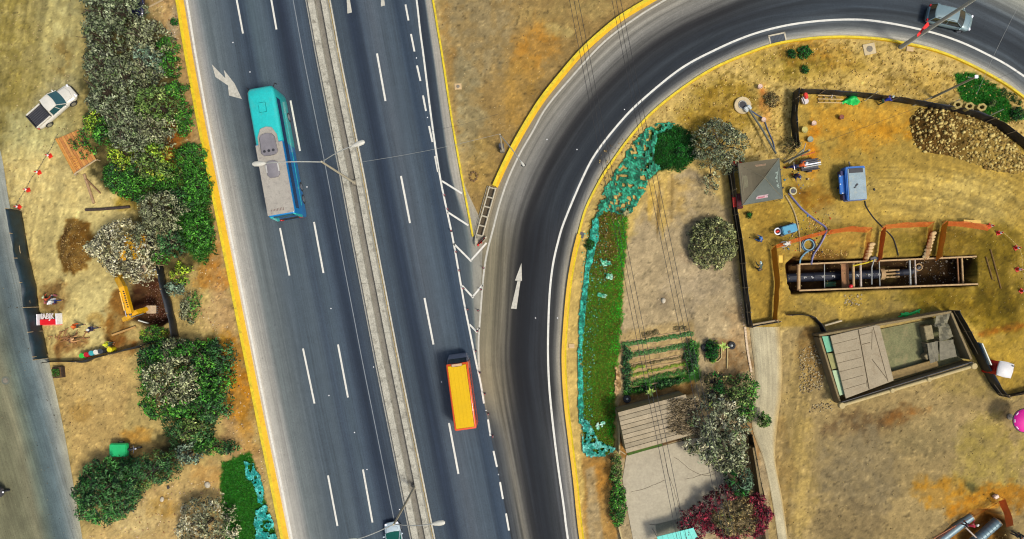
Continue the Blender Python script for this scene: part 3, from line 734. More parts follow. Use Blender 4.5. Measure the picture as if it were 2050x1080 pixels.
# ------------------------------------------------------------------ vegetation
def leaf_mat(name, rough=.6, sub=0):
    m, nt, b = new_mat(name)
    at = N(nt, 'ShaderNodeAttribute', attribute_name='Col'); tc = N(nt, 'ShaderNodeTexCoord')
    s, _ = noise_mul(nt, at.outputs['Color'], 2.2, .75, 1.25, tc.outputs['Object'], 3)
    nt.links.new(s, b.inputs['Base Color']); b.inputs['Roughness'].default_value = rough
    b.inputs['Specular IOR Level'].default_value = .25
    return m
M_LEAF = leaf_mat('foliage')
M_BARK = mat('bark', alb(70, 56, 40), .9, var=.25, scale=4, fine=.2)
M_BARKP = mat('pale_bark', alb(150, 132, 104), .9, var=.25, scale=4, fine=.2)
# leaf palettes: list of (weight, colour)
PAL = {
 'olive': [(3, (104, 112, 84)), (3, (126, 134, 104)), (2, (82, 96, 66)), (1, (150, 156, 130)), (1, (72, 92, 48))],
 'greyolive': [(3, (128, 132, 100)), (2, (104, 110, 76)), (2, (150, 152, 122)), (1, (84, 98, 54))],
 'teal': [(3, (92, 116, 96)), (2, (116, 138, 116)), (2, (72, 92, 70)), (1, (140, 152, 130))],
 'pale': [(3, (176, 170, 138)), (3, (152, 150, 116)), (2, (196, 190, 160)), (1, (120, 122, 76))],
 'green': [(3, (62, 124, 34)), (3, (44, 98, 26)), (2, (92, 154, 52)), (2, (28, 70, 22))],
 'lime': [(3, (118, 148, 34)), (2, (150, 170, 50)), (2, (84, 126, 30)), (1, (160, 150, 60))],
 'mid': [(3, (88, 116, 52)), (2, (116, 138, 70)), (2, (62, 92, 36)), (1, (144, 156, 96))],
 'dark': [(3, (40, 84, 40)), (3, (60, 104, 54)), (2, (26, 58, 28)), (1, (96, 134, 80))],
 'green2': [(3, (70, 128, 56)), (2, (44, 100, 40)), (1, (100, 150, 84))],
 'vividb': [(3, (30, 120, 30)), (2, (24, 98, 30))],
 'deep': [(3, (26, 88, 24)), (2, (18, 64, 18)), (1, (40, 112, 32))],
 'crimson': [(3, (118, 14, 40)), (2, (150, 30, 60)), (3, (72, 8, 26)), (1, (180, 96, 104))],
 'brownish': [(3, (124, 104, 64)), (2, (98, 84, 46)), (2, (150, 132, 90)), (1, (84, 96, 46))],
 'bush': [(3, (116, 122, 74)), (3, (140, 142, 96)), (2, (84, 90, 46)), (1, (160, 158, 116))],
}
def pick(pal, n):
    p = PAL[pal]; w_ = np.array([a for a, _ in p], float); w_ /= w_.sum()
    c = np.array([b for _, b in p], float)[RNG.choice(len(p), n, p=w_)]
    return c
LS = 1.0
def leaves_mesh(name, C, Nn, size, asp, col):
    """one small diamond leaf per centre; Nn facing normals"""
    n = len(C)
    r = RNG.normal(size=(n, 3)); u = np.cross(Nn, r); u /= np.linalg.norm(u, axis=1)[:, None] + 1e-9
    v = np.cross(Nn, u)
    L = size[:, None]; W = (size * asp)[:, None]
    V = np.stack([C - u * L, C - v * W + Nn * W * .35, C + u * L, C + v * W + Nn * W * .35], 1).reshape(-1, 3)
    F = np.arange(4 * n).reshape(n, 4)
    return np_mesh(name, V, F, np.repeat(col, 4, 0))
def crown_mesh(rx, ry, hc, pal, dens=1.0, clump=.42, leaf=.10, pal2=None, mix2=None, ragged=.3, seed=0, flat=.55, droop=0, open_=0.12, asp=.42):
    """crown as tufts of leaves spread over and through an uneven dome"""
    rg = np.random.default_rng(seed + 11)
    area = PI * rx * ry
    nt_ = int(area / (clump * clump) * 2.5 * dens) + 12
    # tuft centres
    a = rg.uniform(0, 2 * PI, nt_); q = np.sqrt(rg.uniform(0, 1, nt_)) 
    lob = 1 + ragged * (fbm(np.cos(a) * 1.7 + seed, np.sin(a) * 1.7 + 3, seed + 5, 3) - .5) * 2
    X = q * rx * lob * np.cos(a); Y = q * ry * lob * np.sin(a)
    dome = np.sqrt(np.clip(1 - q * q, 0.02, 1)); bump = fbm(X / 1.1 + 9, Y / 1.1 + seed, seed + 8, 3)
    lay = rg.choice([1.0, .72, .42], nt_, p=[.6, .25, .15])
    Zc = hc * (.78 * dome + .22) * lay * (.42 + 1.1 * bump)
    keep = fbm(X / .9 + seed * 1.3, Y / .9, seed + 2, 3) > open_ + .18
    X, Y, Zc, q = X[keep], Y[keep], Zc[keep], q[keep]; nt_ = len(X)
    per = max(6, int(13 * dens)); nl = nt_ * per
    T = np.stack([X, Y, Zc], 1); ti = np.repeat(np.arange(nt_), per)
    d = rg.normal(size=(nl, 3)); d[:, 2] = np.abs(d[:, 2]) * .9 - .1; d /= np.linalg.norm(d, axis=1)[:, None]
    cs = clump * rg.uniform(.55, 1.15, nt_)[ti]
    C = T[ti] + d * (cs * rg.uniform(.45, 1.0, nl))[:, None] * np.array([1, 1, .75])
    if droop: C[:, 2] -= droop * rg.uniform(0, 1, nl)
    Nn = d * .8 + rg.normal(size=(nl, 3)) * .45 + np.array([0, 0, .55]); Nn /= np.linalg.norm(Nn, axis=1)[:, None]
    size = 1.22 * leaf * rg.uniform(.7, 1.45, nl)
    global RNG; RNG = rg
    tc_ = pick(pal, nt_)
    if pal2:
        k = mix2(X / rx, Y / ry, rg, fbm(X / 1.3, Y / 1.3, seed + 4, 3)); tc2 = pick(pal2, nt_); tc_ = np.where(k[:, None], tc2, tc_)
    base = tc_[ti] * .6 + pick(pal, nl) * .4 if not pal2 else tc_[ti] * .85 + pick(pal, nl) * .15
    col = nalb(np.clip(base * rg.choice([.4, .8, 1.12, 1.35], nl, p=[.24, .2, .32, .24])[:, None] * rg.uniform(.85, 1.15, (nt_, 1))[ti], 0, 250))  # random dark and bright leaves put the shaded gaps into the leaf colour
    return leaves_mesh('crown', C, Nn, size, asp, col)
def trunk_mb(h, r, rx, ry, n=6, seed=0, lean=(0, 0)):
    rd = random.Random(seed); mb = MB()
    top = Vector((lean[0], lean[1], h * .62))
    mb.tube([(0, 0, -.15), (top.x * .4, top.y * .4, h * .3), tuple(top)], [r * 1.25, r, r * .6], 8)
    for k in range(n):
        a = 2 * PI * k / n + rd.uniform(-.4, .4); s = h * rd.uniform(.22, .5); q = rd.uniform(.5, .8)
        e = Vector((rx * q * math.cos(a), ry * q * math.sin(a), h * rd.uniform(.62, .9)))
        st = Vector((top.x * s / h * 1.2, top.y * s / h * 1.2, s)); mid = st.lerp(e, .5) + Vector((0, 0, .12 * h))
        mb.tube([tuple(st), tuple(mid), tuple(e)], [r * .5, r * .32, r * .12], 6)
    return mb
TREE_N = [0]
def tree(px, py, rpx, h, pal, label, cat='tree', name='tree', rpy=None, group=None, rot=0, dens=1.0, clump=.44, leaf=.106, bark=None, **k):
    """crown seen at px,py with radius rpx (as surveyed from above)"""
    TREE_N[0] += 1; sd_ = TREE_N[0] * 7
    hc = h * .62; f = (H - hc) / H
    x, y, _ = U(px, py, hc); rx = rpx / 20 * f; ry = (rpy or rpx) / 20 * f
    root = empty(name, (x, y, 0), math.radians(rot), label, cat, group)
    me = crown_mesh(rx, ry, h * .82, pal, seed=sd_, dens=dens, clump=clump, leaf=leaf, **k)
    o = link('crown' if cat == 'tree' else 'foliage', me, M_LEAF, root); 
    trunk_mb(h, .05 + .025 * h, rx, ry, 7 if cat == 'tree' else 5, sd_).build('trunk' if cat == 'tree' else 'stem', bark or M_BARK, root)
    return root
G1 = 'trees of the belt beside the highway'
tree(196, 18, 44, 5.5, 'olive', 'large grey-green tree at the top end of the belt, nearest the top edge', group=G1)
tree(240, 22, 36, 5.0, 'olive', 'grey-green tree that half hides the dark blue car', group=G1)
tree(203, 74, 46, 5.5, 'olive', 'grey-green tree on the yard side of the belt, just below the topmost one', group=G1)
tree(284, 72, 38, 5.0, 'greyolive', 'grey-green tree directly below the dark blue car', group=G1)
tree(198, 128, 40, 5.5, 'olive', 'grey-green tree on the yard side of the belt, straight above the white pickup', group=G1)
tree(286, 116, 28, 4.6, 'teal', 'bluish grey-green tree beside the dark hollow in the belt', group=G1)
tree(284, 140, 30, 4.4, 'greyolive', 'pale grey-green tree below the bluish one, left of the bright green bushes', group=G1)
tree(208, 186, 48, 5.8, 'olive', 'broad dark grey-green tree level with the white pickup', group=G1)
tree(246, 150, 34, 5.0, 'olive', 'dark grey-green tree in the middle of the belt beside the dark hollow', group=G1)
tree(244, 252, 46, 5.4, 'olive', 'broad grey-green tree with dull grey leaves above the lime green shrub', group=G1)
tree(306, 210, 44, 5.0, 'mid', 'yellowish green tree with a bare pale branch on the kerb side of the belt', group=G1)
tree(308, 256, 34, 4.6, 'greyolive', 'grey-leaved tree below the one with a bare pale branch', group=G1)
tree(264, 285, 34, 4.8, 'olive', 'low grey tree between the timber pallet and the lime green shrub', group=G1, dens=.9)
tree(240, 306, 30, 2.6, 'lime', 'lime green shrub right of the timber deck', 'shrub', 'shrub', leaf=.09)
tree(312, 322, 38, 3.4, 'mid', 'olive and lime shrub speckled with grey leaves below the tree belt', 'shrub', 'shrub', pal2='lime', mix2=lambda x, y, r, f: f > .5)
G2 = 'bright green bushes along the highway kerb'
def bushk(*a, **k):
    k.setdefault('clump', .32); k.setdefault('leaf', .08); return tree(*a, **k)
bushk(330, 92, 21, 2.0, 'green', 'round bright green bush at the top of the row by the yellow kerb', 'bush', 'bush', group=G2)
bushk(336, 132, 22, 2.0, 'green', 'bright green bush beside a white scrap, second in the row by the kerb', 'bush', 'bush', group=G2)
bushk(350, 178, 20, 2.2, 'green', 'green bush next to the right-hand edge of the tree with the bare branch', 'bush', 'bush', group=G2)
bushk(366, 235, 16, 1.8, 'green', 'narrow green bush squeezed between the belt and the yellow kerb', 'bush', 'bush', rpy=34, group=G2)
bushk(378, 318, 28, 1.8, 'green', 'green bush below the orange bare soil patch', 'bush', 'bush', rpy=34, group=G2)
bushk(392, 372, 27, 1.8, 'green', 'green bush by the kerb, right of the grey-leaved tree with the palm', 'bush', 'bush', rpy=36, group=G2)
bushk(362, 402, 28, 1.7, 'green', 'dark green low bush behind the grey-leaved tree', 'bush', 'bush', pal2='dark', mix2=lambda x, y, r, f: f > .48, group=G2)
bushk(392, 460, 30, 1.9, 'green', 'large low green bush that ends the green row by the kerb', 'bush', 'bush', rpy=44, group=G2)
bushk(188, 236, 22, 2.4, 'green', 'bright green bush poking out of the belt near the white pickup', 'bush', 'bush', rpy=32, pal2='lime', mix2=lambda x, y, r, f: f > .56)
bushk(164, 286, 26, 2.0, 'green', 'loose green bush hanging over the timber deck', 'bush', 'bush', dens=.5, open_=.22, rpy=30)
bushk(205, 268, 22, 2.2, 'dark', 'dark green bush touching the top of the timber deck', 'bush', 'bush', pal2='green', mix2=lambda x, y, r, f: f > .52)
bushk(236, 352, 34, 1.6, 'dark', 'dark green bush below the lime green shrub', 'bush', 'bush', pal2='green', mix2=lambda x, y, r, f: f > .5)
bushk(268, 378, 34, 1.5, 'green', 'low green bush above the end of the long dark pole', 'bush', 'bush', rpy=26, pal2='dark', mix2=lambda x, y, r, f: f > .5)
bushk(320, 362, 30, 1.6, 'green', 'low green bush directly above the grey-leaved tree with the palm', 'bush', 'bush', rpy=22)
tree(318, 420, 44, 4.4, 'greyolive', 'grey-leaved tree overlapping the pale silvery one from the right, small palm at its side', leaf=.09)
tree(228, 498, 62, 4.4, 'pale', 'big pale silvery tree between the brown soil heap and the yellow digger', rpy=56, leaf=.105, open_=.06)
tree(300, 474, 40, 4.0, 'greyolive', 'dull grey-green tree just left of the small palm', leaf=.09)
tree(338, 486, 26, 3.2, 'dark', 'dark green tree between the silvery tree and the green row by the kerb')
tree(268, 545, 34, 3.2, 'pale', 'small pale silvery tree right above the boom of the yellow digger', rpy=22, dens=.9, open_=.05)
tree(312, 515, 16, 2.2, 'green', 'small vivid green bush under the edge of the silvery tree', 'bush', 'bush', leaf=.08)
tree(346, 578, 15, 2.2, 'teal', 'small blue-green bush lying over the black fence beside the pit', 'bush', 'bush', clump=.3, leaf=.085)
tree(362, 548, 22, 1.1, 'lime', 'dull yellow-green low bush right of the black fence, above the blue-green one', 'bush', 'bush', pal2='mid', mix2=lambda x, y, r, f: f > .45, dens=.8)
tree(378, 618, 20, 1.7, 'greyolive', 'grey-green bush right of the pit fence', 'bush', 'bush', rpy=32, pal2='green', mix2=lambda x, y, r, f: x > .2, leaf=.085)
tree(306, 671, 26, .9, 'lime', 'low yellow-green bush between the pit and the lower black fence', 'bush', 'bush', rpy=17, pal2='green', mix2=lambda x, y, r, f: f > .5, leaf=.07, clump=.28)
# lower left
tree(356, 770, 100, 5.6, 'green', 'very large tree with a grey-brown centre and vivid green left side', rpy=84, open_=.04, pal2='pale', mix2=lambda x, y, r, f: (np.hypot(x + .05, y - .1) < .58) & (f > .34), leaf=.10)
tree(418, 728, 38, 4.6, 'dark', 'dark green tree at the kerb side of the very large grey-centred tree', rpy=44)
tree(410, 800, 42, 4.6, 'dark', 'dark green tree with bare branches, lower right of the grey-centred tree', rpy=48)
tree(298, 716, 26, 3.4, 'dark', 'dark green tree below the lower black fence', rpy=24, pal2='green', mix2=lambda x, y, r, f: f > .5)
tree(345, 700, 30, 3.8, 'greyolive', 'grey-leaved tree rising above the top of the very large tree', rpy=22)
tree(380, 862, 38, 3.2, 'mid', 'olive green bush below the very large tree', 'bush', 'bush', rpy=24, pal2='dark', mix2=lambda x, y, r, f: f > .5)
tree(372, 912, 24, 2.2, 'teal', 'blue-green bush right of the green covered cart', 'bush', 'bush', rpy=18)
tree(430, 897, 42, 1.5, 'dark', 'low dark green bush reaching towards the yellow kerb above the turquoise netting', 'bush', 'bush', rpy=16, pal2='green', mix2=lambda x, y, r, f: f > .5)
tree(198, 990, 60, 5.0, 'dark', 'wide drooping dark green tree at the edge of the side road', rpy=70, rot=-14, leaf=.13, asp=.3, droop=.3, dens=1.25, open_=.01, ragged=.2, pal2='green2', mix2=lambda x, y, r, f: f > .5)
tree(252, 962, 46, 4.4, 'dark', 'dark green drooping tree just left of the one next to the green cart', rpy=34, rot=-10, asp=.3, dens=1.2, open_=.02, pal2='mid', mix2=lambda x, y, r, f: f > .62)
tree(302, 942, 42, 4.0, 'dark', 'dark green drooping tree right below the green covered cart', rpy=32, asp=.3, dens=1.2, open_=.02, pal2='mid', mix2=lambda x, y, r, f: f > .6)
tree(404, 1056, 62, 3.8, 'pale', 'pale grey-olive tree at the bottom edge, left of the green ditch', rpy=52, leaf=.095, pal2='greyolive', mix2=lambda x, y, r, f: f > .5, open_=.1)
# right-hand plot
tree(1446, 288, 56, 3.6, 'greyolive', 'thin airy grey-olive tree above the canopy tent', rpy=46, rot=-35, dens=1.1, open_=.1, clump=.36, leaf=.085, pal2='olive', mix2=lambda x, y, r, f: f > .5)
tree(1424, 350, 18, 1.6, 'greyolive', 'small sparse sprig of grey leaves left of the canopy tent', 'bush', 'bush', rpy=40, dens=.6, open_=.22, clump=.3, leaf=.08)
tree(1588, 292, 17, 1.5, 'brownish', 'scrubby dull bush at the lower end of the short black fence above the tent', 'bush', 'bush', dens=.7, clump=.3, leaf=.07)
tree(1433, 486, 50, 2.8, 'bush', 'round dense olive bush standing alone left of the long black fence', 'bush', 'bush', clump=.3, leaf=.095, rpy=50, ragged=.12, open_=.04)
tree(1437, 868, 72, 5.2, 'pale', 'big grey-leaved tree between the plank shed and the concrete path', rpy=68, pal2='olive', mix2=lambda x, y, r, f: f > .42, leaf=.125, asp=.38)
tree(1466, 912, 42, 4.4, 'greyolive', 'grey-leaved tree hanging over the yard, directly below the big one', rpy=40, leaf=.12, asp=.38)
tree(1492, 786, 32, 3.6, 'mid', 'mid green round-leaved tree at the edge of the concrete path', pal2='green', mix2=lambda x, y, r, f: (x > .3) & (f > .4), rpy=32)
tree(1494, 822, 24, 3.0, 'green', 'smaller green tree below the round-leaved one by the path', pal2='mid', mix2=lambda x, y, r, f: f > .5)
tree(1531, 842, 14, 2.6, 'mid', 'tiny isolated green treetop over the concrete path', pal2='green', mix2=lambda x, y, r, f: x > .1, clump=.28, leaf=.08)
tree(1482, 962, 24, 3.2, 'deep', 'dark shaggy palm-like tree between the yard and the low wall by the path', rpy=38, asp=.2, leaf=.16, pal2='teal', mix2=lambda x, y, r, f: f > .6)
tree(1436, 770, 26, 2.0, 'deep', 'dark shrub in the corner above the big grey-leaved tree', 'shrub', 'shrub', pal2='brownish', mix2=lambda x, y, r, f: f > .5, rpy=22, dens=.7)
tree(1472, 1034, 74, 3.8, 'brownish', 'flowering shrub with crimson blossom round a brown-green centre', 'shrub', 'flowering_shrub', rpy=52, pal2='crimson', mix2=lambda x, y, r, f: (np.hypot(x, y * .9) > .62) & (f > .34), leaf=.085, clump=.3)
tree(1520, 1022, 24, 3.2, 'crimson', 'crimson flowering shrub spilling over the wall onto the path', 'shrub', 'flowering_shrub', rpy=44, leaf=.085, clump=.3, dens=.75, open_=.2)
tree(1390, 1058, 26, 2.6, 'crimson', 'crimson flowering shrub overlapping the turquoise roof', 'shrub', 'flowering_shrub', rpy=30, leaf=.085, clump=.3, dens=.75, open_=.2)
tree(1238, 1012, 16, 2.0, 'green', 'vivid green hedge along the left side of the concrete yard', 'hedge', 'hedge', rpy=46, clump=.3, leaf=.08, ragged=.12, open_=.03)
tree(1234, 945, 11, 1.6, 'mid', 'pale-flowered upper end of the hedge beside the yard', 'hedge', 'hedge', rpy=32, clump=.28, leaf=.075, pal2='green', mix2=lambda x, y, r, f: f > .6)
tree(1368, 302, 14, .4, 'deep', 'low flat dark green bush at the top end of the green ditch', 'bush', 'bush', rpy=12, pal2='vividb', mix2=lambda x, y, r, f: (y > .2) & (f > .45), clump=.26, leaf=.07, ragged=.12, open_=0, dens=1.2)
tree(1385, 718, 13, 1.2, 'dark', 'leafy green bush at the right corner of the vegetable garden', 'bush', 'bush', rpy=34, clump=.28, leaf=.08, pal2='green', mix2=lambda x, y, r, f: f > .45)
tree(1428, 703, 11, 1.3, 'deep', 'dark spiky plant inside the small kerbed bed', 'plant', 'potted_plant', rpy=22, asp=.2, leaf=.16, clump=.3, pal2='lime', mix2=lambda x, y, r, f: f > .55)
tree(1256, 740, 8, .6, 'dark', 'narrow dark green hedge down the left side of the vegetable garden', 'hedge', 'hedge', rpy=46, clump=.26, leaf=.08, ragged=.6, open_=.1)
tree(1316, 773, 62, .6, 'green', 'narrow green hedge along the bottom of the vegetable garden', 'hedge', 'hedge', rpy=7, rot=12, clump=.26, leaf=.08, ragged=.6, open_=.08, pal2='dark', mix2=lambda x, y, r, f: f > .5)
tree(1990, 206, 6, 1.2, 'mid', 'single leafy weed in the green patch by the black fence', 'plant', 'weed', clump=.2, leaf=.07)
tree(2042, 228, 12, .8, 'deep', 'small dark bush beside the right end of the green patch', 'bush', 'bush', clump=.24, leaf=.07)
# small weeds on the dry verge
for i, (x, y, r, lb) in enumerate([(1585, 108, 9, 'small green weed tuft beneath the drain grating'), (1612, 104, 13, 'wide green weed tuft right of the one beneath the drain grating'), (1612, 139, 7, 'lone round weed tuft below the two green tufts on the verge'), (1545, 200, 14, 'dull olive weed tuft beside the orange soil streak'), (348, 44, 7, 'small weed growing on the gravel strip near the top of the yellow kerb'), (1500, 430, 5, 'tiny weed beside the long black fence'), (1180, 490, 10, 'leafy weed growing through the stones at the ditch edge')]):
    tree(x, y, r, .5, 'deep' if i != 3 else 'brownish', lb, 'weed', 'weed', clump=.18, leaf=.06, dens=.8)

# small palm seen from above
def palm(px, py, h, r, n, label):
    x, y, _ = U(px, py, h); root = empty('palm', (x, y, 0), 0, label, 'palm')
    mb = MB(); mb.tube([(0, 0, -.1), (.05, 0, h * .5), (0, 0, h)], [.16, .12, .1], 8); mb.build('trunk', M_BARKP, root)
    V = []; F = []; rd = random.Random(3); cols = []
    for k in range(n):
        a = 2 * PI * k / n + rd.uniform(-.15, .15); L = r * rd.uniform(.8, 1.1); w = .05
        for s in range(5):
            pass
        pts = [(t * L * math.cos(a), t * L * math.sin(a), h + .25 * math.sin(t * PI * .8) - .5 * t * t) for t in np.linspace(.05, 1, 6)]
        for i in range(5):
            p, q = pts[i], pts[i + 1]; ww = w * (1 - i / 6); w2 = w * (1 - (i + 1) / 6); b = len(V)
            nx_, ny_ = -math.sin(a), math.cos(a)
            V += [(p[0] - nx_ * ww, p[1] - ny_ * ww, p[2]), (q[0] - nx_ * w2, q[1] - ny_ * w2, q[2]), (q[0] + nx_ * w2, q[1] + ny_ * w2, q[2]), (p[0] + nx_ * ww, p[1] + ny_ * ww, p[2])]
            F.append((b, b + 1, b + 2, b + 3)); cols += [nalb(np.array((170, 160, 110)) * rd.uniform(.7, 1.1))] * 4
    link('fronds', np_mesh('fronds', V, F, np.array(cols)), M_LEAF, root)
palm(320, 474, 2.6, .95, 26, 'small pale palm with fronds like a star, at the edge of the grey-leaved tree')
palm(1158 * 0 + 1254, 427, 1.2, .55, 16, 'small spiky palm on the stones where the turquoise netting ends')

# grass and ground cover: real blades
def grass(name, polys, dens, h, pal, label, cat='grass', wander=9, size=.035, holes=None, br=.74):
    Vs = []; cs = []
    rg = np.random.default_rng(abs(hash(name)) % 1000 if False else len(name) * 13 + int(dens))
    allC = []; allpal = []
    for poly, pl in polys:
        xs = [p[0] for p in poly]; ys = [p[1] for p in poly]
        A = (max(xs) - min(xs)) * (max(ys) - min(ys)) / 400.0; n = int(A * dens)
        x = rg.uniform(min(xs) - 4, max(xs) + 4, n); y = rg.uniform(min(ys) - 4, max(ys) + 4, n)
        d = sdist(x, y, poly) + (fbm(x / 9, y / 9, 4, 3) - .5) * 2 * wander
        k = (d > 0) 
        if holes is not None: k &= holes(x, y)
        x, y = x[k], y[k]; allC.append(np.stack([x, y], 1)); allpal.append(pl(x, y, rg) if callable(pl) else pick_r(pl, len(x), rg))
    C = np.concatenate(allC); col = np.concatenate(allpal); n = len(C)
    zx = ground_h(C[:, 0], C[:, 1]); zx = np.minimum(zx, .03)
    base = np.stack([(C[:, 0] - 1025) / 20, (540 - C[:, 1]) / 20, zx], 1)
    a = rg.uniform(0, 2 * PI, n); hh = h * rg.uniform(.4, 1.3, n); ww = size * rg.uniform(.6, 1.6, n)
    u = np.stack([np.cos(a), np.sin(a), 0 * a], 1); lean = np.stack([rg.normal(size=n) * hh * .9, rg.normal(size=n) * hh * .9, hh], 1)
    V = np.stack([base - u * ww[:, None], base + u * ww[:, None], base + lean], 1).reshape(-1, 3)
    Fc = np.arange(3 * n).reshape(n, 3)
    c = nalb(np.clip(col * rg.uniform(.9 * br, 1.45 * br, (n, 1)), 0, 250))
    o = link(name, np_mesh(name, V, Fc, np.repeat(c, 3, 0)), M_LEAF); return tag(o, label, cat, kind='stuff')
def pick_r(pal, n, rg):
    p = PAL[pal]; w_ = np.array([a for a, _ in p], float); w_ /= w_.sum()
    return np.array([b for _, b in p], float)[rg.choice(len(p), n, p=w_)]
PAL['ditch'] = [(3, (54, 116, 18)), (3, (70, 118, 22)), (2, (40, 98, 14)), (1, (96, 120, 34))]
PAL['vivid'] = [(3, (34, 142, 22)), (2, (24, 112, 16)), (1, (70, 162, 40))]
PAL['rust'] = [(3, (86, 66, 20)), (2, (62, 48, 18)), (2, (100, 92, 24)), (1, (150, 120, 60))]
def ditch_col(x, y, rg):
    t = (x - (1168 + (930 - y) * .02)) / 82; a = pick_r('ditch', len(x), rg); b = pick_r('vivid', len(x), rg); c = pick_r('rust', len(x), rg)
    f = fbm(x / 14, y / 14, 17, 3)
    k = (t + (f - .5) * .5 + rg.uniform(-.12, .12, len(x))) > .7
    o = np.where(k[:, None], b, a); r = (sstep(600, 470, y) * .75 + .12 > rg.uniform(0, 1, len(x)) + (f - .5) * .6) & ~k
    return np.where(r[:, None], c, o)
DITCH = [(1183, 440), (1215, 420), (1245, 425), (1258, 420), (1250, 500), (1246, 620), (1240, 700), (1232, 760), (1228, 905), (1200, 912), (1168, 890), (1162, 700), (1172, 560)]
grass('grass', [(DITCH, ditch_col)], 420, .10, 'ditch', 'dense short green ground cover filling the long ditch inside the bend', size=.03, br=1.06)
grass('grass', [([(1912, 150), (1950, 146), (1990, 170), (2020, 205), (2040, 240), (2010, 245), (1960, 222), (1925, 200)], 'vivid'), ([(2010, 180), (2045, 200), (2040, 212), (2000, 190)], 'deep')], 420, .12, 'vivid', 'vivid green ground cover in the corner between the black fence and the yellow kerb', size=.035)
grass('grass', [([(446, 925), (500, 905), (560, 1100), (455, 1100), (440, 980)], lambda x, y, rg: pick_r('vivid', len(x), rg) * .86 + pick_r('ditch', len(x), rg) * .14)], 420, .10, 'vivid', 'bright green ground cover in the ditch beside the lower left yellow kerb', size=.03)
grass('grass', [([(365, 290), (418, 330), (432, 500), (410, 535), (355, 480), (340, 380), (280, 400), (240, 360), (330, 330)], 'green'), ([(300, 690), (440, 680), (430, 900), (340, 900)], 'dark')], 160, .22, 'green', 'patchy weeds and grass under the roadside bushes', size=.05)
grass('grass', [([(1310, 262), (1350, 248), (1388, 268), (1394, 318), (1360, 344), (1325, 342), (1310, 330), (1306, 300)], lambda x, y, rg: np.where((fbm(x / 9, y / 9, 3, 3) > .5)[:, None], pick_r('vividb', len(x), rg), pick_r('deep', len(x), rg)))], 420, .14, 'deep', 'dark green ground cover round the low rounded bush at the ditch end', size=.035)
# vegetable garden: rows of seedlings
def row(x0, y0, x1, y1, w, n, pal, h, label):
    t = np.linspace(0, 1, n); rg = np.random.default_rng(int(x0 + y0)); C = []; Nn = []
    for k in range(n):
        m = 14; cx = x0 + (x1 - x0) * t[k] + rg.uniform(-2, 2); cy = y0 + (y1 - y0) * t[k] + rg.uniform(-w / 3, w / 3)
        x, y, _ = P(cx, cy)
        d = rg.normal(size=(m, 3)); d[:, 2] = abs(d[:, 2]); d /= np.linalg.norm(d, axis=1)[:, None]
        C.append(np.array([x, y, .03]) + d * w / 20 * .5 * np.array([1, 1, h]) ); Nn.append(d * .6 + np.array([0, 0, .8]))
    C = np.concatenate(C); Nn = np.concatenate(Nn); Nn /= np.linalg.norm(Nn, axis=1)[:, None]
    global RNG; RNG = rg
    me = leaves_mesh('row', C, Nn, .07 * rg.uniform(.7, 1.4, len(C)), .5, nalb(pick(pal, len(C))))
    o = link('vegetable_row', me, M_LEAF); tag(o, label, 'vegetables', 'rows of the vegetable garden')
row(1246, 691, 1386, 668, 7, 80, 'green2', 1, 'topmost full-length row of seedlings in the vegetable garden')
row(1256, 712, 1392, 688, 8, 80, 'green2', 1, 'second full-length row of seedlings, reaching the green corner bush')
row(1288, 672, 1316, 666, 9, 22, 'brownish', 1, 'short dull clump of stalks above the topmost seedling row')
row(1352, 660, 1374, 657, 7, 12, 'brownish', 1, 'short dark clump of stalks at the upper right of the garden')
row(1258, 735, 1368, 714, 4, 40, 'brownish', 1, 'thin brownish row of seedlings in the middle of the garden')
row(1262, 752, 1372, 728, 5, 46, 'lime', 1, 'thin yellow-green row of seedlings in the middle of the garden')
row(1266, 768, 1372, 742, 9, 70, 'green', 1, 'bright green row just above the bottom hedge of the garden')
row(1258, 740, 1290, 732, 6, 20, 'lime', 1, 'short yellow-green clump at the left side of the garden')
# soil ridges of the garden
mb = MB(); rd = random.Random(5)
for k in range(9):
    y0 = 684 + k * 11.5; pts = [P(1250 + k * 2 + s * 12, y0 - s * 2.1 + rd.uniform(-.8, .8), .0) for s in range(12 if k < 2 else 10)]
    mb.tube(pts, [.02] + [.085 + rd.uniform(-.03, .03) for _ in pts[2:]] + [.02], 6)
tag(mb.build('soil_ridges', mat('ridge_soil', alb(178, 150, 108), .95, var=.2, scale=2, fine=.25, bump=.4), smooth=True), kind='structure')
# ------------------------------------------------------------------ vehicles
M_TYRE = mat('tyre_rubber', (.02, .02, .021), .9, var=.1)
M_RIM = mat('wheel_rim', (.45, .46, .48), .35, metal=.8)
M_GLASS = mat('tinted_glass', (.012, .018, .02), .08, var=.05, fine=.0, coat=.5)
M_GLASSB = mat('teal_glass', (.02, .07, .075), .08, var=.1, fine=0, coat=.5)
M_BLACK = mat('black_plastic', (.018, .018, .02), .55)
M_DARK = mat('dark_metal', (.05, .05, .055), .6, var=.25, dirt=(.12, .09, .06, .4))
M_LAMPW = mat('headlight_lens', (.75, .76, .78), .15)
M_LAMPR = mat('taillight_lens', (.5, .01, .01), .25)
M_CHROME = mat('chrome', (.6, .6, .62), .2, metal=.9)
M_STEEL = mat('galvanised_steel', alb(170, 172, 168), .5, metal=.3, var=.12, dirt=(.2, .17, .13, .4))
def wheel(parent, x, y, r, wd):
    w_ = MB().cyl((x, y, r), r, wd, 20, 'y').build('wheel', M_TYRE, parent, bevel=.02, smooth=True)
    s = 1 if y > 0 else -1
    MB().cyl((x, y + s * (wd / 2 + .004), r), r * .62, .02, 16, 'y').build('rim', M_RIM, w_)
    return w_
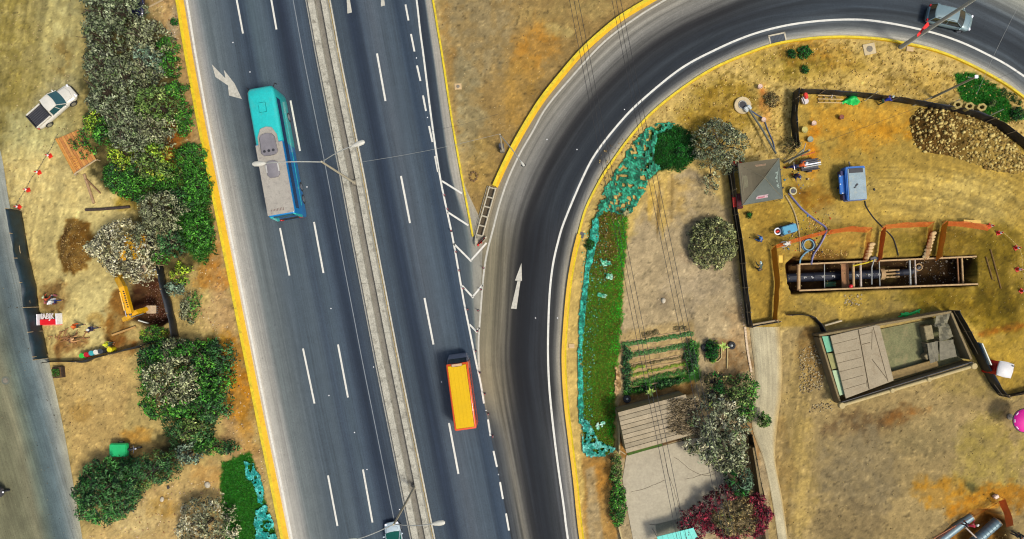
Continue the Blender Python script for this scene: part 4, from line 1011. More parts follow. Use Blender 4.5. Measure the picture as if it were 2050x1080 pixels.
def ring_se(x, w, z0, z1, n=14, p=3.2):
    """cross-section of a car body at station x"""
    out = []; zc, hz = (z0 + z1) / 2, (z1 - z0) / 2
    for k in range(n):
        a = 2 * PI * k / n + PI / n; c, s = math.cos(a), math.sin(a)
        out.append((x, w * abs(c) ** (2 / p) * (1 if c > 0 else -1), zc + hz * abs(s) ** (2 / p) * (1 if s > 0 else -1)))
    return out
def interp_st(st, n):
    xs = np.array([s[0] for s in st]); t = np.linspace(xs[0], xs[-1], n)
    return [(x, *[float(np.interp(x, xs, [s[k] for s in st])) for k in range(1, len(st[0]))]) for x in t]
def car(name, loc, rz, L, W, paint, label, cat='car', kind='hatch', roofpaint=None, Ht=1.5, group=None, glass=None, rails=False):
    """+x is forward"""
    glass = glass or M_GLASS; roofpaint = roofpaint or paint
    root = empty(name, loc, rz, label, cat, group); h = L / 2; w = W / 2; bz = .92 if Ht < 1.6 else 1.05
    st = [(-h, w * .72, .38, bz * .86), (-h + .12, w * .9, .3, bz * .97), (-h + .5, w * .98, .26, bz), (-h * .3, w, .24, bz + .02), (h * .35, w, .24, bz + .0), (h * .62, w * .985, .26, bz * .97), (h - .35, w * .93, .3, bz * .86), (h - .1, w * .8, .36, bz * .76), (h, w * .6, .4, bz * .66)]
    body = MB().loft([ring_se(x, ww, a, b) for x, ww, a, b in interp_st(st, 26)])
    body.build('body', paint, root, smooth=True)
    if kind == 'pickup': g0, g1, r0, r1 = -.18 * h, .52 * h, -.10 * h, .24 * h
    elif kind == 'sedan': g0, g1, r0, r1 = -.66 * h, .52 * h, -.34 * h, .14 * h
    else: g0, g1, r0, r1 = -.92 * h, .55 * h, -.78 * h, .16 * h
    zb, zt = bz - .03, Ht - .06; wb, wt = w * .93, w * .74
    # glasshouse
    def rect(x0, x1, ww, z, bow=.06, n=7):
        front = [(x1 + bow * (1 - (2 * t - 1) ** 2) - .03, ww * (2 * t - 1), z) for t in np.linspace(0, 1, n)]
        rear = [(x0 - bow * (1 - (2 * t - 1) ** 2), ww * (1 - 2 * t), z) for t in np.linspace(0, 1, n)]
        return front + rear
    MB().loft([rect(g0, g1, wb, zb, .13), rect(r0, r1, wt, zt, .10)]).build('windows', glass, root)
    MB().loft([rect(r0 - .05, r1 + .06, wt + .03, zt - .03, .10), rect(r0 - .02, r1 + .02, wt + .02, zt + .02, .10), rect(r0 + .12, r1 - .1, wt * .86, zt + .065, .08)]).build('roof', roofpaint, root, smooth=True)
    for s in (-1, 1):
        m_ = (g0 + g1) / 2 + .05
        for p_, q_, r_ in (((g1, wb - .01), (r1 + .05, wt + .01), .035), ((g0, wb - .01), (r0 - .03, wt + .01), .05), ((m_, wb + .005), (m_ - .08, wt + .015), .035), ((g0 * .55, wb + .005), (r0 * .6, wt + .015), .04)):
            if r_ == .04 and kind != 'hatch': continue
            MB().tube([(p_[0], s * p_[1], zb), (q_[0], s * q_[1], zt)], r_, 6).build('pillar', paint, root)
    for s in (-1, 1):
        for x in (-h * .62, h * .62): wheel(root, x, s * (w - .12), .33 if kind != 'pickup' else .38, .24)
        MB().box((h - .16, s * w * .66, bz * .68), (.2, w * .34, .16), rz=-s * .35).build('headlight', M_LAMPW, root, bevel=.03)
        MB().box((-h + .08, s * w * .78, bz * .8), (.14, w * .24, .26)).build('taillight', M_LAMPR, root, bevel=.02)
        MB().ell((g1 - .25, s * (w + .1), zb + .06), (.09, .12, .08)).build('mirror', paint, root, smooth=True)
    MB().box((h * .995, 0, .42), (.1, w * 1.3, .2)).build('bumper', M_BLACK, root, bevel=.03)
    MB().box((-h * .995, 0, .42), (.1, w * 1.4, .2)).build('bumper', M_BLACK, root, bevel=.03)
    # panel gaps of the bonnet
    gp = MB()
    gp.tube([(g1 + .1, w * .75, bz - .01), (h - .45, w * .66, bz * .86), (h - .3, 0, bz * .86), (h - .45, -w * .66, bz * .86), (g1 + .1, -w * .75, bz - .01)], .008, 4)
    gp.build('bonnet_seam', M_BLACK, root)
    if rails:
        for s in (-1, 1): MB().tube([(r0 + .2, s * (wt - .04), zt + .05), (r0 + .3, s * (wt - .04), zt + .1), (r1 - .3, s * (wt - .04), zt + .1), (r1 - .2, s * (wt - .04), zt + .05)], .02, 6).build('roof_rail', M_DARK, root)
    return root
def dirn(x0, y0, x1, y1): return math.atan2(-(y1 - y0), x1 - x0)

# white pickup
P_WH = mat('white_car_paint', alb(226, 222, 212), .3, var=.05, fine=.04, coat=.6, dirt=(*alb(186, 170, 140), .3))
pk = car('pickup_truck', U(104, 213, .9)[:2] + (0,), dirn(70, 245, 142, 182), 5.1, 1.85, P_WH, 'white pickup truck with an open black load bed parked on the dirt yard', 'pickup truck', 'pickup', Ht=1.75, glass=M_GLASSB)
for ch in list(pk.children):
    if ch.name.startswith('body'): ch.scale = (1, 1, 1)
h = 5.1 / 2; bed = MB()
bed.box((-h * .60, 0, 1.0), (1.7, 1.5, .10)); o = bed.build('bed_liner', M_BLACK, pk)
o.location = (0, 0, .06)
for s in (-1, 1): MB().box((-h * .60, s * .80, 1.11), (1.78, .11, .26)).build('bed_side', P_WH, pk, bevel=.03)
MB().box((-h * .965, 0, 1.09), (.10, 1.6, .28)).build('tailgate', M_BLACK, pk, bevel=.02)
MB().box((-h * .25, 0, 1.12), (.07, 1.6, .26)).build('bed_bulkhead', M_BLACK, pk, bevel=.02)
mb = MB()
for k in range(7): mb.box((-h * .60, -.6 + k * .2, 1.118), (1.6, .06, .02))
mb.build('bed_ribs', M_DARK, pk)

# silver-blue people carrier on the bend
P_SV = mat('silver_blue_car_paint', alb(134, 158, 164), .28, metal=.35, var=.05, fine=.04, coat=.6)
P_DK = mat('dark_teal_paint', alb(40, 56, 60), .3, metal=.3, var=.08, coat=.5)
sc = car('car', U(1902, 36, .8)[:2] + (0,), dirn(1858, 26, 1946, 46), 4.55, 1.85, P_SV, 'silver-blue hatchback driving round the bend by the red pennant', 'car', 'hatch', Ht=1.62, rails=True)
# small white-blue car at the bottom edge
P_LB = mat('pale_blue_car_paint', alb(190, 206, 216), .3, var=.06, coat=.6)
car('car', U(790, 1086, .8)[:2] + (0,), dirn(794, 1118, 781, 1052), 3.9, 1.62, P_LB, 'pale blue car with green glass cut by the bottom edge of the photo', 'car', 'sedan', Ht=1.45, glass=mat('green_glass', (.01, .10, .07), .1, fine=0))
# dark blue car half under the trees
P_NB = mat('navy_car_paint', alb(22, 26, 66), .2, var=.1, coat=.8)
car('car', U(268, -8, .8)[:2] + (0,), dirn(268, -60, 272, 30), 4.2, 1.75, P_NB, 'dark navy car parked at the top edge, half under the grey-green trees', 'car', 'sedan', Ht=1.45)

# coach ---------------------------------------------------------------
P_TQ = mat('turquoise_paint', alb(38, 196, 196), .3, var=.07, scale=1, coat=.4, dirt=(*alb(90, 170, 160), .4))
P_BL = mat('bright_blue_paint', alb(10, 128, 200), .28, var=.06, scale=1, coat=.5)
P_GR = mat('dusty_grey_roof', alb(170, 164, 154), .6, var=.10, scale=1.2, fine=.1, dirt=(*alb(118, 108, 108), .6))
P_NV = mat('deep_blue_glass', (.008, .03, .09), .1, fine=0, coat=.6)
HB = 3.95; a0 = U(518, 174, HB); a1 = U(563, 428, HB)
L = math.hypot(a0[0] - a1[0], a0[1] - a1[1]) + .25
bus = empty('coach', ((a0[0] + a1[0]) / 2, (a0[1] + a1[1]) / 2, 0), math.atan2(a0[1] - a1[1], a0[0] - a1[0]), 'long turquoise and grey coach with roof air-conditioning pods driving down the highway', 'coach')
h = L / 2; w = 1.29
def bsec(x, ww, z0, z1, r=.32):
    pts = []
    for (cy, cz, a0_, rr) in ((ww - r, z1 - r, 0, r), (-ww + r, z1 - r, 90, r), (-ww + .12, z0 + .12, 180, .12), (ww - .12, z0 + .12, 270, .12)):
        for k in range(5):
            a = math.radians(a0_ + k * 22.5); pts.append((x, cy + rr * math.cos(a), cz + rr * math.sin(a)))
    return pts
def bodyring(x, inset=0, top=0): return bsec(x, w - inset, .32, HB - top)
MB().loft([bodyring(h * .12 - .02, 0, .0), bodyring(h - 1.0), bodyring(h - .45, .04, .05), bodyring(h - .15, .14, .22), bodyring(h - .02, .3, .55)]).build('front_body', P_TQ, bus, smooth=True)
MB().loft([bsec(-h, w - .06, .32, HB - .1, .12), bsec(-h + .25, w, .32, HB - .02, .12), bsec(h * .12 - .03, w, .32, HB, .12)]).build('rear_body', P_BL, bus, smooth=True)
MB().box((-h * .44, 0, HB + .012), (h * 1.12 - .2, 2 * w - .02, .07)).build('rear_roof', P_GR, bus, bevel=.03)
MB().loft([[(x, y, z) for x, y in ((h * .36, 0), (h * .34, .55), (h * .22, .92), (-.02, .98), (-.02, -.98), (h * .22, -.92), (h * .34, -.55))] for z in (HB - .02, HB + .13)]).build('roof_fairing', P_GR, bus, bevel=.05, smooth=True)
for s in (-1, 1):
    MB().box((-h * .05, s * (w + .006), 2.95), (L * .86, .03, .95)).build('side_windows', P_NV, bus, bevel=.02)
    MB().box((-h * .1, s * (w + .008), 1.45), (L * .74, .02, .12)).build('side_stripe', P_TQ, bus)
    for x in (h - 2.4, -h + 3.0, -h + 1.75): wheel(bus, x, s * (w - .14), .5, .3)
    MB().tube([(h - .3, s * 1.1, 3.5), (h + .2, s * 1.35, 3.3), (h + .22, s * 1.38, 2.8)], .05, 6).build('mirror', M_BLACK, bus)
    MB().box((h * 1.0 - .12, s * .85, .85), (.2, .4, .25)).build('headlight', M_LAMPW, bus, bevel=.04)
MB().loft([[(h - .06 + dx, y, z) for y, z in ((-1.0, 1.7), (1.0, 1.7), (.95, 3.3), (-.95, 3.3))] for dx in (-.1, .03)]).build('windscreen', M_GLASS, bus, bevel=.02)
ac = MB(); ac.loft([[(x + h * .08, y * k, z) for x, y in ((1.05, 0), (.95, .5), (.7, .72), (-.75, .78), (-1.0, .55), (-1.05, 0), (-1.0, -.55), (-.75, -.78), (.7, -.72), (.95, -.5))] for k, z in ((1, HB + .1), (1, HB + .26), (.9, HB + .34))])
acb = ac.build('air_conditioner', mat('pod_grey', alb(128, 124, 130), .6, var=.12, scale=2), bus, smooth=True)
for y in (-.42, 0, .42): MB().cyl((h * .08 - .62, y, HB + .345), .13, .03, 14).build('fan', M_BLACK, acb)
ac2 = MB()
ac2.loft([[(x - h * .30, y * k, z) for x, y in ((.8, .25), (.65, .55), (-.5, .6), (-.75, .4), (-.8, 0), (-.75, -.4), (-.5, -.6), (.65, -.55), (.8, -.25))] for k, z in ((1, HB + .03), (.98, HB + .2), (.8, HB + .25))])
p2 = ac2.build('roof_pod', MATS['pod_grey'], bus, smooth=True)
for s in (-1, 1): MB().box((-h * .30 + .1, s * .56, HB + .2), (.75, .14, .12)).build('pod_vent', mat('vent_pale', alb(196, 194, 190), .5), p2, bevel=.03)
MB().box((h * .66, 0, HB + .02), (.95, .72, .07)).build('roof_hatch', P_TQ, bus, bevel=.04)
mb = MB()
for k in range(9): mb.box((-h + .55, -.9 + k * .14 + .6, HB + .045), (.32 - .02 * k, .045, .02))
mb.build('roof_louvres', mat('rust_dark', alb(96, 60, 54), .8), bus)
# rear: fins either side of a dark window
for s in (-1, 1):
    MB().loft([[(-h + .3, s * (w - .06), HB - .1), (-h + .3, s * (w - .34), HB - .02), (-h - .02, s * (w - .34), HB - .35), (-h - .1, s * (w - .06), HB - .45)], [(-h + .1, s * (w - .04), 1.6), (-h + .1, s * (w - .3), 1.6), (-h - .14, s * (w - .3), 1.6), (-h - .2, s * (w - .04), 1.6)]]).build('rear_fin', P_TQ, bus, bevel=.03)
    MB().box((-h - .06, s * .95, 1.2), (.12, .3, .5)).build('taillight', M_LAMPR, bus, bevel=.03)
MB().box((-h + .0, 0, 2.9), (.14, 1.8, 1.3), ry=-.12).build('rear_window', M_GLASSB, bus, bevel=.04)
MB().box((-h - .02, 0, 1.3), (.1, 2.0, .9)).build('engine_grille', M_BLACK, bus, bevel=.03)

# yellow van ------------------------------------------------------------
P_YE = mat('yellow_van_roof', alb(226, 182, 0), .95, var=.05, scale=.8, fine=.04, dirt=(*alb(214, 176, 30), .4))
P_OR = mat('orange_van_paint', alb(226, 84, 8), .35, var=.06, coat=.4)
HV = 3.1; a0 = U(914, 728, HV); a1 = U(932, 861, HV)
L = math.hypot(a0[0] - a1[0], a0[1] - a1[1]); van = empty('minibus', ((a0[0] + a1[0]) / 2, (a0[1] + a1[1]) / 2, 0), math.atan2(a0[1] - a1[1], a0[0] - a1[0]), 'yellow-roofed orange minibus driving up the highway next to the slip road', 'minibus')
h = L / 2; w = 1.06
def vsec(x, ww, z0, z1): return bsec(x, ww, z0, z1, .14)
MB().loft([vsec(-h, w - .05, .35, HV - .12), vsec(-h + .12, w, .32, HV - .05), vsec(h - .1, w, .32, HV - .05), vsec(h, w - .04, .34, HV - .12)]).build('body', P_OR, van, smooth=True)
MB().box((-.0, 0, HV - .04), (L - .34, 2 * w - .34, .06)).build('roof', P_YE, van, bevel=.03)
mb = MB()
for k in range(5): mb.box((-.05, -.7 + k * .35, HV - .005), (L - .8, .05, .025))
mb.build('roof_rib', P_YE, van)
MB().loft([vsec(h - .05, w - .02, .35, 2.35), vsec(h + .35, w - .06, .36, 1.75), vsec(h + .72, w - .2, .42, 1.25)]).build('nose', mat('grey_nose_paint', alb(120, 124, 142), .3, coat=.4), van, smooth=True)
MB().loft([[(h - .02, -.86, 2.75), (h - .02, .86, 2.75), (h + .02, .86, 2.78), (h + .02, -.86, 2.78)], [(h + .3, -.9, 1.78), (h + .3, .9, 1.78), (h + .36, .9, 1.8), (h + .36, -.9, 1.8)]]).build('windscreen', M_GLASS, van)
MB().box((h - .16, 0, HV + .02), (.3, 1.05, .07)).build('roof_spoiler', mat('peach_plastic', alb(206, 166, 130), .5), van, bevel=.04)
for s in (-1, 1):
    MB().box((0, s * (w + .004), 2.2), (L * .8, .02, .7)).build('side_windows', M_GLASS, van, bevel=.02)
    for x in (h - .7, -h + 1.3): wheel(van, x, s * (w - .14), .37, .24)
    MB().box((h + .6, s * .68, .82), (.16, .34, .2)).build('headlight', M_LAMPW, van, bevel=.03)
    MB().box((-h - .01, s * .86, 1.3), (.06, .2, .5)).build('taillight', M_LAMPR, van, bevel=.02)
    MB().tube([(h - .05, s * 1.0, 2.2), (h + .25, s * 1.25, 2.1), (h + .25, s * 1.27, 1.75)], .05, 6).build('mirror', M_BLACK, van)

# three-wheeler cut by the left edge
mt = empty('motor_tricycle', P(2, 982), math.radians(4), 'black three-wheeled motor taxi with an orange stripe on the side road', 'tricycle')
MB().loft([bsec(-1.35, .58, .4, 1.55, .15), bsec(.1, .62, .4, 1.62, .15), bsec(.5, .5, .45, 1.45, .12), bsec(.72, .3, .5, 1.1, .1)]).build('cabin', M_DARK, mt, smooth=True)
MB().box((-.5, 0, 1.65), (1.2, .5, .06)).build('roof_stripe', mat('orange_stripe', alb(216, 120, 40), .5), mt, bevel=.02)
for y in (-.24, .24): MB().box((-.45, y, 1.69), (1.1, .05, .05)).build('roof_bar', M_LAMPW, mt)
for x, y in ((-.9, -.62), (-.9, .62), (.8, 0)): wheel(mt, x, y, .24, .12)
for y in (-.42, .42): MB().ell((.62, y, 1.1), (.1, .1, .08)).build('mirror', M_LAMPW, mt, smooth=True)
MB().ell((.82, 0, .8), (.08, .1, .1)).build('headlight', M_LAMPW, mt, smooth=True)

# green covered cart
ct = empty('cargo_tricycle', P(252, 897), math.radians(0), 'small cargo tricycle under a bright green tarpaulin parked beside the dark drooping tree', 'tricycle')
mb = MB(); mb.box((-.15, 0, .9), (1.72, 1.36, .5), taper=(.97, .94)); mb.build('tarpaulin', mat('green_tarp', alb(24, 190, 112), .55, var=.14, scale=1.5, fine=.05, bump=.3), ct, bevel=.08, smooth=True)
MB().box((-.15, 0, .52), (1.6, 1.2, .25)).build('cargo_box', M_DARK, ct, bevel=.02)
for y in (-.62, .62): wheel(ct, -.3, y, .3, .14)
MB().tube([(.6, 0, .55), (1.0, .05, .7), (1.45, .1, .45)], [.12, .16, .08], 8).build('motorcycle_frame', M_DARK, ct, smooth=True)
wheel(ct, 1.5, .1, .28, .1)
MB().ell((.95, .03, .9), (.3, .14, .1)).build('seat', M_BLACK, ct, smooth=True)
MB().tube([(1.3, -.32, 1.0), (1.38, .08, 1.0), (1.3, .46, 1.0)], .025, 6).build('handlebar', M_CHROME, ct)
MB().ell((1.45, .1, .85), (.09, .1, .09)).build('headlight', M_LAMPW, ct, smooth=True)
# ------------------------------------------------------------------ street furniture, cables
def lamp_post(base, jn, heads, h, label, group=None, r=.13, hs=1.0):
    """pole leaning nowhere: base and arms placed in plan; arms are listed as surveyed head positions"""
    bx, by, _ = P(*base); root = empty('street_lamp', (bx, by, 0), 0, label, 'street lamp', group)
    mb = MB(); mb.tube([(0, 0, .1), (0, 0, h)], [r, r * .6], 12); mb.build('pole', mat('lamp_pole_concrete', alb(190, 180, 156), .8, var=.1), root, smooth=True)
    MB().box((0, 0, .35), (.45, .45, .7)).build('pole_base', M_CONCD, root, bevel=.03)
    for (hx, hy) in heads:
        X, Y, _ = U(hx, hy, h + 1.0); dx, dy = X - bx, Y - by
        pts = [(dx * t, dy * t, h - .15 + 1.2 * math.sin(min(t * 1.25, 1) * PI / 2)) for t in np.linspace(0, 1, 9)]
        MB().tube(pts, .042, 8).build('arm', M_STEEL, root, smooth=True)
        ln = math.hypot(dx, dy); a = math.atan2(dy, dx); e = pts[-1]
        hd = MB(); c_, s_ = math.cos(a), math.sin(a)
        rings = []
        for t, ww, hh in ((-.1, .07, .06), (.15, .16, .10), (.5, .22, .13), (.85, .2, .12), (1.0, .1, .08)):
            ring = []
            for k in range(10):
                b = 2 * PI * k / 10; y = ww * math.cos(b); z = hh * math.sin(b)
                ring.append((e[0] + (c_ * (t - .3) - s_ * y) * hs, e[1] + (s_ * (t - .3) + c_ * y) * hs, e[2] + z * hs))
            rings.append(ring)
        o = hd.loft(rings).build('lamp_head', mat('lamp_head_grey', alb(204, 202, 192), .4, var=.06), root, smooth=True)
        MB().ell((e[0] + c_ * .2, e[1] + s_ * .2, e[2] - .1), (.22, .16, .1)).build('lens', M_GLASS, o, smooth=True)
    return root
lamp_post((712, 368), None, [(523, 328), (714, 290)], 11.5, 'tall double-armed street lamp in the median whose left arm reaches over the coach', 'street lamps')
lamp_post((832, 972), None, [(706, 1082), (874, 1048)], 11.5, 'tall double-armed street lamp in the median near the bottom edge', 'street lamps')
# lamp on the dry triangle
r_ = lamp_post((1006, 303), None, [(1045, 327)], 7.2, 'single-armed street lamp on the dry triangle next to the yellow kerb', 'street lamps', r=.1, hs=.5)
MB().box((-.1, .35, .5), (.5, .5, .6)).build('cabinet', M_DARK, r_, bevel=.04)

def cable(pts, r, m, label, group=None, name='power_cable', cat='cable'):
    mb = MB().tube(pts, r, 5); o = mb.build(name, m); return tag(o, label, cat, group)
M_CABLE = mat('black_cable', (.012, .012, .012), .7)
def span(a, b, h, sag=.4, n=14):
    A = U(*a, h); B = U(*b, h)
    return [(A[0] + (B[0] - A[0]) * t, A[1] + (B[1] - A[1]) * t, h - sag * math.sin(t * PI)) for t in np.linspace(0, 1, n)]
for i, (o0, o1, wd) in enumerate([(0, 0, 'leftmost'), (9, 8, 'second from the left'), (18, 17, 'third from the left')]):
    cable(span((1134 + o0, -30), (1362 + o1 * 1.1, 1110), 9.5), .022, M_CABLE, f'thin black overhead cable, {wd} of the three in the left bundle', 'overhead cables crossing the bend')
for i, (o0, o1, wd) in enumerate([(0, 0, 'leftmost'), (8, 11, 'second'), (17, 22, 'third')]):
    cable(span((1219 + o0, -30), (1456 + o1, 1110), 9.5), .022, M_CABLE, f'thin black overhead cable, {wd} from left in the right bundle', 'overhead cables crossing the bend')
cable(span((716, 326), (1002, 268), 7.8, .8), .012, M_STEEL, 'thin grey wire strung from the median lamp to the triangle lamp')
cable([P(1003, 268, 7.5), P(940, 285, 7.2), P(880, 296, 7)], .01, M_CABLE, 'thin dark wire hanging over the tip of the dry triangle')
cable(span((1640, 288), (2070, 130), 6, .3), .012, M_CABLE, 'thin dark wire crossing the building site towards the grey pole')
cable(span((1955, 190), (2040, 10), 7, .2), .012, M_STEEL, 'thin pale wire over the far end of the bend')
# tall grey mast with a red pennant at the bend
bx, by, _ = P(1803, 95); root = empty('signal_mast', (bx, by, 0), 0, 'tall grey mast with a red pennant rising beside the bend', 'mast')
tx, ty, tz = U(1938, -2, 12.4)
MB().tube([(0, 0, 0), ((tx - bx) * .0, 0, 12.6)], [.22, .13], 12).build('pole', mat('grey_mast', alb(176, 180, 176), .6, var=.08), root, smooth=True)
MB().loft([[(0.0, y, z) for y, z in ((0, 0), (.0, 0), (0, 0))]]) if False else None
fb = MB(); fl = [(-.45, -.35, 3.7), (-.55, -.15, 3.75), (.15, .85, 4.3), (.35, .55, 4.2)]
fb.loft([[(x, y - .02, z) for x, y, z in fl], [(x + .02, y + .02, z) for x, y, z in fl]])
fb.build('pennant', mat('red_cloth', alb(255, 20, 10), .7), root)
# slanting pale pole at the green corner
bx, by, _ = P(1866, 196)
root = empty('utility_pole', (bx, by, 0), 0, 'pale utility pole standing behind the black fence at the green corner', 'pole')
MB().tube([(0, 0, -.1), (0, 0, 6.6)], [.13, .09], 10).build('pole', mat('pale_pole', alb(166, 160, 132), .8), root, smooth=True)
MB().box((0, 0, 6.65), (.3, .3, .12)).build('cap', M_LAMPW, root, bevel=.02)
for k in (-.5, .5): MB().tube([(0, 0, 6.2), (k, .1, 6.25)], .03, 6).build('crossarm', M_STEEL, root)
# pole by the tent
bx, by, _ = P(1570, 326); root = empty('utility_pole', (bx, by, 0), 0, 'grey utility pole with a forked top beside the canopy tent', 'pole')
MB().tube([(0, 0, -.1), (0, 0, 6.0)], [.12, .09], 10).build('pole', mat('grey_pole', alb(150, 148, 132), .8), root, smooth=True)
MB().tube([(.0, 0, 2.2), (.55, .35, 3.2), (.58, 1.1, 3.8)], .05, 8).build('crossarm', M_STEEL, root, smooth=True)
# sloping pipe from the well to the tent + hose
wx_, wy_, _ = P(1486, 212)
mb = MB(); mb.cyl((wx_, wy_, .1), .85, .2, 24); o = mb.build('well_slab', mat('pale_slab', alb(206, 186, 146), .8, var=.12), None, bevel=.03)
root = empty('well', (0, 0, 0), 0, 'open manhole with a pale concrete collar at the top of the long grey pipe', 'manhole'); o.parent = root
MB().cyl((wx_ - .05, wy_ + .05, .215), .36, .03, 20).build('opening', M_BLACK, root)
MB().torus((wx_ - .05, wy_ + .05, .22), .38, .05).build('rim', M_STEEL, root)
cable([P(1492, 216, .5), P(1520, 262, .75), P(1547, 312, .9)], .11, mat('grey_pipe', alb(110, 112, 100), .5, var=.15), 'long straight grey pipe running from the manhole down to the canopy tent', name='pipe', cat='pipe')
cable([P(x, y, .08) for x, y in crom([(1497, 218), (1514, 230), (1528, 240), (1537, 262), (1547, 285), (1550, 300)], 5)], .06, mat('blue_hose', alb(84, 100, 132), .5), 'thin bluish hose curving from the manhole past a white bucket', name='hose', cat='hose')
mb = MB(); mb.box((*P(1494, 220)[:2], .35), (.7, .5, .5), rz=.6); tag(mb.build('pump', mat('pale_pump', alb(196, 204, 206), .4), bevel=.06), 'small whitish pump box beside the open manhole', 'pump')

# ------------------------------------------------------------------ fences of black sheeting
M_SHEET = mat('black_sheeting', alb(26, 30, 36), .5, var=.35, scale=1.2, fine=.2, bump=.3)
M_SHEETB = mat('teal_black_sheeting', alb(20, 46, 58), .5, var=.35, scale=1.2, fine=.2, bump=.3)
M_WOOD = mat('weathered_timber', alb(182, 160, 124), .85, var=.2, scale=3, fine=.2)
M_OWOOD = mat('ochre_timber', alb(214, 150, 66), .8, var=.2, scale=3, fine=.2)
def sheet_fence(base, h, label, m=None, posts=2.4, rail=True, billow=.22, seed=1, post_m=None, railm=None):
    m = m or M_SHEET; rd = np.random.default_rng(seed)
    p = resample([P(*b)[:2] for b in base], .3); n = len(p); rows = 6
    root = empty('sheet_fence', (p[0][0], p[0][1], 0), 0, label, 'fence', 'black sheet fences round the works')
    g = np.gradient(p, axis=0); g /= np.hypot(g[:, 0], g[:, 1])[:, None]; nn = np.stack([-g[:, 1], g[:, 0]], 1)
    s = np.arange(n) * .3; V = []; F = []
    for r in range(rows):
        t = r / (rows - 1); b = billow * math.sin(t * PI) * (vnoise(s / 1.3, s * 0 + seed, seed) - .35) * 2 + .05 * (vnoise(s * 2, s * 0 + r, seed + 3) - .5)
        zz = h * t * (1 + (t > .9) * .05 * (vnoise(s / 1.1, s * 0, seed + 9) - .5))
        V += [(p[i][0] - p[0][0] + nn[i][0] * b[i], p[i][1] - p[0][1] + nn[i][1] * b[i], float(zz[i]) if hasattr(zz, '__len__') else zz) for i in range(n)]
    for r in range(rows - 1):
        for i in range(n - 1): F.append((r * n + i, r * n + i + 1, (r + 1) * n + i + 1, (r + 1) * n + i))
    me = np_mesh('sheet', V, F, smooth=True); o = link('sheet', me, m, root)
    md = o.modifiers.new('thickness', 'SOLIDIFY'); md.thickness = .015
    k = max(1, int(posts / .3))
    for i in list(range(0, n, k)) + [n - 1]:
        MB().tube([(p[i][0] - p[0][0] + nn[i][0] * .05, p[i][1] - p[0][1] + nn[i][1] * .05, -.1), (p[i][0] - p[0][0] + nn[i][0] * .05, p[i][1] - p[0][1] + nn[i][1] * .05, h + .12)], .04, 6).build('post', post_m or M_WOOD, root)
    if rail: MB().tube([(p[i][0] - p[0][0] - nn[i][0] * .05, p[i][1] - p[0][1] - nn[i][1] * .05, h * .52) for i in range(0, n, 4)] , .03, 5).build('rail', railm or M_WOOD, root)
    return root
sheet_fence([(43, 423), (60, 520), (73, 573), (79, 625), (97, 717)], 2.1, 'long black sheet fence along the right edge of the side road', M_SHEETB, seed=2, billow=.3)
sheet_fence([(327, 532), (334, 570), (344, 612), (352, 640), (358, 674)], 1.5, 'black sheet fence right of the digger pit', seed=3, billow=.35)
sheet_fence([(358, 676), (320, 682), (262, 698), (225, 709), (170, 722), (97, 724)], .9, 'low black sheet fence behind the row of coloured drums', seed=4, posts=3.5, rail=False)
sheet_fence([(1588, 300), (1583, 240), (1588, 186)], 1.7, 'short upright black sheet fence between the open manhole and the site', seed=5, billow=.3)
sheet_fence([(1592, 188), (1650, 190), (1720, 196), (1800, 206), (1870, 218), (1940, 232), (1990, 254), (2045, 296), (2110, 350)], 1.6, 'long black sheet fence curving behind the rubble heap', seed=6, rail=False)
sheet_fence([(1455, 336), (1462, 380), (1466, 425), (1478, 500), (1484, 560), (1495, 655)], 1.7, 'long black sheet fence left of the canopy tent and trench', seed=7)
sheet_fence([(1499, 655), (1530, 648), (1556, 644)], 1.0, 'short black sheet fence with a pale timber top at the head of the concrete path', seed=8)
sheet_fence([(1575, 632), (1600, 630), (1622, 634), (1638, 650), (1648, 672)], 1.0, 'low black sheet fence curling towards the roofless building', seed=9, rail=False)
sheet_fence([(1900, 622), (1922, 660), (1944, 700), (1962, 735), (1985, 775), (2000, 793)], 1.6, 'black sheet fence running between the roofless building and the red cabin', seed=10, billow=.3)
sheet_fence([(2002, 793), (2030, 788), (2100, 770)], 1.0, 'black sheet fence running off the right edge above the magenta parasol', seed=11)
# slanting props of the fence
for i, (x, y) in enumerate([(1664, 185), (1740, 192), (1812, 203), (1846, 208), (1902, 214), (1985, 240)]):
    pass
# timber on the entrance
tag(MB().tube([P(1502, 650, .7), P(1553, 641, .7)], .12, 8).build('timber_beam', M_WOOD), 'pale timber beam lying on the short fence at the head of the concrete path', 'beam')
tag(MB().tube([P(1648, 652, .3), P(1682, 642, .35)], .10, 8).build('timber_beam', mat('cream_timber', alb(206, 190, 156), .8)), 'short cream beam beside the top left corner of the roofless building', 'beam')

# ------------------------------------------------------------------ orange mesh barriers round the trench
def net_mat():
    m, nt, b = new_mat('orange_mesh'); b.inputs['Base Color'].default_value = (*alb(232, 96, 20), 1); b.inputs['Roughness'].default_value = .6
    tc = N(nt, 'ShaderNodeTexCoord'); mp = N(nt, 'ShaderNodeMapping'); nt.links.new(tc.outputs['UV'], mp.inputs[0])
    ck = N(nt, 'ShaderNodeTexBrick'); ck.offset = 0; ck.inputs['Scale'].default_value = 9; ck.inputs['Mortar Size'].default_value = .08
    ck.inputs['Color1'].default_value = (0, 0, 0, 1); ck.inputs['Color2'].default_value = (0, 0, 0, 1); ck.inputs['Mortar'].default_value = (1, 1, 1, 1); ck.inputs['Row Height'].default_value = .5
    nt.links.new(mp.outputs[0], ck.inputs[0]); nt.links.new(ck.outputs[0], b.inputs['Alpha'])
    return m
M_NET = net_mat()
M_ORNG = mat('orange_plastic', alb(222, 104, 24), .6, var=.15)
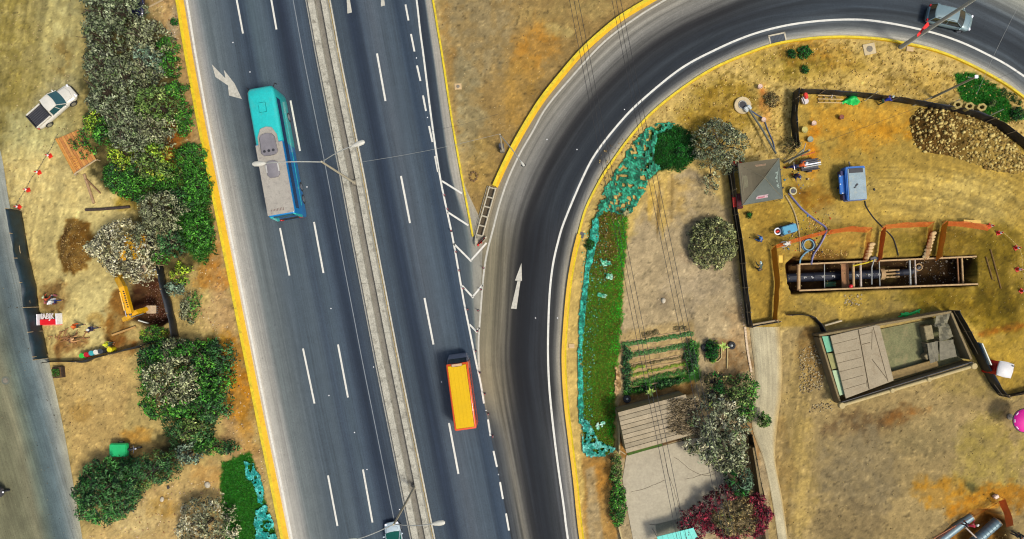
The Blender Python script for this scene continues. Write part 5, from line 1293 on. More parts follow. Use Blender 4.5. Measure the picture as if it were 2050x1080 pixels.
def net_fence(base, h, label, solid=False, m=None):
    p = resample([P(*b)[:2] for b in base], .4); n = len(p)
    root = empty('barrier_mesh', (p[0][0], p[0][1], 0), 0, label, 'barrier', 'orange mesh barriers round the trench')
    V = []; F = []; UV = []; rows = 4
    for r in range(rows):
        for i in range(n):
            j = .07 * (vnoise(i * .7 + r * 3.1, r * 1.7, 5) - .5); sl_ = (1 - r / (rows - 1)) * .45; V.append((p[i][0] - p[0][0] + j - sl_ * .3, p[i][1] - p[0][1] + j - sl_, .12 + (h - .12) * r / (rows - 1) + j * .6)); UV.append((i * .4, (h) * r / (rows - 1)))
    for r in range(rows - 1):
        for i in range(n - 1): F.append((r * n + i, r * n + i + 1, (r + 1) * n + i + 1, (r + 1) * n + i))
    link('mesh', np_mesh('mesh', V, F, uv=UV), m or (M_ORNG if solid else M_NET), root)
    for i in range(0, n, 6):
        MB().tube([(p[i][0] - p[0][0], p[i][1] - p[0][1], -.1), (p[i][0] - p[0][0], p[i][1] - p[0][1], h + .08)], .03, 6).build('stake', M_OWOOD, root)
    return root
net_fence([(1548, 640), (1553, 560), (1546, 492)], 1.1, 'orange mesh barrier with yellow stakes running down to the site entrance', m=mat('amber_plastic', alb(226, 140, 22), .6, var=.15))
net_fence([(1546, 492), (1590, 478), (1650, 462)], .9, 'orange mesh barrier between the blue compactor and the trench')
net_fence([(1655, 462), (1700, 455), (1738, 458)], .9, 'orange mesh barrier right of the hose corner')
net_fence([(1737, 460), (1732, 490), (1728, 520)], .9, 'orange mesh barrier standing left of the first sandbag row')
net_fence([(1764, 452), (1800, 448), (1860, 446)], .9, 'orange mesh barrier above the middle of the trench')
net_fence([(1757, 518), (1765, 455)], .9, 'short orange barrier right of the first sandbag row', solid=True)
net_fence([(1860, 448), (1852, 514)], .8, 'orange mesh barrier left of the second sandbag row')
net_fence([(1874, 515), (1886, 444)], 1.0, 'amber barrier right of the second sandbag row', solid=True, m=MATS['amber_plastic'])
net_fence([(1886, 444), (1930, 446), (1978, 454)], .7, 'orange mesh barrier ending at the red cones')
tag(MB().box((*P(1939, 445)[:2], .55), (1.7, .3, .06), rz=-.05).build('board', mat('yellow_board', alb(222, 178, 70), .6)), 'pale yellow board resting on the barrier above the trench end', 'board')
tag(MB().box((*P(1556, 520)[:2], .9), (.38, .7, .06), rz=0).build('board', mat('bright_yellow_board', alb(240, 190, 60), .6)), 'bright yellow board on the orange barrier left of the trench', 'board')
net_fence([(1862, 1080), (1912, 1044), (1960, 1018), (1998, 996)], .8, 'orange mesh barrier sagging above the lower left steel pipe')
net_fence([(2000, 994), (2010, 1018), (2016, 1046)], .9, 'orange mesh barrier beside the upper end of the ribbed steel pipe', solid=True)

# sandbags
M_SAND = mat('sandbag_cloth', alb(214, 184, 132), .85, var=.12, scale=4, fine=.2, bump=.3)
sb = MB().ell((0, 0, .12), (.36, .20, .13), 14, 8).build('sandbag', M_SAND, smooth=True)
first = True
for (x0, y0, x1, y1, n, side) in ((1735, 516, 1744, 490, 5, 'left'), (1852, 514, 1867, 468, 8, 'right')):
    for k in range(n):
        t = k / (n - 1); o = sb if first else sb.copy()
        if not first: COL.objects.link(o)
        first = False; x, y, _ = P(x0 + (x1 - x0) * t, y0 + (y1 - y0) * t); o.location = (x, y, .02); o.rotation_euler = (0, 0, .2 + random.uniform(-.2, .2)); o.scale = (random.uniform(.9, 1.1), random.uniform(.95, 1.15), 1)
        o['label'] = f'cream sandbag lying in the {side}-hand row above the trench'; o['category'] = 'sandbag'; o['group'] = f'sandbags of the {side}-hand row'

# cones with tape / chain
M_CONE = mat('cone_orange', alb(226, 44, 22), .55, var=.06)
def make_cone(x, y, label, group=None):
    root = empty('traffic_cone', P(x, y, 0.02), random.uniform(0, 1), label, 'cone', group)
    MB().box((0, 0, .03), (.42, .42, .06)).build('base', M_CONE, root, bevel=.02)
    MB().cyl((0, 0, .4), .16, .7, 16, r2=.035).build('body', M_CONE, root, smooth=True)
    MB().cyl((0, 0, .47), .118, .14, 16, r2=.088).build('reflective_band', M_LAMPW, root, smooth=True)
    return root
for x, y, lb in ((101, 313, 'topmost of the four red-orange cones along the chain near the timber deck'), (79, 346, 'second from top of the four red-orange cones along the chain'), (57, 381, 'third from top of the four red-orange cones along the chain'), (39, 415, 'lowest red-orange cone, at the top end of the long black fence')):
    make_cone(x, y, lb, 'cones along the yard chain')
for x, y, lb in ((1980, 453, 'dark red cone at the right end of the orange mesh'), (1998, 467, 'dark red cone just below the end of the orange mesh'), (2033, 497, 'dark red cone on the dotted tape right of the trench'), (2036, 540, 'dark red cone with a timber stand at the right edge'), (2044, 583, 'dark red cone lowest of those along the dotted tape')):
    make_cone(x, y, lb, 'cones right of the trench')
M_RBOL = mat('red_delineator', alb(176, 26, 34), .5)
nb = 0
for (x, y) in [(891, 392), (897, 420), (904, 463), (914, 505), (920, 542), (928, 578), (937, 620), (968, 537), (963, 580), (958, 622), (956, 663), (953, 703), (961, 746), (971, 788), (978, 828), (987, 872)]:
    root = empty('delineator_post', P(x, y, .06), 0, 'thin red flexible post standing along the white lines of the hatched gore', 'bollard', 'red posts along the gore')
    MB().cyl((0, 0, .03), .12, .05, 12).build('base', M_BLACK, root); MB().tube([(0, 0, .05), (0, 0, .75)], .045, 8).build('post', M_RBOL, root, smooth=True)
    MB().cyl((0, 0, .62), .05, .1, 10).build('reflective_band', M_LAMPW, root)
def beads(pts, label, m1, step=.28):
    p = resample([P(*q)[:2] for q in pts], step); root = MB()
    for i, q in enumerate(p): root.ell((q[0], q[1], .55 - .12 * math.sin(i * .35) ** 2), (.045, .045, .045), 6, 4)
    root.tube([(q[0], q[1], .55 - .12 * math.sin(i * .35) ** 2) for i, q in enumerate(p)], .012, 4)
    return tag(root.build('warning_chain', m1), label, 'chain')
beads([(122, 272), (101, 313), (79, 346), (57, 381), (39, 415)], 'beaded black warning chain linking the four cones on the yard', M_BLACK)
beads([(2000, 466), (2020, 482), (2033, 497), (2040, 520), (2040, 545), (2045, 583)], 'pale beaded warning chain right of the trench', mat('cream_plastic', alb(216, 190, 120), .6))
tag(MB().tube([P(2037, 541, .5), P(2052, 538, .5)], .05, 6).tube([P(2043, 534, .5), P(2052, 548, .5)], .05, 6).build('timber_trestle', M_WOOD), 'small crossed timber trestle beside a dark red cone at the right edge', 'trestle')

# ------------------------------------------------------------------ gore head: gabion crib, striped drum
g0, g1_ = np.array((986.5, 376.)), np.array((960., 472.)); d_ = (g1_ - g0) / np.hypot(*(g1_ - g0)); n_ = np.array((d_[1], -d_[0]))
root = empty('concrete_crib', P(*(g0 + g1_) / 2), 0, 'ladder-like whitish concrete frame of dark cells between the two yellow kerbs', 'drain')
bx, by, _ = P(*(g0 + g1_) / 2)
def lp(q, z): x, y, _ = P(*q); return (x - bx, y - by, z)
M_FR = mat('frame_concrete', alb(196, 186, 164), .8, var=.15, scale=2, fine=.2)
for s in (-1, 1):
    MB().tube([lp(g0 + n_ * s * 6.5, .38), lp(g1_ + n_ * s * 6.5, .38)], .07, 4).build('side_rail', M_FR, root)
for t in np.linspace(0.02, 1, 6): MB().tube([lp(g0 + (g1_ - g0) * t - n_ * 6.5, .39), lp(g0 + (g1_ - g0) * t + n_ * 6.5, .39)], .075, 4).build('cross_rail', M_FR, root)
bed_ = MB(); q = [g0 - n_ * 6, g0 + n_ * 6, g1_ + n_ * 6, g1_ - n_ * 6]; bed_.prism([lp(a, 0)[:2] for a in q], .02, .09); bed_.build('grating', mat('dark_channel_bed', alb(84, 72, 52), .9, var=.4, scale=6, fine=.3), root)  # solid bed coloured dark for the channel's dark insides
MB().tube([lp(g0 + n_ * -11, .12), lp(g1_ + n_ * -11 + d_ * 4, .12)], .04, 4).build('side_cable', M_FR, root)
root = empty('crash_nose', P(953, 484), 0, 'rounded concrete nose with red and white hazard stripes at the tip of the dry triangle', 'barrier')
MB().ell((0, 0, 0), (.28, .5, .55), 14, 8, 0).build('nose', M_CONC, root, smooth=True)
MB().loft([[(-.05, .55, 0), (.05, .55, 0), (.05, -.3, 0), (-.05, -.3, 0)], [(-.05, .55, .6), (.05, .55, .6), (.05, -.3, .6), (-.05, -.3, .6)]]).build('side_plate', M_CONC, root)
for k in range(4):
    o = MB().box((.42 + k * .14, .0 + k * .13 - .2, .3), (.12, .7, .5), rz=-.75).build('stripe', MATS['cone_orange'] if k % 2 == 0 else M_FR, root)
# drain grating on the bend
root = empty('drain_grating', P(1556, 78), math.radians(12), 'rectangular dark drain grating with a pale frame set by the bend kerb', 'drain')
for a in ((0, .42, 1.7, .14), (-.8, 0, .14, .84), (.8, 0, .14, .84)): MB().box((a[0], a[1], .075), (a[2], a[3], .05)).build('frame', M_FR, root)
MB().box((0, -.02, .067), (1.5, .72, .02)).build('pit_cover', mat('grating_iron', alb(70, 82, 92), .6), root)
gb = MB()
for k in range(11): gb.box((-.7 + k * .14, -.02, .085), (.035, .72, .03))
gb.build('bars', M_DARK, root)
# manholes and slabs
def slab(x, y, w, h, rz, m, label, z=.05, cover=True, round_=False, cat='manhole'):
    root = empty('manhole_cover', P(x, y), rz, label, cat)
    MB().box((0, 0, z), (w, h, .09)).build('slab', m, root, bevel=.02) if not round_ else MB().cyl((0, 0, z), w / 2, .06, 28).build('slab', m, root, bevel=.01)
    if cover: MB().cyl((0, 0, z + .055), min(w, h) * .28, .02, 20).build('lid', M_CONCD, root)
    return root
slab(917, 174, .7, .6, .05, mat('sand_slab', alb(206, 176, 130), .8), 'small square pale slab on the dry triangle')
slab(1740, 99, 1.2, 1.1, .2, MATS['pale_slab'], 'pale concrete inspection slab with a hole beside the bend kerb')
slab(1821, 99, .7, .45, -.1, MATS['sand_slab'], 'small oval-looking pale slab just right of the foot of the tall mast', cover=False)
slab(12, 762, .85, .85, 0, mat('ring_iron', alb(104, 108, 96), .7), 'round manhole cover in the side road', z=.03, round_=True)
slab(1144, 693, .6, .45, 0, MATS['sand_slab'], 'small pale slab in the sandy strip right of the orange kerb', cover=False)
slab(1164, 471, .5, .6, -.3, M_DARK, 'small dark hatch cut into the yellow kerb of the bend', cover=False)
# triangular tree-well heap, cable drum of the dry triangle
root = empty('rubble_ring', P(948, 354), 0, 'small ring of brown stones at the lower end of the dry triangle', 'stones')
rd = random.Random(4)
for k in range(9):
    a = 2 * PI * k / 9; MB().ell((.35 * math.cos(a), .45 * math.sin(a), .08), (.14, .12, .12), 7, 5).build('stone', mat('brown_stone', alb(124, 96, 60), .9, var=.25), root, jit=.02)

# ------------------------------------------------------------------ netting that lies on the banks
def ragged(name, poly, m, z, label, cat, holes=.0, relief=.12, wand=6, step=.12, seed=0, kind=None, holef=9, colr=None):
    xs = [p[0] for p in poly]; ys = [p[1] for p in poly]; st = step * 20
    X, Y = np.meshgrid(np.arange(min(xs) - 8, max(xs) + 8, st), np.arange(min(ys) - 8, max(ys) + 8, st))
    X = X + (vnoise(X, Y, seed + 1) - .5) * st * .7; Y = Y + (vnoise(X, Y, seed + 2) - .5) * st * .7
    d = sdist(X, Y, poly) + (fbm(X / 11, Y / 11, seed + 3, 4) - .5) * 2 * wand
    hn = fbm(X / holef, Y / holef, seed + 4, 3)
    keep = (d > 0) & ~((hn < holes) & (d > 2))
    Zc = z + relief * (fbm(X / 9, Y / 9, seed + 5, 3)) + relief * .6 * (vnoise(X / 3.2, Y / 3.2, seed + 6))
    V = np.stack([(X - 1025) / 20, (540 - Y) / 20, Zc], -1).reshape(-1, 3)
    I = np.arange(X.size).reshape(X.shape); kf = keep[:-1, :-1] & keep[1:, :-1] & keep[1:, 1:] & keep[:-1, 1:]
    F = np.stack([I[:-1, :-1], I[1:, :-1], I[1:, 1:], I[:-1, 1:]], -1)[kf]
    par = list(range(X.size))
    def find(a):
        while par[a] != a: par[a] = par[par[a]]; a = par[a]
        return a
    for f in F:
        r = find(f[0])
        for q in f[1:]: par[find(q)] = r
    rt_ = np.array([find(f[0]) for f in F]); vals, cnt = np.unique(rt_, return_counts=True); F = F[rt_ == vals[cnt.argmax()]]
    used = np.unique(F); mp = np.zeros(X.size, int); mp[used] = np.arange(len(used)); 
    rg = np.random.default_rng(seed + 5)
    col = None
    if colr is not None:
        c = np.array(colr[0], float) * np.ones((len(used), 3)); t = (fbm(X.ravel()[used] / 6, Y.ravel()[used] / 6, seed + 8, 3))[:, None]
        c = c * (1 - sstep(.4, .6, t)) + np.array(colr[1]) * sstep(.4, .6, t); c *= rg.uniform(.7, 1.25, (len(used), 1)); col = nalb(np.clip(c, 0, 250))
    me = np_mesh(name, V[used], mp[F], col, smooth=False); o = link(name, me, m)
    return tag(o, label, cat, kind=kind)
M_NETT = vmat('teal_netting', rough=.8, fine=(.5, 1.45), scale=6, speck=5, bump=.6)
TQ1, TQ2 = (20, 122, 100), (56, 178, 156)
ragged('netting', [(1204, 385), (1240, 330), (1262, 290), (1290, 258), (1318, 246), (1355, 246), (1340, 262), (1316, 275), (1308, 320), (1322, 338), (1302, 362), (1285, 395), (1262, 428), (1240, 430), (1215, 422), (1192, 440), (1186, 452)], M_NETT, .03, 'turquoise netting strewn with stones at the top end of the green ditch', 'netting', holes=.30, relief=.2, colr=((10, 96, 68), (52, 158, 124)), seed=1, holef=6, wand=5)
ragged('netting', [(1186, 440), (1200, 432), (1200, 470), (1192, 500), (1182, 540), (1175, 600), (1170, 660), (1166, 700), (1170, 850), (1157, 850), (1155, 700), (1158, 640), (1166, 570), (1174, 500)], M_NETT, .10, 'narrow strip of turquoise netting along the left rim of the green ditch', 'netting', holes=.16, relief=.06, colr=(TQ1, TQ2), seed=2, wand=3, step=.08)
ragged('netting', [(1163, 840), (1176, 838), (1190, 860), (1200, 880), (1232, 895), (1224, 908), (1200, 914), (1168, 922)], M_NETT, .12, 'crumpled turquoise netting at the bottom end of the green ditch', 'netting', holes=.32, relief=.15, colr=((26, 130, 116), (104, 190, 178)), seed=3, wand=5, step=.08)
ragged('netting', [(1180, 826), (1200, 800), (1188, 795), (1176, 802), (1190, 846), (1206, 842), (1214, 846), (1196, 868)], M_NETT, .14, 'pale torn scrap of netting in the lower part of the green ditch', 'netting', holes=.42, relief=.12, colr=((110, 190, 160), (170, 210, 190)), seed=4, wand=3, step=.1)
ragged('netting', [(490, 924), (508, 926), (522, 950), (532, 980), (528, 1010), (518, 1006), (512, 975), (494, 955)], M_NETT, .12, 'upper piece of torn turquoise netting beside the lower left kerb', 'netting', holes=.3, relief=.14, colr=((16, 140, 132), (84, 190, 182)), seed=5, wand=4, step=.08)
ragged('netting', [(512, 1018), (536, 1010), (548, 1040), (560, 1100), (518, 1100), (510, 1050)], M_NETT, .12, 'lower piece of torn turquoise netting beside the lower left kerb', 'netting', holes=.3, relief=.14, colr=((16, 140, 132), (84, 190, 182)), seed=6, wand=5, step=.08)

# ------------------------------------------------------------------ stones
for pl, lb, sd_ in (([(1200, 520), (1222, 522), (1226, 532), (1206, 534)], 'small turquoise netting scrap in the upper middle of the green ditch', 31), ([(1214, 548), (1228, 550), (1226, 562), (1212, 558)], 'small pale turquoise scrap right of centre in the ditch', 32), ([(1196, 586), (1216, 590), (1212, 598), (1194, 594)], 'thin turquoise scrap in the middle of the green ditch', 33)):
    ragged('netting', pl, M_NETT, .13, lb, 'netting', holes=.2, relief=.1, wand=2, step=.07, colr=((60, 160, 120), (150, 200, 170)), seed=sd_)
def rock_template(seed):
    rg = np.random.default_rng(seed); bm = bmesh.new(); bmesh.ops.create_icosphere(bm, subdivisions=1, radius=1)
    V = np.array([v.co[:] for v in bm.verts]); F = np.array([[v.index for v in f.verts] for f in bm.faces]); bm.free()
    return V * rg.uniform(.7, 1.15, (len(V), 1)), F
RT = [rock_template(k) for k in range(5)]
M_STONE = vmat('stones', rough=.9, fine=(.85, 1.15), scale=8, bump=.2)
def stones(name, pts, sizes, cols, label=None, cat=None, kind='stuff', zoff=0, zf=None, parent=None):
    Vs = []; Fs = []; Cs = []; b = 0; rg = np.random.default_rng(len(pts))
    for k, (x, y) in enumerate(pts):
        V, F = RT[k % 5]; s = sizes[k]; a = rg.uniform(0, 6.28); c_, s_ = math.cos(a), math.sin(a)
        v = V * np.array([s * rg.uniform(.8, 1.3), s * rg.uniform(.6, 1), s * .6]); v = np.stack([v[:, 0] * c_ - v[:, 1] * s_, v[:, 0] * s_ + v[:, 1] * c_, v[:, 2]], 1)
        z0 = zf(x, y) if zf else zoff
        v += np.array([(x - 1025) / 20, (540 - y) / 20, z0 + s * .2]); Vs.append(v); Fs.append(F + b); b += len(V); Cs.append(np.repeat(cols[k][None], len(V), 0))
    if not Vs: return
    o = link(name, np_mesh(name, np.concatenate(Vs), np.concatenate(Fs), np.concatenate(Cs)), M_STONE, parent)
    if kind: o['kind'] = kind
    if label: tag(o, label, cat)
    return o
def scatter(polys, n, smin, smax, c0, c1, seed, power=2.5):
    rg = np.random.default_rng(seed); out = []; xs = [p[0] for pl in polys for p in pl]; ys = [p[1] for pl in polys for p in pl]
    while len(out) < n:
        x = rg.uniform(min(xs), max(xs), n * 4); y = rg.uniform(min(ys), max(ys), n * 4); ok = np.zeros(len(x), bool)
        for pl in polys: ok |= sdist(x, y, pl) > 0
        out += list(zip(x[ok], y[ok]))
        if not ok.any(): break
    out = out[:n]; s = smin + (smax - smin) * rg.uniform(0, 1, n) ** power; t = rg.uniform(0, 1, (n, 1))
    return out, s, nalb(np.array(c0) * (1 - t) + np.array(c1) * t)
LAND_L = [(150, -10), (350, -10), (420, 360), (505, 720), (560, 1080), (170, 1080), (110, 740), (60, 560), (30, 440), (110, 300)]
stones('gravel', *scatter([[(-10, 0), (150, 0), (150, 250), (100, 300), (60, 560), (100, 720), (260, 720), (240, 900), (150, 950), (110, 740), (20, 420)]], 1100, .02, .07, (226, 200, 150), (90, 64, 34), 1), 'loose pebbles scattered over the left dirt yard', 'pebbles')
stones('gravel', *scatter([[(10, 440), (60, 640), (110, 800), (150, 1075), (0, 1075), (0, 440)]], 420, .015, .07, (150, 140, 110), (40, 36, 28), 41, 4), 'dark grit and clods lying on the side road', 'grit', zoff=.05)
stones('gravel', *scatter([[(385, 470), (425, 470), (478, 700), (520, 880), (552, 1080), (520, 920), (440, 900), (460, 700), (400, 650)], [(290, 0), (352, 0), (372, 120), (330, 90)], [(160, 1075), (330, 960), (440, 960), (440, 1080)]], 900, .02, .11, (236, 214, 176), (150, 104, 62), 2), 'pale stones on the strip along the left yellow kerb', 'pebbles')
stones('gravel', *scatter([[(875, 0), (1290, 0), (1150, 105), (1040, 250), (985, 370), (950, 460), (900, 160)]], 900, .018, .07, (216, 190, 140), (96, 74, 44), 3, 3), 'small stones scattered on the dry triangle', 'pebbles')
VERGE = [(1215, 345), (1306, 232), (1418, 150), (1545, 98), (1684, 82), (1806, 95), (1920, 128), (2050, 205), (2050, 270), (1900, 205), (1600, 180), (1580, 310), (1470, 330), (1395, 300), (1350, 245), (1290, 255)]
stones('gravel', *scatter([VERGE], 2600, .02, .11, (236, 204, 130), (120, 84, 30), 4, 2.2), 'yellowish stones and clods on the verge inside the bend', 'pebbles')
stones('gravel', *scatter([[(1200, 300), (1290, 262), (1305, 360), (1262, 425), (1192, 430)], [(1240, 420), (1262, 420), (1300, 365), (1288, 350)], [(1185, 430), (1245, 430), (1235, 560), (1185, 560)]], 700, .02, .12, (196, 172, 120), (90, 64, 30), 5, 3.2), 'pale stones lying over the turquoise netting and the ditch', 'pebbles', zoff=.12)
stones('gravel', *scatter([[(1500, 190), (2050, 220), (2050, 640), (1600, 640), (1500, 640)], [(1560, 660), (2050, 820), (2050, 1080), (1560, 1080)]], 3600, .018, .07, (216, 190, 120), (66, 48, 22), 6, 3), 'small stones scattered over the building site', 'pebbles')
stones('gravel', *scatter([[(1240, 350), (1460, 350), (1500, 650), (1500, 780), (1380, 800), (1250, 640)], [(1200, 920), (1240, 920), (1240, 1080), (1210, 1080)]], 700, .018, .06, (220, 200, 166), (110, 84, 56), 7, 3), 'small stones on the bare plot in the middle', 'pebbles')
stones('gravel', *scatter([[(1600, 700), (1640, 690), (1648, 780), (1600, 790)], [(1620, 810), (1665, 805), (1668, 822), (1620, 826)], [(1690, 590), (1725, 590), (1725, 612), (1690, 612)]], 420, .05, .14, (206, 190, 150), (120, 100, 70), 8, 1.6), 'pale rubble stones left of the roofless building', 'pebbles')
pt, s, cc = scatter([blob(1610, 480, 50, 40), blob(1590, 350, 40, 40), blob(1640, 440, 26, 18)], 260, .03, .12, (230, 210, 180), (30, 26, 30), 31, 2.4)
cc[::7] = nalb(np.array((60, 130, 180))); cc[3::9] = nalb(np.array((200, 60, 30))); stones('litter', pt, s, cc, 'small scraps of litter, tools and offcuts between the tent and the trench', 'litter')
for (x, y, r, lb) in ((1328, 602, .42, 'lone pale lumpy boulder on the bare plot left of the round bush'), (416, 970, .5, 'grey boulder on orange earth near the green ditch at lower left'), (325, 1000, .35, 'white chalky boulder between the drooping trees and the green ditch'), (337, 976, .28, 'dark small boulder below the drooping tree')):
    V, F = RT[int(x) % 5]; me = np_mesh('boulder', V * np.array([r * .8, r, r * .6]), F); o = link('boulder', me, mat('boulder_' + ('dark' if y == 976 else 'pale'), alb(200, 190, 170) if y != 976 else alb(70, 66, 62), .9, var=.25, scale=3, fine=.25)); o.location = P(x, y, r * .2); tag(o, lb, 'boulder')
    s_ = o.modifiers.new('s', 'SUBSURF'); s_.levels = 1; s_.render_levels = 1

DT = [(1166, 470), (1215, 430), (1215, 560), (1190, 700), (1185, 890), (1164, 890), (1160, 700)]
pt, s, cc = scatter([DT, DT, [(1166, 560), (1182, 560), (1176, 880), (1162, 880)]], 700, .02, .10, (40, 150, 120), (130, 200, 170), 51, 2.5)
stones('netting_scraps', pt, s, cc, 'tiny turquoise netting scraps sprinkled through the green ditch', 'scraps', zoff=.06)
# rubble heap behind the fence
HEAP = [(1818, 240), (1840, 218), (1880, 212), (1930, 228), (1985, 248), (2030, 285), (2062, 330), (2040, 350), (1990, 342), (1940, 326), (1900, 312), (1850, 306), (1830, 290)]
def heap_h(x, y): 
    d = sdist(x, y, HEAP); return 1.05 * sstep(-4, 34, d) * (.6 + .8 * fbm(np.asarray(x) / 16, np.asarray(y) / 16, 301, 3))
st = 2.2; X, Y = np.meshgrid(np.arange(1805, 2080, st), np.arange(200, 362, st)); Zh = heap_h(X, Y) - .06 + .22 * (vnoise(X / 4, Y / 4, 311) - .3) * (heap_h(X, Y) > .1)
V = np.stack([(X - 1025) / 20, (540 - Y) / 20, Zh], -1).reshape(-1, 3); I = np.arange(X.size).reshape(X.shape); F = np.stack([I[:-1, :-1], I[1:, :-1], I[1:, 1:], I[:-1, 1:]], -1).reshape(-1, 4)
t = fbm(X / 14, Y / 14, 315, 4)[..., None]; k = (sstep(1880, 1960, X) * .7)[..., None]; c = np.array((92, 66, 24)) * (1 - k) + np.array((190, 162, 84)) * k; c = c * (.75 + .5 * t)
keep = (Zh > -.03).reshape(X.shape); kf = (keep[:-1, :-1] | keep[1:, 1:]).ravel()
heap = link('rubble_heap', np_mesh('rubble_heap', V, F[kf], nalb(np.clip(c, 0, 250)).reshape(-1, 3)), M_GROUND); tag(heap, 'long heap of dark earth and pale stones along the curved black fence', 'rubble heap')
pt, s, cc = scatter([HEAP], 3400, .025, .25, (228, 206, 130), (112, 84, 32), 21, 5)
stones('stones', pt, s, cc, zf=lambda x, y: float(heap_h(np.array([x]), np.array([y]))[0]) - .02, parent=heap)
pt, s, cc = scatter([blob(152, 495, 30, 52)], 420, .03, .10, (190, 160, 100), (90, 60, 24), 22, 2)
stones('gravel', pt, s, cc, 'clods and stones on the brown soil heap beside the pale silvery tree', 'clods', zf=lambda x, y: float(ground_h(np.array([float(x)]), np.array([float(y)]))[0]) - .0)
pt, s, cc = scatter([blob(300, 605, 32, 44)], 420, .03, .09, (190, 160, 140), (90, 40, 24), 23, 2)
stones('gravel', pt, s, cc, 'stones on the red-brown floor of the digger pit', 'pebbles', zf=lambda x, y: float(ground_h(np.array([float(x)]), np.array([float(y)]))[0]))
pt, s, cc = scatter([blob(1650, 508, 50, 9), blob(1640, 455, 30, 16, 30)], 260, .04, .12, (226, 190, 110), (140, 90, 40), 24, 2)
stones('gravel', pt, s, cc, 'orange-brown stones between the hoses above the trench', 'pebbles')
# ------------------------------------------------------------------ the shored trench
M_RUST = mat('rusty_steel', alb(150, 104, 66), .8, var=.25, scale=2.5, fine=.2, dirt=(*alb(196, 156, 100), .6))
M_TAN = mat('dusty_steel', alb(190, 158, 112), .8, var=.2, scale=2.5, fine=.2, dirt=(*alb(150, 84, 60), .6))
M_PIPE = mat('blue_black_pipe', alb(16, 26, 48), .7, var=.2, fine=.1)
M_PALE = mat('pale_strut', alb(196, 180, 166), .7, var=.15, dirt=(*alb(140, 110, 90), .5))
def tp(t, side, z=0):
    """t 0..1 along the trench, side -1 north, +1 south"""
    a = np.array((1600, 529.5)), np.array((1953, 514)); b = np.array((1600, 582)), np.array((1956, 569))
    n_ = a[0] + (a[1] - a[0]) * t; s_ = b[0] + (b[1] - b[0]) * t; q = n_ * (1 - side) / 2 + s_ * (1 + side) / 2
    return P(q[0], q[1], z)
c0 = tp(.5, 0); root = empty('trench_shoring', (c0[0], c0[1], 0), 0, 'long rusty steel trench box with cross struts holding the excavation open', 'trench shoring')
def rel(p, c=c0): return (p[0] - c[0], p[1] - c[1], p[2])
for s in (-1, 1):
    a, b = rel(tp(0, s, 0)), rel(tp(1, s, 0)); d = Vector(b) - Vector(a); ang = math.atan2(d.y, d.x); m = (Vector(a) + Vector(b)) / 2
    MB().box((m.x, m.y, -1.3), (d.length, .08, 2.8), rz=ang).build('wall_panel', mat('trench_plate', alb(78, 52, 40), .85, var=.35, scale=1.5, fine=.2, dirt=(*alb(34, 34, 48), .7)), root)  # plate colour darkened to paint in the gloom of the trench
    MB().box((m.x, m.y, .07), (d.length + .1, .16, .10), rz=ang).build('top_rail', M_TAN, root, bevel=.02)
    rb = MB()
    for k in range(24): 
        q = Vector(a).lerp(Vector(b), (k + .5) / 24); rb.box((q.x - s * .0, q.y + s * .06, -1.3), (.10, .10, 2.6), rz=ang)
    rb.build('panel_ribs', M_RUST, root)
for t, r, z, m in ((.0, .17, -.15, M_TAN), (.155, .045, -.5, M_STEEL), (.315, .14, -.35, M_TAN), (.355, .11, -.3, M_PALE), (.465, .055, -.4, M_STEEL), (.64, .10, -.45, M_STEEL), (.67, .08, -.45, M_PALE), (.925, .08, -.8, M_RUST), (.95, .10, -.8, M_TAN)):
    MB().tube([rel(tp(t, -1, z)), rel(tp(t, 1, z))], r, 10).build('strut', m, root, smooth=True)
MB().box(rel(tp(.285, 0, -1.0)), (.75, 2.5, .08), rz=.04).build('cross_board', M_RUST, root)
for i, (x0, y0, x1, y1) in enumerate(((1973, 515, 1986, 560), (1982, 500, 2003, 578))): tag(MB().tube([P(x0, y0, .06), P(x1, y1, .06)], .07, 5).build('plank', mat('dark_plank', alb(116, 86, 36), .85)), ['shorter', 'longer'][i] + ' of two dark planks lying right of the trench end', 'plank')
# pipe in the trench
pr = empty('water_main', tp(.25, 0, -2.1), 0, 'dark blue pipe with white chalk marks lying in the trench', 'pipe'); pc = tp(.25, 0, -2.1)
def relp(p): return (p[0] - pc[0], p[1] - pc[1], p[2] - pc[2])
MB().tube([relp(tp(-.03, .0, -2.1)), relp(tp(.51, -.02, -2.1))], .46, 24).build('pipe', M_PIPE, pr, smooth=True)
for t in (.12, .24, .36, .47): MB().tube([relp(tp(t, 0, -2.1)), relp(tp(t + .008, 0, -2.1))], .49, 24).build('collar', M_PIPE, pr, smooth=True)
mk = mat('chalk_mark', alb(226, 228, 232), .8); rd = random.Random(9)
for t in (.065, .105, .17, .225, .37, .435, .49):
    for j in range(3): MB().tube([relp(tp(t + .006 * j + rd.uniform(-.003, .003), .0 + rd.uniform(-.08, .05), -1.63)), relp(tp(t + .006 * j + .004 + rd.uniform(-.002, .004), rd.uniform(-.02, .14), -1.635))], .035, 5).build('chalk_mark', mk, pr)
MB().tube([relp(tp(-.03, -.06, -1.635)), relp(tp(.5, -.08, -1.635))], .012, 4).build('seam', M_STEEL, pr)
for y in (-.25, .0, .25): MB().tube([relp(tp(.52, y, -1.8)), relp(tp(.62, y - .02, -1.8))], .10, 8).build('tie_bolt', M_TAN, pr, smooth=True)
MB().tube([relp(tp(.51, 0, -2.05)), relp(tp(.535, 0, -2.05))], .62, 20).build('flange', M_TAN, pr, smooth=True)
MB().tube([relp(tp(.60, -.05, -2.05)), relp(tp(.70, -.1, -2.05))], .34, 20).build('reducer', M_PIPE, pr, smooth=True)
MB().tube([relp(tp(.70, -.1, -2.1)), relp(tp(.735, -.25, -2.1)), relp(tp(.745, -.5, -2.0))], .26, 16).build('elbow', M_DARK, pr, smooth=True)
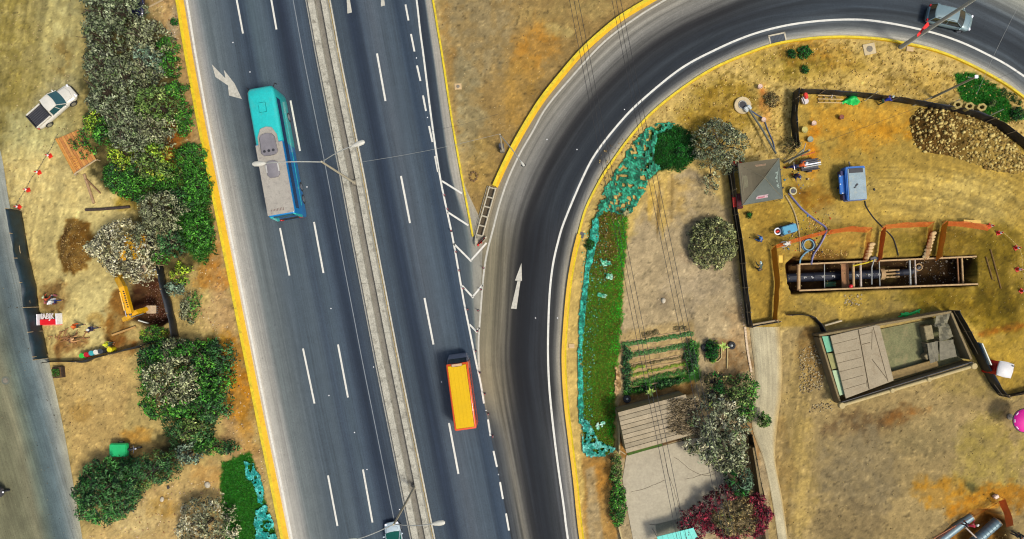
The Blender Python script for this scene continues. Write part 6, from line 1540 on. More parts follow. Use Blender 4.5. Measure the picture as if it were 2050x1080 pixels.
MB().torus(relp(tp(.735, -.42, -1.8)), .34, .07, axis='z').build('ring', M_TAN, pr, smooth=True)
tag(MB().box(tp(.235, .62, -2.4), (1.1, .5, .35), rz=.05).build('green_crate', mat('green_plastic', alb(26, 110, 60), .5), bevel=.03), 'small green box on the trench floor beside the pipe', 'box')
tag(MB().ell(tp(.29, .82, -.0), (.22, .2, .2)).build('red_bucket', mat('red_plastic', alb(216, 16, 30), .4), smooth=True), 'bright red bucket hanging at the lower rail of the trench', 'bucket')
sc_ = scatter([[(1840, 520), (1950, 518), (1950, 565), (1840, 568)]], 160, .04, .14, (200, 190, 176), (70, 50, 36), 40, 2.4)
stones('gravel', *sc_, 'rubble on the dark floor at the right end of the trench', 'rubble', zoff=-2.86)
# yellow strap and hoses over the edge
cable([P(x, y, .22) for x, y in crom([(1705, 533), (1718, 530), (1735, 526), (1750, 520), (1760, 518)], 4)], .07, mat('yellow_strap', alb(220, 196, 30), .6), 'yellow hose lying over the upper rail of the trench', name='hose', cat='hose')
cable([P(1745, 520, .5), P(1742, 526, .6), P(1741, 536, .4), P(1742, 570, .3)], .06, M_STEEL, 'thin pale ladder rail hanging across the middle of the trench', name='pipe', cat='pipe')
tag(MB().box((*P(1744, 518)[:2], .3), (.55, .28, .28), rz=.3).box((*P(1753, 518)[:2], .2), (.6, .3, .2), rz=-.1).build('pump', M_DARK, bevel=.04), 'small black and white pump on the trench edge below the first sandbag row', 'pump')
cable([P(x, y, .1) for x, y in crom([(1578, 387), (1590, 402), (1606, 420), (1630, 440), (1652, 456), (1651, 470), (1640, 492), (1628, 510), (1623, 530)], 5)], .09, mat('lilac_hose', alb(126, 124, 166), .4, var=.3, scale=2, dirt=(.02, .02, .05, .8)), 'thick lilac and black hose from the tent bending down into the trench', name='hose', cat='hose')
cable([P(x, y, .06) for x, y in crom([(1572, 392), (1585, 415), (1594, 440), (1600, 475), (1602, 505)], 5)], .075, mat('clear_hose', alb(190, 168, 122), .4), 'thin translucent hose running down from the tent to the coiled blue hose', name='hose', cat='hose')
M_BHOSE = mat('pale_blue_hose', alb(120, 164, 186), .35)
cable([P(x, y, .15) for x, y in crom([(1600, 528), (1602, 518), (1610, 508), (1618, 503)], 5)], .08, M_BHOSE, 'short pale blue hose from the coil into the left end of the trench', name='hose', cat='hose')
hc = empty('hose_coil', P(1616, 491, .05), 0, 'coil of pale blue hose above the left end of the trench', 'hose')
for r, z, px_ in ((.58, .06, 0), (.52, .18, .06), (.62, .12, .12)):
    MB().torus((px_, 0, z), r, .06, 28, 6).build('loop', M_BHOSE if px_ < .1 else M_PIPE, hc, smooth=True)
cable([P(x, y, .06) for x, y in crom([(1731, 403), (1734, 415), (1748, 436), (1766, 455), (1785, 474), (1792, 490), (1798, 512)], 5)], .055, M_CABLE, 'black air hose running from the blue compressor to the trench', name='hose', cat='hose')

# machines ---------------------------------------------------------------
M_BLUE = mat('compressor_blue', alb(10, 112, 206), .4, var=.06, scale=2, coat=.3)
M_NAVY = mat('navy_panel', alb(14, 24, 90), .4, var=.15)
M_HOOD = mat('dusty_blue_hood', alb(146, 166, 176), .6, var=.16, scale=1.6, fine=.15, dirt=(*alb(174, 176, 160), .7))
hx, hy, _ = U(1712, 367, 1.5); comp = empty('compressor', (hx, hy, 0), math.radians(4), 'blue towable air compressor with a dusty pale hood standing alone on the site', 'compressor')
MB().box((.12, 0, .95), (1.95, 3.3, 1.1)).build('body', M_BLUE, comp, bevel=.08)
MB().box((.18, -.1, 1.52), (1.72, 3.05, .1)).build('hood', M_HOOD, comp, bevel=.04)
MB().box((.12, 1.22, 1.58), (1.36, .45, .06)).build('radiator_opening', M_BLACK, comp, bevel=.01)
MB().box((-1.02, .05, 1.0), (.62, 1.95, .22), ry=-.15).build('side_door', M_BLUE, comp, bevel=.05)
MB().box((-.95, 1.1, .8), (.5, .5, .7)).build('end_panel', M_NAVY, comp, bevel=.04); MB().box((-.85, -1.25, .8), (.5, .5, .7)).build('end_panel', M_NAVY, comp, bevel=.04)
for x in (-.9, 1.1): wheel(comp, x, -.2, .32, .2).rotation_euler = (0, 0, 0)
MB().tube([(.1, 1.6, .5), (.05, 2.3, .45)], .06, 6).build('drawbar', M_DARK, comp)
MB().box((.1, -.2, 1.6), (.28, .14, .08), rz=.7).box((-.08, -.42, 1.6), (.2, .1, .06), rz=.4).build('handle', M_BLACK, comp)
for y, x in ((.85, -1.25), (.05, -1.26), (-.85, -1.1)): MB().ell((x, y, 1.08), (.07, .07, .07)).build('hinge', M_LAMPW, comp)
tag(MB().ell((*P(1750, 380)[:2], .06), (.1, .13, .08)).build('fuel_can', M_BLACK), 'tiny black can on the ground right of the blue compressor', 'can')
hx, hy, _ = P(1572, 461); rm = empty('plate_compactor', (hx, hy, 0), .28, 'turquoise-blue boxed machine with a red and white reel at its left end', 'machine')
MB().box((.05, 0, .75), (1.45, .8, .7)).build('body', mat('cyan_machine', alb(60, 150, 186), .45, var=.12, scale=3), rm, bevel=.06)
MB().box((.05, 0, .3), (1.6, .95, .3)).build('frame', M_DARK, rm, bevel=.03)
MB().box((-.1, -.25, 1.12), (.25, .2, .06)).build('lid', M_DARK, rm)
MB().torus((-1.0, .1, .6), .3, .07, axis='z').build('reel', M_LAMPW, rm, smooth=True); MB().ell((-1.0, .1, .58), (.22, .12, .12)).build('reel_core', MATS['cone_orange'], rm, smooth=True)
for x in (-.5, .6): wheel(rm, x, -.45, .22, .12); wheel(rm, x, .45, .22, .12)
# dark machine heap beside the tent (motor tricycle with load)
hx, hy, _ = P(1606, 334); mg = empty('cargo_motorcycle', (hx, hy, 0), .12, 'black cargo motorcycle with pipes on its bed next to the canopy tent', 'motorcycle')
MB().box((.45, 0, .55), (1.7, 1.05, .35)).build('cargo_bed', M_DARK, mg, bevel=.03)
for y in (-.5, .5): MB().tube([(-.35, y, .9), (1.3, y, .92)], .04, 6).build('bed_rail', M_BLACK, mg)
for y, m in ((-.2, M_STEEL), (0, M_LAMPW), (.22, M_DARK)): MB().tube([(-.2, y, .8), (1.5, y + .1, .85)], .07, 8).build('load_pipe', m, mg, smooth=True)
MB().tube([(-.4, 0, .6), (-1.0, .0, .8), (-1.5, .05, .5)], [.12, .2, .08], 8).build('motorcycle_frame', M_NAVY, mg, smooth=True)
for x, y in ((.5, -.6), (.5, .6), (-1.5, .03)): wheel(mg, x, y, .3, .12)
MB().tube([(-1.2, -.35, 1.0), (-1.25, 0, 1.05), (-1.2, .4, 1.0)], .03, 6).build('handlebar', M_CHROME, mg)
MB().ell((-.7, 0, .92), (.35, .16, .1)).build('seat', M_BLACK, mg, smooth=True)
tag(MB().tube([P(1573, 330, .8), P(1600, 304, 1.0)], .1, 8).build('timber_beam', mat('olive_timber', alb(150, 140, 104), .8)), 'dull timber beam resting diagonally over the cargo motorcycle', 'beam')
tag(MB().tube([P(1600, 315, .6), P(1626, 307, .6)], .05, 8).build('timber_beam', mat('red_timber', alb(190, 90, 60), .8)), 'thin reddish bar right of the dull diagonal beam near the tent', 'beam')

# canopy tent -------------------------------------------------------------
M_TENT = mat('olive_canopy', alb(112, 102, 78), .7, var=.12, scale=1.4, fine=.08, bump=.2)
M_TENTD = mat('shaded_canopy', alb(84, 92, 84), .7, var=.15, scale=1.4, fine=.08, bump=.2)  # darker cloth for two roof panels, pyramid shading put into the colour
cs = [U(1478, 328, 2.3), U(1560, 317, 2.3), U(1568, 397, 2.3), U(1487, 411, 2.3)]; ap = U(1531, 356, 3.25)
tc_ = ap; tent = empty('canopy_tent', (tc_[0], tc_[1], 0), 0, 'square grey-olive canopy tent with printed panels beside the long black fence', 'tent')
def rt(p): return (p[0] - tc_[0], p[1] - tc_[1], p[2])
for k in range(4):
    a, b = rt(cs[k]), rt(cs[(k + 1) % 4]); V = []; n = 8
    mb = MB()
    for i in range(n):
        for j in range(n - i):
            pass
    apx = (0, 0, 3.25)
    def bp(u, v):  # u along edge, v to apex
        e = [a[q] + (b[q] - a[q]) * u for q in range(3)]; s = [e[q] + (apx[q] - e[q]) * v for q in range(3)]
        s[2] -= .16 * math.sin(v * PI) + .05 * math.sin(u * PI) * (1 - v); return tuple(s)
    V = []; F = []
    for j in range(7):
        for i in range(7): V.append(bp(i / 6, j / 6))
    for j in range(6):
        for i in range(6): F.append((j * 7 + i, j * 7 + i + 1, (j + 1) * 7 + i + 1, (j + 1) * 7 + i))
    pn = MB().add(V, F).build('roof_panel', M_TENT if k in (0, 3) else M_TENTD, tent)
    md = pn.modifiers.new('t', 'SOLIDIFY'); md.thickness = .01
    # valance
    MB().loft([[a, b, (b[0], b[1], b[2] - .28), (a[0], a[1], a[2] - .28)], [(a[0] * 1.005, a[1] * 1.005, a[2]), (b[0] * 1.005, b[1] * 1.005, b[2]), (b[0] * 1.005, b[1] * 1.005, b[2] - .28), (a[0] * 1.005, a[1] * 1.005, a[2] - .28)]]).build('valance', mat('valance_grey', alb(140, 136, 116), .7), tent)
    MB().tube([a, bp(0, .5), apx], .025, 6).build('rib', mat('seam_grey', alb(128, 120, 96), .7), tent)
    MB().tube([(a[0], a[1], 0), a], .03, 8).build('leg', M_STEEL, tent)
    # printed marks: short strokes, as far as they can be read from above
    rd = random.Random(k); pm = MB()
    colm = [mat('print_peach', alb(196, 160, 128), .7), mat('print_grey', alb(146, 162, 152), .7), mat('print_pink', alb(226, 190, 196), .7), mat('print_sand', alb(164, 158, 124), .7)][k]
    def put(u, v, du, dv):
        q = [bp(u, v), bp(u + du, v), bp(u + du, v + dv), bp(u, v + dv)]; mb_ = pm
        mb_.add([(x, y, z + .03) for x, y, z in q], [(0, 1, 2, 3)])
    if k == 0:
        u = .36
        while u < .68: du = rd.uniform(.012, .03); put(u, .20, du, .035); put(u, .25, du, .05); u += du + .008
    elif k == 1:
        u = .3
        while u < .78: du = rd.uniform(.03, .06); v0 = .22 - abs(u - .52) * .3; put(u, v0, du, rd.uniform(.03, .16)); u += du + .012
        put(.2, .1, .55, .012)
    elif k == 2:
        u = .36
        while u < .70: du = rd.uniform(.012, .03); put(u, .15, du, .10); u += du + .008
        put(.32, .26, .38, .02)
    else:
        for v0 in (.16, .205, .25, .295):
            u = .36
            while u < .72: du = rd.uniform(.008, .02); put(u, v0, du, .028); u += du + .008
        put(.2, .10, .62, .012)
    pm.build('printed_lettering', colm, tent)
    if k == 2:
        p2 = MB(); u = .45
        while u < .66:
            q = [bp(u, .17), bp(u + .02, .17), bp(u + .02, .22), bp(u, .22)]; p2.add([(x, y, z + .04) for x, y, z in q], [(0, 1, 2, 3)]); u += .03
        p2.build('printed_emblem', mat('print_red', alb(176, 40, 72), .7), tent)
# red bunting by the tent
tag(MB().box((*P(1466, 333)[:2], 1.5), (.9, .45, .1), rz=.1).build('orange_cloth', mat('red_orange_cloth', alb(196, 66, 30), .8, var=.3, scale=5), jit=.04), 'red-orange cloth bundle on the fence at the upper left corner of the tent', 'cloth')
tag(MB().box((*P(1463, 408)[:2], 1.2), (.3, 1.0, .15), rz=.1).build('red_cloth', M_CONE, jit=.04), 'bright red cloth hanging on the fence at the lower left corner of the tent', 'cloth')
tag(MB().box((*P(1473, 405)[:2], .5), (.8, 1.5, .6), rz=.1).build('maroon_tarpaulin', mat('maroon_cloth', alb(84, 14, 30), .8, var=.4, scale=3), jit=.06), 'dark maroon tarpaulin bundle beside the lower left tent corner', 'tarpaulin')
root = empty('cable_reel', P(1584, 384, .0), .3, 'small cream reel on a stand where the lilac hose leaves the tent', 'reel')
MB().torus((0, 0, .45), .32, .08, axis='z').build('rim', mat('cream_reel', alb(206, 196, 150), .6), root, smooth=True); MB().box((0, 0, .25), (.6, .4, .4)).build('stand', M_DARK, root, bevel=.03)
# buckets, tools
def bucket(x, y, m, label, r=.22, h=.45):
    root = empty('bucket', P(x, y, .02), 0, label, 'bucket'); MB().cyl((0, 0, h / 2), r * .8, h, 18, r2=r).build('body', m, root, smooth=True); MB().torus((0, 0, h), r, .02).build('rim', m, root); MB().cyl((0, 0, h - .03), r * .9, .02, 16).build('water', M_BLACK, root)
    MB().tube([(-r, 0, h), (0, -r * 1.1, h + .05), (r, 0, h)], .012, 5).build('handle', M_STEEL, root); return root
M_PINK = mat('pinkish_white_plastic', alb(230, 196, 176), .5)
bucket(1526, 242, M_PINK, 'pinkish white bucket beside the thin bluish hose'); bucket(1519, 176, M_PINK, 'pinkish white bucket alone on the verge above the manhole'); bucket(1626, 249, M_PINK, 'pinkish white bucket right of the short upright black fence')
bucket(1681, 237, mat('brown_plastic', alb(140, 66, 30), .5), 'brown bucket on the orange sand below the green tarpaulin'); bucket(1608, 262, mat('yellow_tub', alb(196, 184, 96), .5), 'oval olive-yellow tub just right of the short upright black fence', .3, .4)
bucket(1619, 281, mat('grey_tub', alb(150, 160, 140), .5), 'grey-green tub below the olive-yellow tub', .28, .4)
# green tarpaulins and things by the back fence
M_GT = mat('bright_green_tarp', alb(22, 206, 90), .5, var=.16, scale=3, fine=.08, bump=.5)
def tarp(poly, h, m, label, seed=0):
    xs = [p[0] for p in poly]; ys = [p[1] for p in poly]; X, Y = np.meshgrid(np.arange(min(xs), max(xs) + 1, 1.6), np.arange(min(ys), max(ys) + 1, 1.6))
    d = sdist(X, Y, poly) + (vnoise(X / 4, Y / 4, seed) - .5) * 4; Zt = .05 + h * sstep(-1, 9, d) * (.6 + .8 * vnoise(X / 5, Y / 5, seed + 2)); I = np.arange(X.size).reshape(X.shape)
    kf = ((d > 0)[:-1, :-1] & (d > 0)[1:, 1:]); F = np.stack([I[:-1, :-1], I[1:, :-1], I[1:, 1:], I[:-1, 1:]], -1)[kf]; V = np.stack([(X - 1025) / 20, (540 - Y) / 20, Zt], -1).reshape(-1, 3); u = np.unique(F); mp = np.zeros(X.size, int); mp[u] = np.arange(len(u))
    return tag(link('tarpaulin', np_mesh('tarpaulin', V[u], mp[F]), m), label, 'tarpaulin')
tarp([(1679, 207), (1692, 196), (1704, 187), (1716, 194), (1723, 206), (1716, 213), (1698, 210)], .5, M_GT, 'bright green crumpled tarpaulin inside the top black fence', 3)
tarp([(1796, 634), (1804, 626), (1824, 624), (1842, 619), (1842, 626), (1822, 632), (1804, 636)], .35, M_GT, 'narrow bright green tarpaulin on the top wall of the roofless building', 5)
root = empty('bicycle', P(1655, 200), 0, 'dark bicycle lying among pale bars beside the green tarpaulin', 'bicycle')
for x in (-.55, .55): o = MB().torus((x, 0, .12), .34, .03, axis='z').build('wheel', M_TYRE, root, smooth=True)
MB().tube([(-.55, 0, .15), (-.1, .3, .2), (.45, .25, .2), (.55, 0, .15)], .025, 6).build('frame', M_DARK, root); MB().tube([(.4, .1, .2), (.45, .4, .25)], .02, 6).build('handlebar', M_CHROME, root)
for i, y in enumerate((192, 199, 206)):
    tag(MB().tube([P(1636, y, .12), P(1686, y + 1, .12)], .06, 6).build('steel_bar', mat('sand_bar', alb(206, 176, 120), .6)), ['topmost', 'middle', 'lowest'][i] + ' of three pale bars lying beside the bicycle', 'bar', 'pale bars by the top fence')
tag(MB().box((*P(1608, 203)[:2], .35), (.6, .8, .5), rz=.4).build('white_sack', mat('white_sack', alb(216, 206, 206), .7), bevel=.12), 'white sack in the corner of the top black fence', 'sack')
tag(MB().box((*P(1608, 196)[:2], .6), (.35, .6, .35), rz=.3).build('red_jerrycan', M_CONE, bevel=.06), 'red jerrycan beside the white sack in the fence corner', 'jerrycan')
M_TRE = mat('tyre_yellow', alb(170, 150, 84), .8, var=.2)
for x, y, lb in ((1899, 218, 'left'), (1922, 221, 'middle'), (1946, 223, 'right')):
    root = empty('planter_block', P(x, y), .2, f'{lb} one of three sand-coloured hexagonal concrete blocks on the heap along the fence', 'block', 'hexagonal blocks'); n = 6
    V = []; 
    for z in (.9, 1.5):
        for r in (.5, .26): V += [(r * math.cos(2 * PI * k / n), r * .8 * math.sin(2 * PI * k / n), z) for k in range(n)]
    F = []
    for k in range(n):
        j = (k + 1) % n; F += [(k, j, 12 + j, 12 + k), (6 + j, 6 + k, 18 + k, 18 + j), (12 + k, 12 + j, 18 + j, 18 + k), (j, k, 6 + k, 6 + j)]
    MB().add(V, F).build('ring', M_TRE, root); MB().cyl((0, 0, 1.0), .25, .05, 12).build('hollow', M_BLACK, root)
# props leaning at the top fence
for i, (x0, y0, x1, y1) in enumerate([(1730, 197, 1742, 188), (1826, 207, 1848, 199), (1880, 214, 1902, 204), (1968, 232, 1988, 223)]):
    tag(MB().tube([P(x0, y0 + 6, .1), P(x1, y1 + 4, 1.5)], .045, 6).build('fence_prop', mat('prop_grey', alb(150, 146, 132), .7)), ['short grey prop nearest the green tarpaulin, leaning on the back fence', 'long grey prop leaning on the back fence at the left end of the rubble heap', 'grey prop leaning on the fence above the hexagonal blocks', 'grey prop leaning on the curved fence at the top of the rubble heap'][i], 'prop')

# red and white cabin, blue-white sheet, magenta parasol -----------------------
hx, hy, _ = P(1980, 735); root = empty('portable_toilet', (hx, hy, 0), -.25, 'red portable toilet cabin with a white roof next to the black fence', 'portable toilet')
MB().box((0, 0, 1.1), (1.35, 1.35, 2.2), taper=(.97, .97)).build('body', mat('red_cabin', alb(214, 22, 20), .45, var=.08), root, bevel=.05)
MB().loft([[(x * k, y * k, z) for x, y in ((-.7, -.7), (0, -.76), (.7, -.7), (.76, 0), (.7, .7), (0, .76), (-.7, .7), (-.76, 0))] for k, z in ((1, 2.2), (1.0, 2.32), (.8, 2.45))]).build('roof', mat('white_roof', alb(222, 220, 222), .5, var=.06), root, smooth=True)
MB().box((-.69, 0, 1.05), (.04, .8, 1.8)).build('door', mat('dark_red_door', alb(160, 16, 18), .5), root, bevel=.02); MB().cyl((.5, .5, 2.5), .06, .3, 10).build('vent_pipe', M_DARK, root)
root = empty('site_board', P(1951, 705), math.radians(-67), 'upright blue and white board leaning on the fence above the red cabin', 'board')
MB().box((0, 0, 1.0), (2.3, .1, 2.0), rx=.12).build('board', mat('white_board', alb(216, 220, 210), .5), root, bevel=.01); MB().box((0, -.07, .9), (2.2, .04, 1.6), rx=.12).build('blue_sheet', mat('slate_blue', alb(60, 104, 130), .5), root)
hx, hy, _ = U(2054, 843, 2.2); root = empty('parasol', (hx, hy, 0), 0, 'magenta parasol with a dark rim cut by the right edge', 'parasol')
MB().loft([[(r * math.cos(2 * PI * k / 16), r * math.sin(2 * PI * k / 16), z) for k in range(16)] for r, z in ((1.15, 2.05), (1.12, 2.1), (.9, 2.25), (.5, 2.42), (.05, 2.5))]).build('canopy', mat('magenta_cloth', alb(236, 0, 160), .6, var=.06), root, smooth=True)
MB().torus((0, 0, 2.03), 1.14, .06, 32).build('rim', M_BLACK, root, smooth=True); MB().tube([(0, 0, 0), (0, 0, 2.3)], .03, 8).build('pole', M_STEEL, root); MB().cyl((0, 0, .05), .3, .1, 16).build('base', M_CONCD, root)
for a in (2.3, 3.0, 3.7): MB().tube([(1.05 * math.cos(a), 1.05 * math.sin(a), 2.14), (1.05 * math.cos(a + .3), 1.05 * math.sin(a + .3), 2.14)], .04, 6).build('rim_dash', M_LAMPW, root)  # three short white pieces along the rim

# pipes in the lower right pit ---------------------------------------------------
M_SP = mat('galvanised_pipe', alb(112, 138, 150), .45, metal=.25, var=.12, scale=2, dirt=(*alb(150, 150, 140), .4))
def bigpipe(a, b, r, z, label, ribs=0, m=M_SP):
    A, B = P(*a, z), P(*b, z); root = empty('steel_pipe', A, 0, label, 'pipe'); d = Vector(B) - Vector(A); L = d.length; root.rotation_euler = (0, 0, math.atan2(d.y, d.x))
    MB().tube([(0, 0, 0), (L, 0, 0)], r, 28, cap=False).build('tube', m, root, smooth=True)
    MB().torus((L, 0, 0), r, .04, 28, 6, axis='x').build('end_ring', M_TAN, root, smooth=True); MB().torus((L - .02, 0, 0), r * .5, r * .42, 20, 4, axis='x').build('bore', M_BLACK, root)
    if ribs:
        for k in range(ribs): MB().torus((L * (k + .5) / ribs, 0, 0), r, .035, 24, 5, axis='x').build('rib', m, root, smooth=True)
    return root
bigpipe((1868, 1104), (1953, 1038), .46, -.75, 'smooth grey-blue steel pipe in the lower right pit, the left one of two')
bigpipe((1950, 1100), (2008, 1049), .48, -.75, 'ribbed grey-blue steel pipe in the lower right pit, the right one of two', ribs=9)
tag(MB().tube([P(1936, 1058, -.2), P(1956, 1078, -.1)], .08, 8).build('strut', M_PALE), 'pale strut bridging the two steel pipes in the pit', 'strut')
tag(MB().box((*P(1990, 993)[:2], .25), (.45, .35, .4), rz=.5).build('white_block', M_PINK, bevel=.05), 'small whitish block at the top of the sagging orange mesh', 'block')
tag(MB().tube([P(1868, 1078, .1), P(1912, 1052, .1)], .05, 6).build('steel_bar', mat('salmon_bar', alb(226, 140, 90), .6)), 'salmon coloured rod along the upper edge of the lower right pit', 'bar')

# roofless building --------------------------------------------------------------
M_ADOBE = mat('dusty_wall', alb(134, 116, 80), .9, var=.16, scale=1.2, fine=.2, bump=.4)
M_ROOF = mat('cracked_roof_slab', alb(164, 150, 124), .9, var=.10, scale=.9, fine=.12, bump=.3, dirt=(*alb(132, 112, 84), .5))
HBW = 1.6
bc = U(1790, 715, 0); bd = empty('roofless_building', (bc[0], bc[1], 0), 0, 'half-roofed walled building with a plank-like flat roof and an open yard', 'building')
def rb(x, y, h): p = U(x, y, h); return (p[0] - bc[0], p[1] - bc[1], h)
def wallseg(a, b, th, h, m=None, name='wall', z0=-.1):
    A, B = rb(*a, h), rb(*b, h); d = Vector((B[0] - A[0], B[1] - A[1], 0)); c = ((A[0] + B[0]) / 2, (A[1] + B[1]) / 2, (h + z0) / 2)
    return MB().box(c, (d.length + th * .0, th, h - z0), rz=math.atan2(d.y, d.x)).build(name, m or M_ADOBE, bd, bevel=.02)
wallseg((1640, 672), (1905, 625), .22, HBW); wallseg((1905, 627), (1945, 720), .22, HBW, name='wall'); wallseg((1684, 809), (1950, 727), .22, HBW); wallseg((1642, 676), (1682, 806), .20, HBW - .25, name='wall')
# roof slabs
sl_ = [rb(1661, 673, HBW), rb(1752, 651, HBW), rb(1760, 653, HBW), rb(1788, 762, HBW), rb(1692, 798, HBW)]
MB().prism([p[:2] for p in sl_], HBW - .0, HBW + .13).build('roof', M_ROOF, bd, bevel=.02)
rf = bd.children[-1]
jm = mat('roof_joint', alb(92, 78, 54), .9)
def line3(x0, y0, x1, y1, z, r=.022): return MB().tube([rb(x0, y0, HBW + z)[:2] + (HBW + z,), rb(x1, y1, HBW + z)[:2] + (HBW + z,)], r, 4)
def jl(x0, y0, x1, y1, r=.022):
    a, b = rb(x0, y0, HBW + .13), rb(x1, y1, HBW + .13); o = MB().tube([a, b], r, 4).build('roof_seam', jm, bd); return o
for x0, y0, x1, y1, r in ((1718, 660, 1740, 780, .05), (1748, 655, 1778, 765, .03), (1666, 690, 1716, 678, .02), (1671, 710, 1720, 700, .02), (1675, 728, 1724, 716, .02), (1680, 745, 1728, 733, .02), (1685, 763, 1730, 751, .02), (1690, 780, 1734, 767, .02), (1745, 700, 1746, 660, .025), (1746, 720, 1775, 758, .03), (1735, 762, 1736, 775, .03), (1726, 690, 1742, 686, .03), (1720, 672, 1745, 666, .02)): jl(x0, y0, x1, y1, r)
# left lean-to with green sheets
gm = [mat('sea_green_sheet', alb(96, 176, 138), .6, var=.12), mat('olive_sheet', alb(150, 146, 84), .7, var=.12), mat('pale_green_sheet', alb(168, 196, 150), .6, var=.12)]
for i, (y0, y1) in enumerate(((674, 706), (708, 740), (742, 792))):
    f0, f1 = (y0 - 674) / 120, (y1 - 674) / 120
    q = [rb(1645 + 36 * f0, y0, 1.35), rb(1659 + 34 * f0, y0 - 1, 1.4), rb(1659 + 34 * f1, y1 - 3, 1.4), rb(1645 + 36 * f1, y1, 1.35)]
    MB().prism([p[:2] for p in q], 1.38, 1.44).build('lean_to_sheet', gm[i], bd)
# interior floor, heaps, sheets, parapet cylinders
fl_ = [rb(1760, 660, .1), rb(1900, 632, .1), rb(1938, 716, .1), rb(1790, 762, .1)]
MB().prism([p[:2] for p in fl_], .0, .12).build('floor', mat('green_grey_floor', alb(122, 122, 84), .95, var=.25, scale=.8, fine=.2, dirt=(*alb(160, 142, 104), .7)), bd)
rd = random.Random(8); hp = []
M_BLK = mat('grey_brown_block', alb(148, 134, 100), .9, var=.25, scale=3, fine=.2)
for x, y, w_, d_, h_, rz in ((1853, 700, .6, .7, .7, .3), (1850, 690, .6, .4, .5, .1), (1846, 712, .5, .5, .9, .6), (1848, 665, .8, 1.4, .9, .2)): MB().box(rb(x, y, 0)[:2] + (h_ / 2 + .1,), (w_, d_, h_), rz=rz).build('rubble_block', M_BLK, bd, bevel=.04, jit=.03)
for (poly, z, nm) in (([(1871, 628), (1902, 622), (1897, 650), (1873, 655)], 1.35, 'tarpaulin_sheet'), ([(1875, 652), (1896, 648), (1910, 674), (1883, 684)], 1.3, 'tarpaulin_sheet'), ([(1856, 688), (1877, 683), (1879, 722), (1862, 728)], 1.15, 'roof_sheet'), ([(1880, 684), (1908, 680), (1916, 714), (1882, 722)], 1.15, 'roof_sheet')):
    q = [rb(x, y, z) for x, y in poly]; mb = MB()
    a, b, c, d = q; V = []; F = []
    for j in range(6):
        for i in range(6):
            u, v = i / 5, j / 5; p = [(a[k] * (1 - u) + b[k] * u) * (1 - v) + (d[k] * (1 - u) + c[k] * u) * v for k in range(3)]; V.append((p[0], p[1], p[2] + rd.uniform(-.07, .07) + (.14 * math.sin(u * 7 + v * 5) if nm[0] == 't' else 0)))
    for j in range(5):
        for i in range(5): F.append((j * 6 + i, j * 6 + i + 1, (j + 1) * 6 + i + 1, (j + 1) * 6 + i))
    o = MB().add(V, F).build(nm, mat('grey_tarp', alb(118, 112, 88), .7, var=.16, scale=2) if nm[0] == 't' else mat('grey_corrugated', alb(120, 114, 94), .8, var=.2, scale=3), bd); md = o.modifiers.new('t', 'SOLIDIFY'); md.thickness = .03
    for k_ in range(4):
        g_, h_ = q[k_], q[(k_ + 1) % 4]; 
        if k_ == 0: MB().tube([g_[:2] + (0.05,), g_], .04, 5).build('sheet_post', M_WOOD, bd)
M_PAR = mat('pale_coping', alb(190, 170, 120), .85, var=.12, scale=2, fine=.15)
a, b = rb(1684, 812, HBW + .1), rb(1948, 733, HBW + .1)
MB().tube([a, b], .17, 12).build('coping', M_PAR, bd, smooth=True); MB().tube([rb(1684, 806, HBW + .2), rb(1946, 725, HBW + .2)], .045, 6).build('gutter', M_BLACK, bd)
for t in (0.0, .38, .66, 1.0):
    p = Vector(a).lerp(Vector(b), t); MB().cyl((p.x, p.y, HBW + .12), .3 if t in (0., 1.) else .22, .5, 12).build('pillar', M_PAR, bd, bevel=.04)
MB().box(rb(1822, 742, .6), (5.6, .8, .2), rz=.28).build('ledge', mat('ledge_earth', alb(146, 122, 76), .9, var=.2), bd, bevel=.03)

# plank shed ---------------------------------------------------------------------
HS = 2.6; sc0 = U(1316, 845, 0); sh = empty('shed', (sc0[0], sc0[1], 0), 0, 'shed with a pale plank roof half buried under dead branches beside the big grey-leaved tree', 'shed')
def rs(x, y, h): p = U(x, y, h); return (p[0] - sc0[0], p[1] - sc0[1], h)
q = [rs(1237, 826, HS), rs(1372, 790, HS), rs(1398, 868, HS), rs(1254, 908, HS)]
def planks():
    a, b, c, d = [Vector(p) for p in q]; rd = random.Random(2); n = 9
    for k in range(n):
        t0, t1 = k / n, (k + 1) / n - .012; P0, P1, P2, P3 = a.lerp(d, t0), b.lerp(c, t0), b.lerp(c, t1), a.lerp(d, t1); z = HS + rd.uniform(-.015, .015)
        MB().prism([(p.x, p.y) for p in (P0, P1, P2, P3)], z, z + .05).build('roof_board', mat(f'roof_board_{k % 3}', alb(*[(170, 154, 126), (160, 146, 120), (178, 162, 134)][k % 3]), .85, var=.14, scale=1.4, fine=.16, dirt=(*alb(140, 124, 92), .5)), sh)
planks()
for k in range(4):
    A, B = Vector(q[k]), Vector(q[(k + 1) % 4]); d = B - A; m = (A + B) / 2 * .985
    MB().box((m.x, m.y, 1.25), (d.length - .2, .1, 2.5), rz=math.atan2(d.y, d.x)).build('wall', M_ADOBE, sh)
rd = random.Random(12); V = []; F = []; cl = []
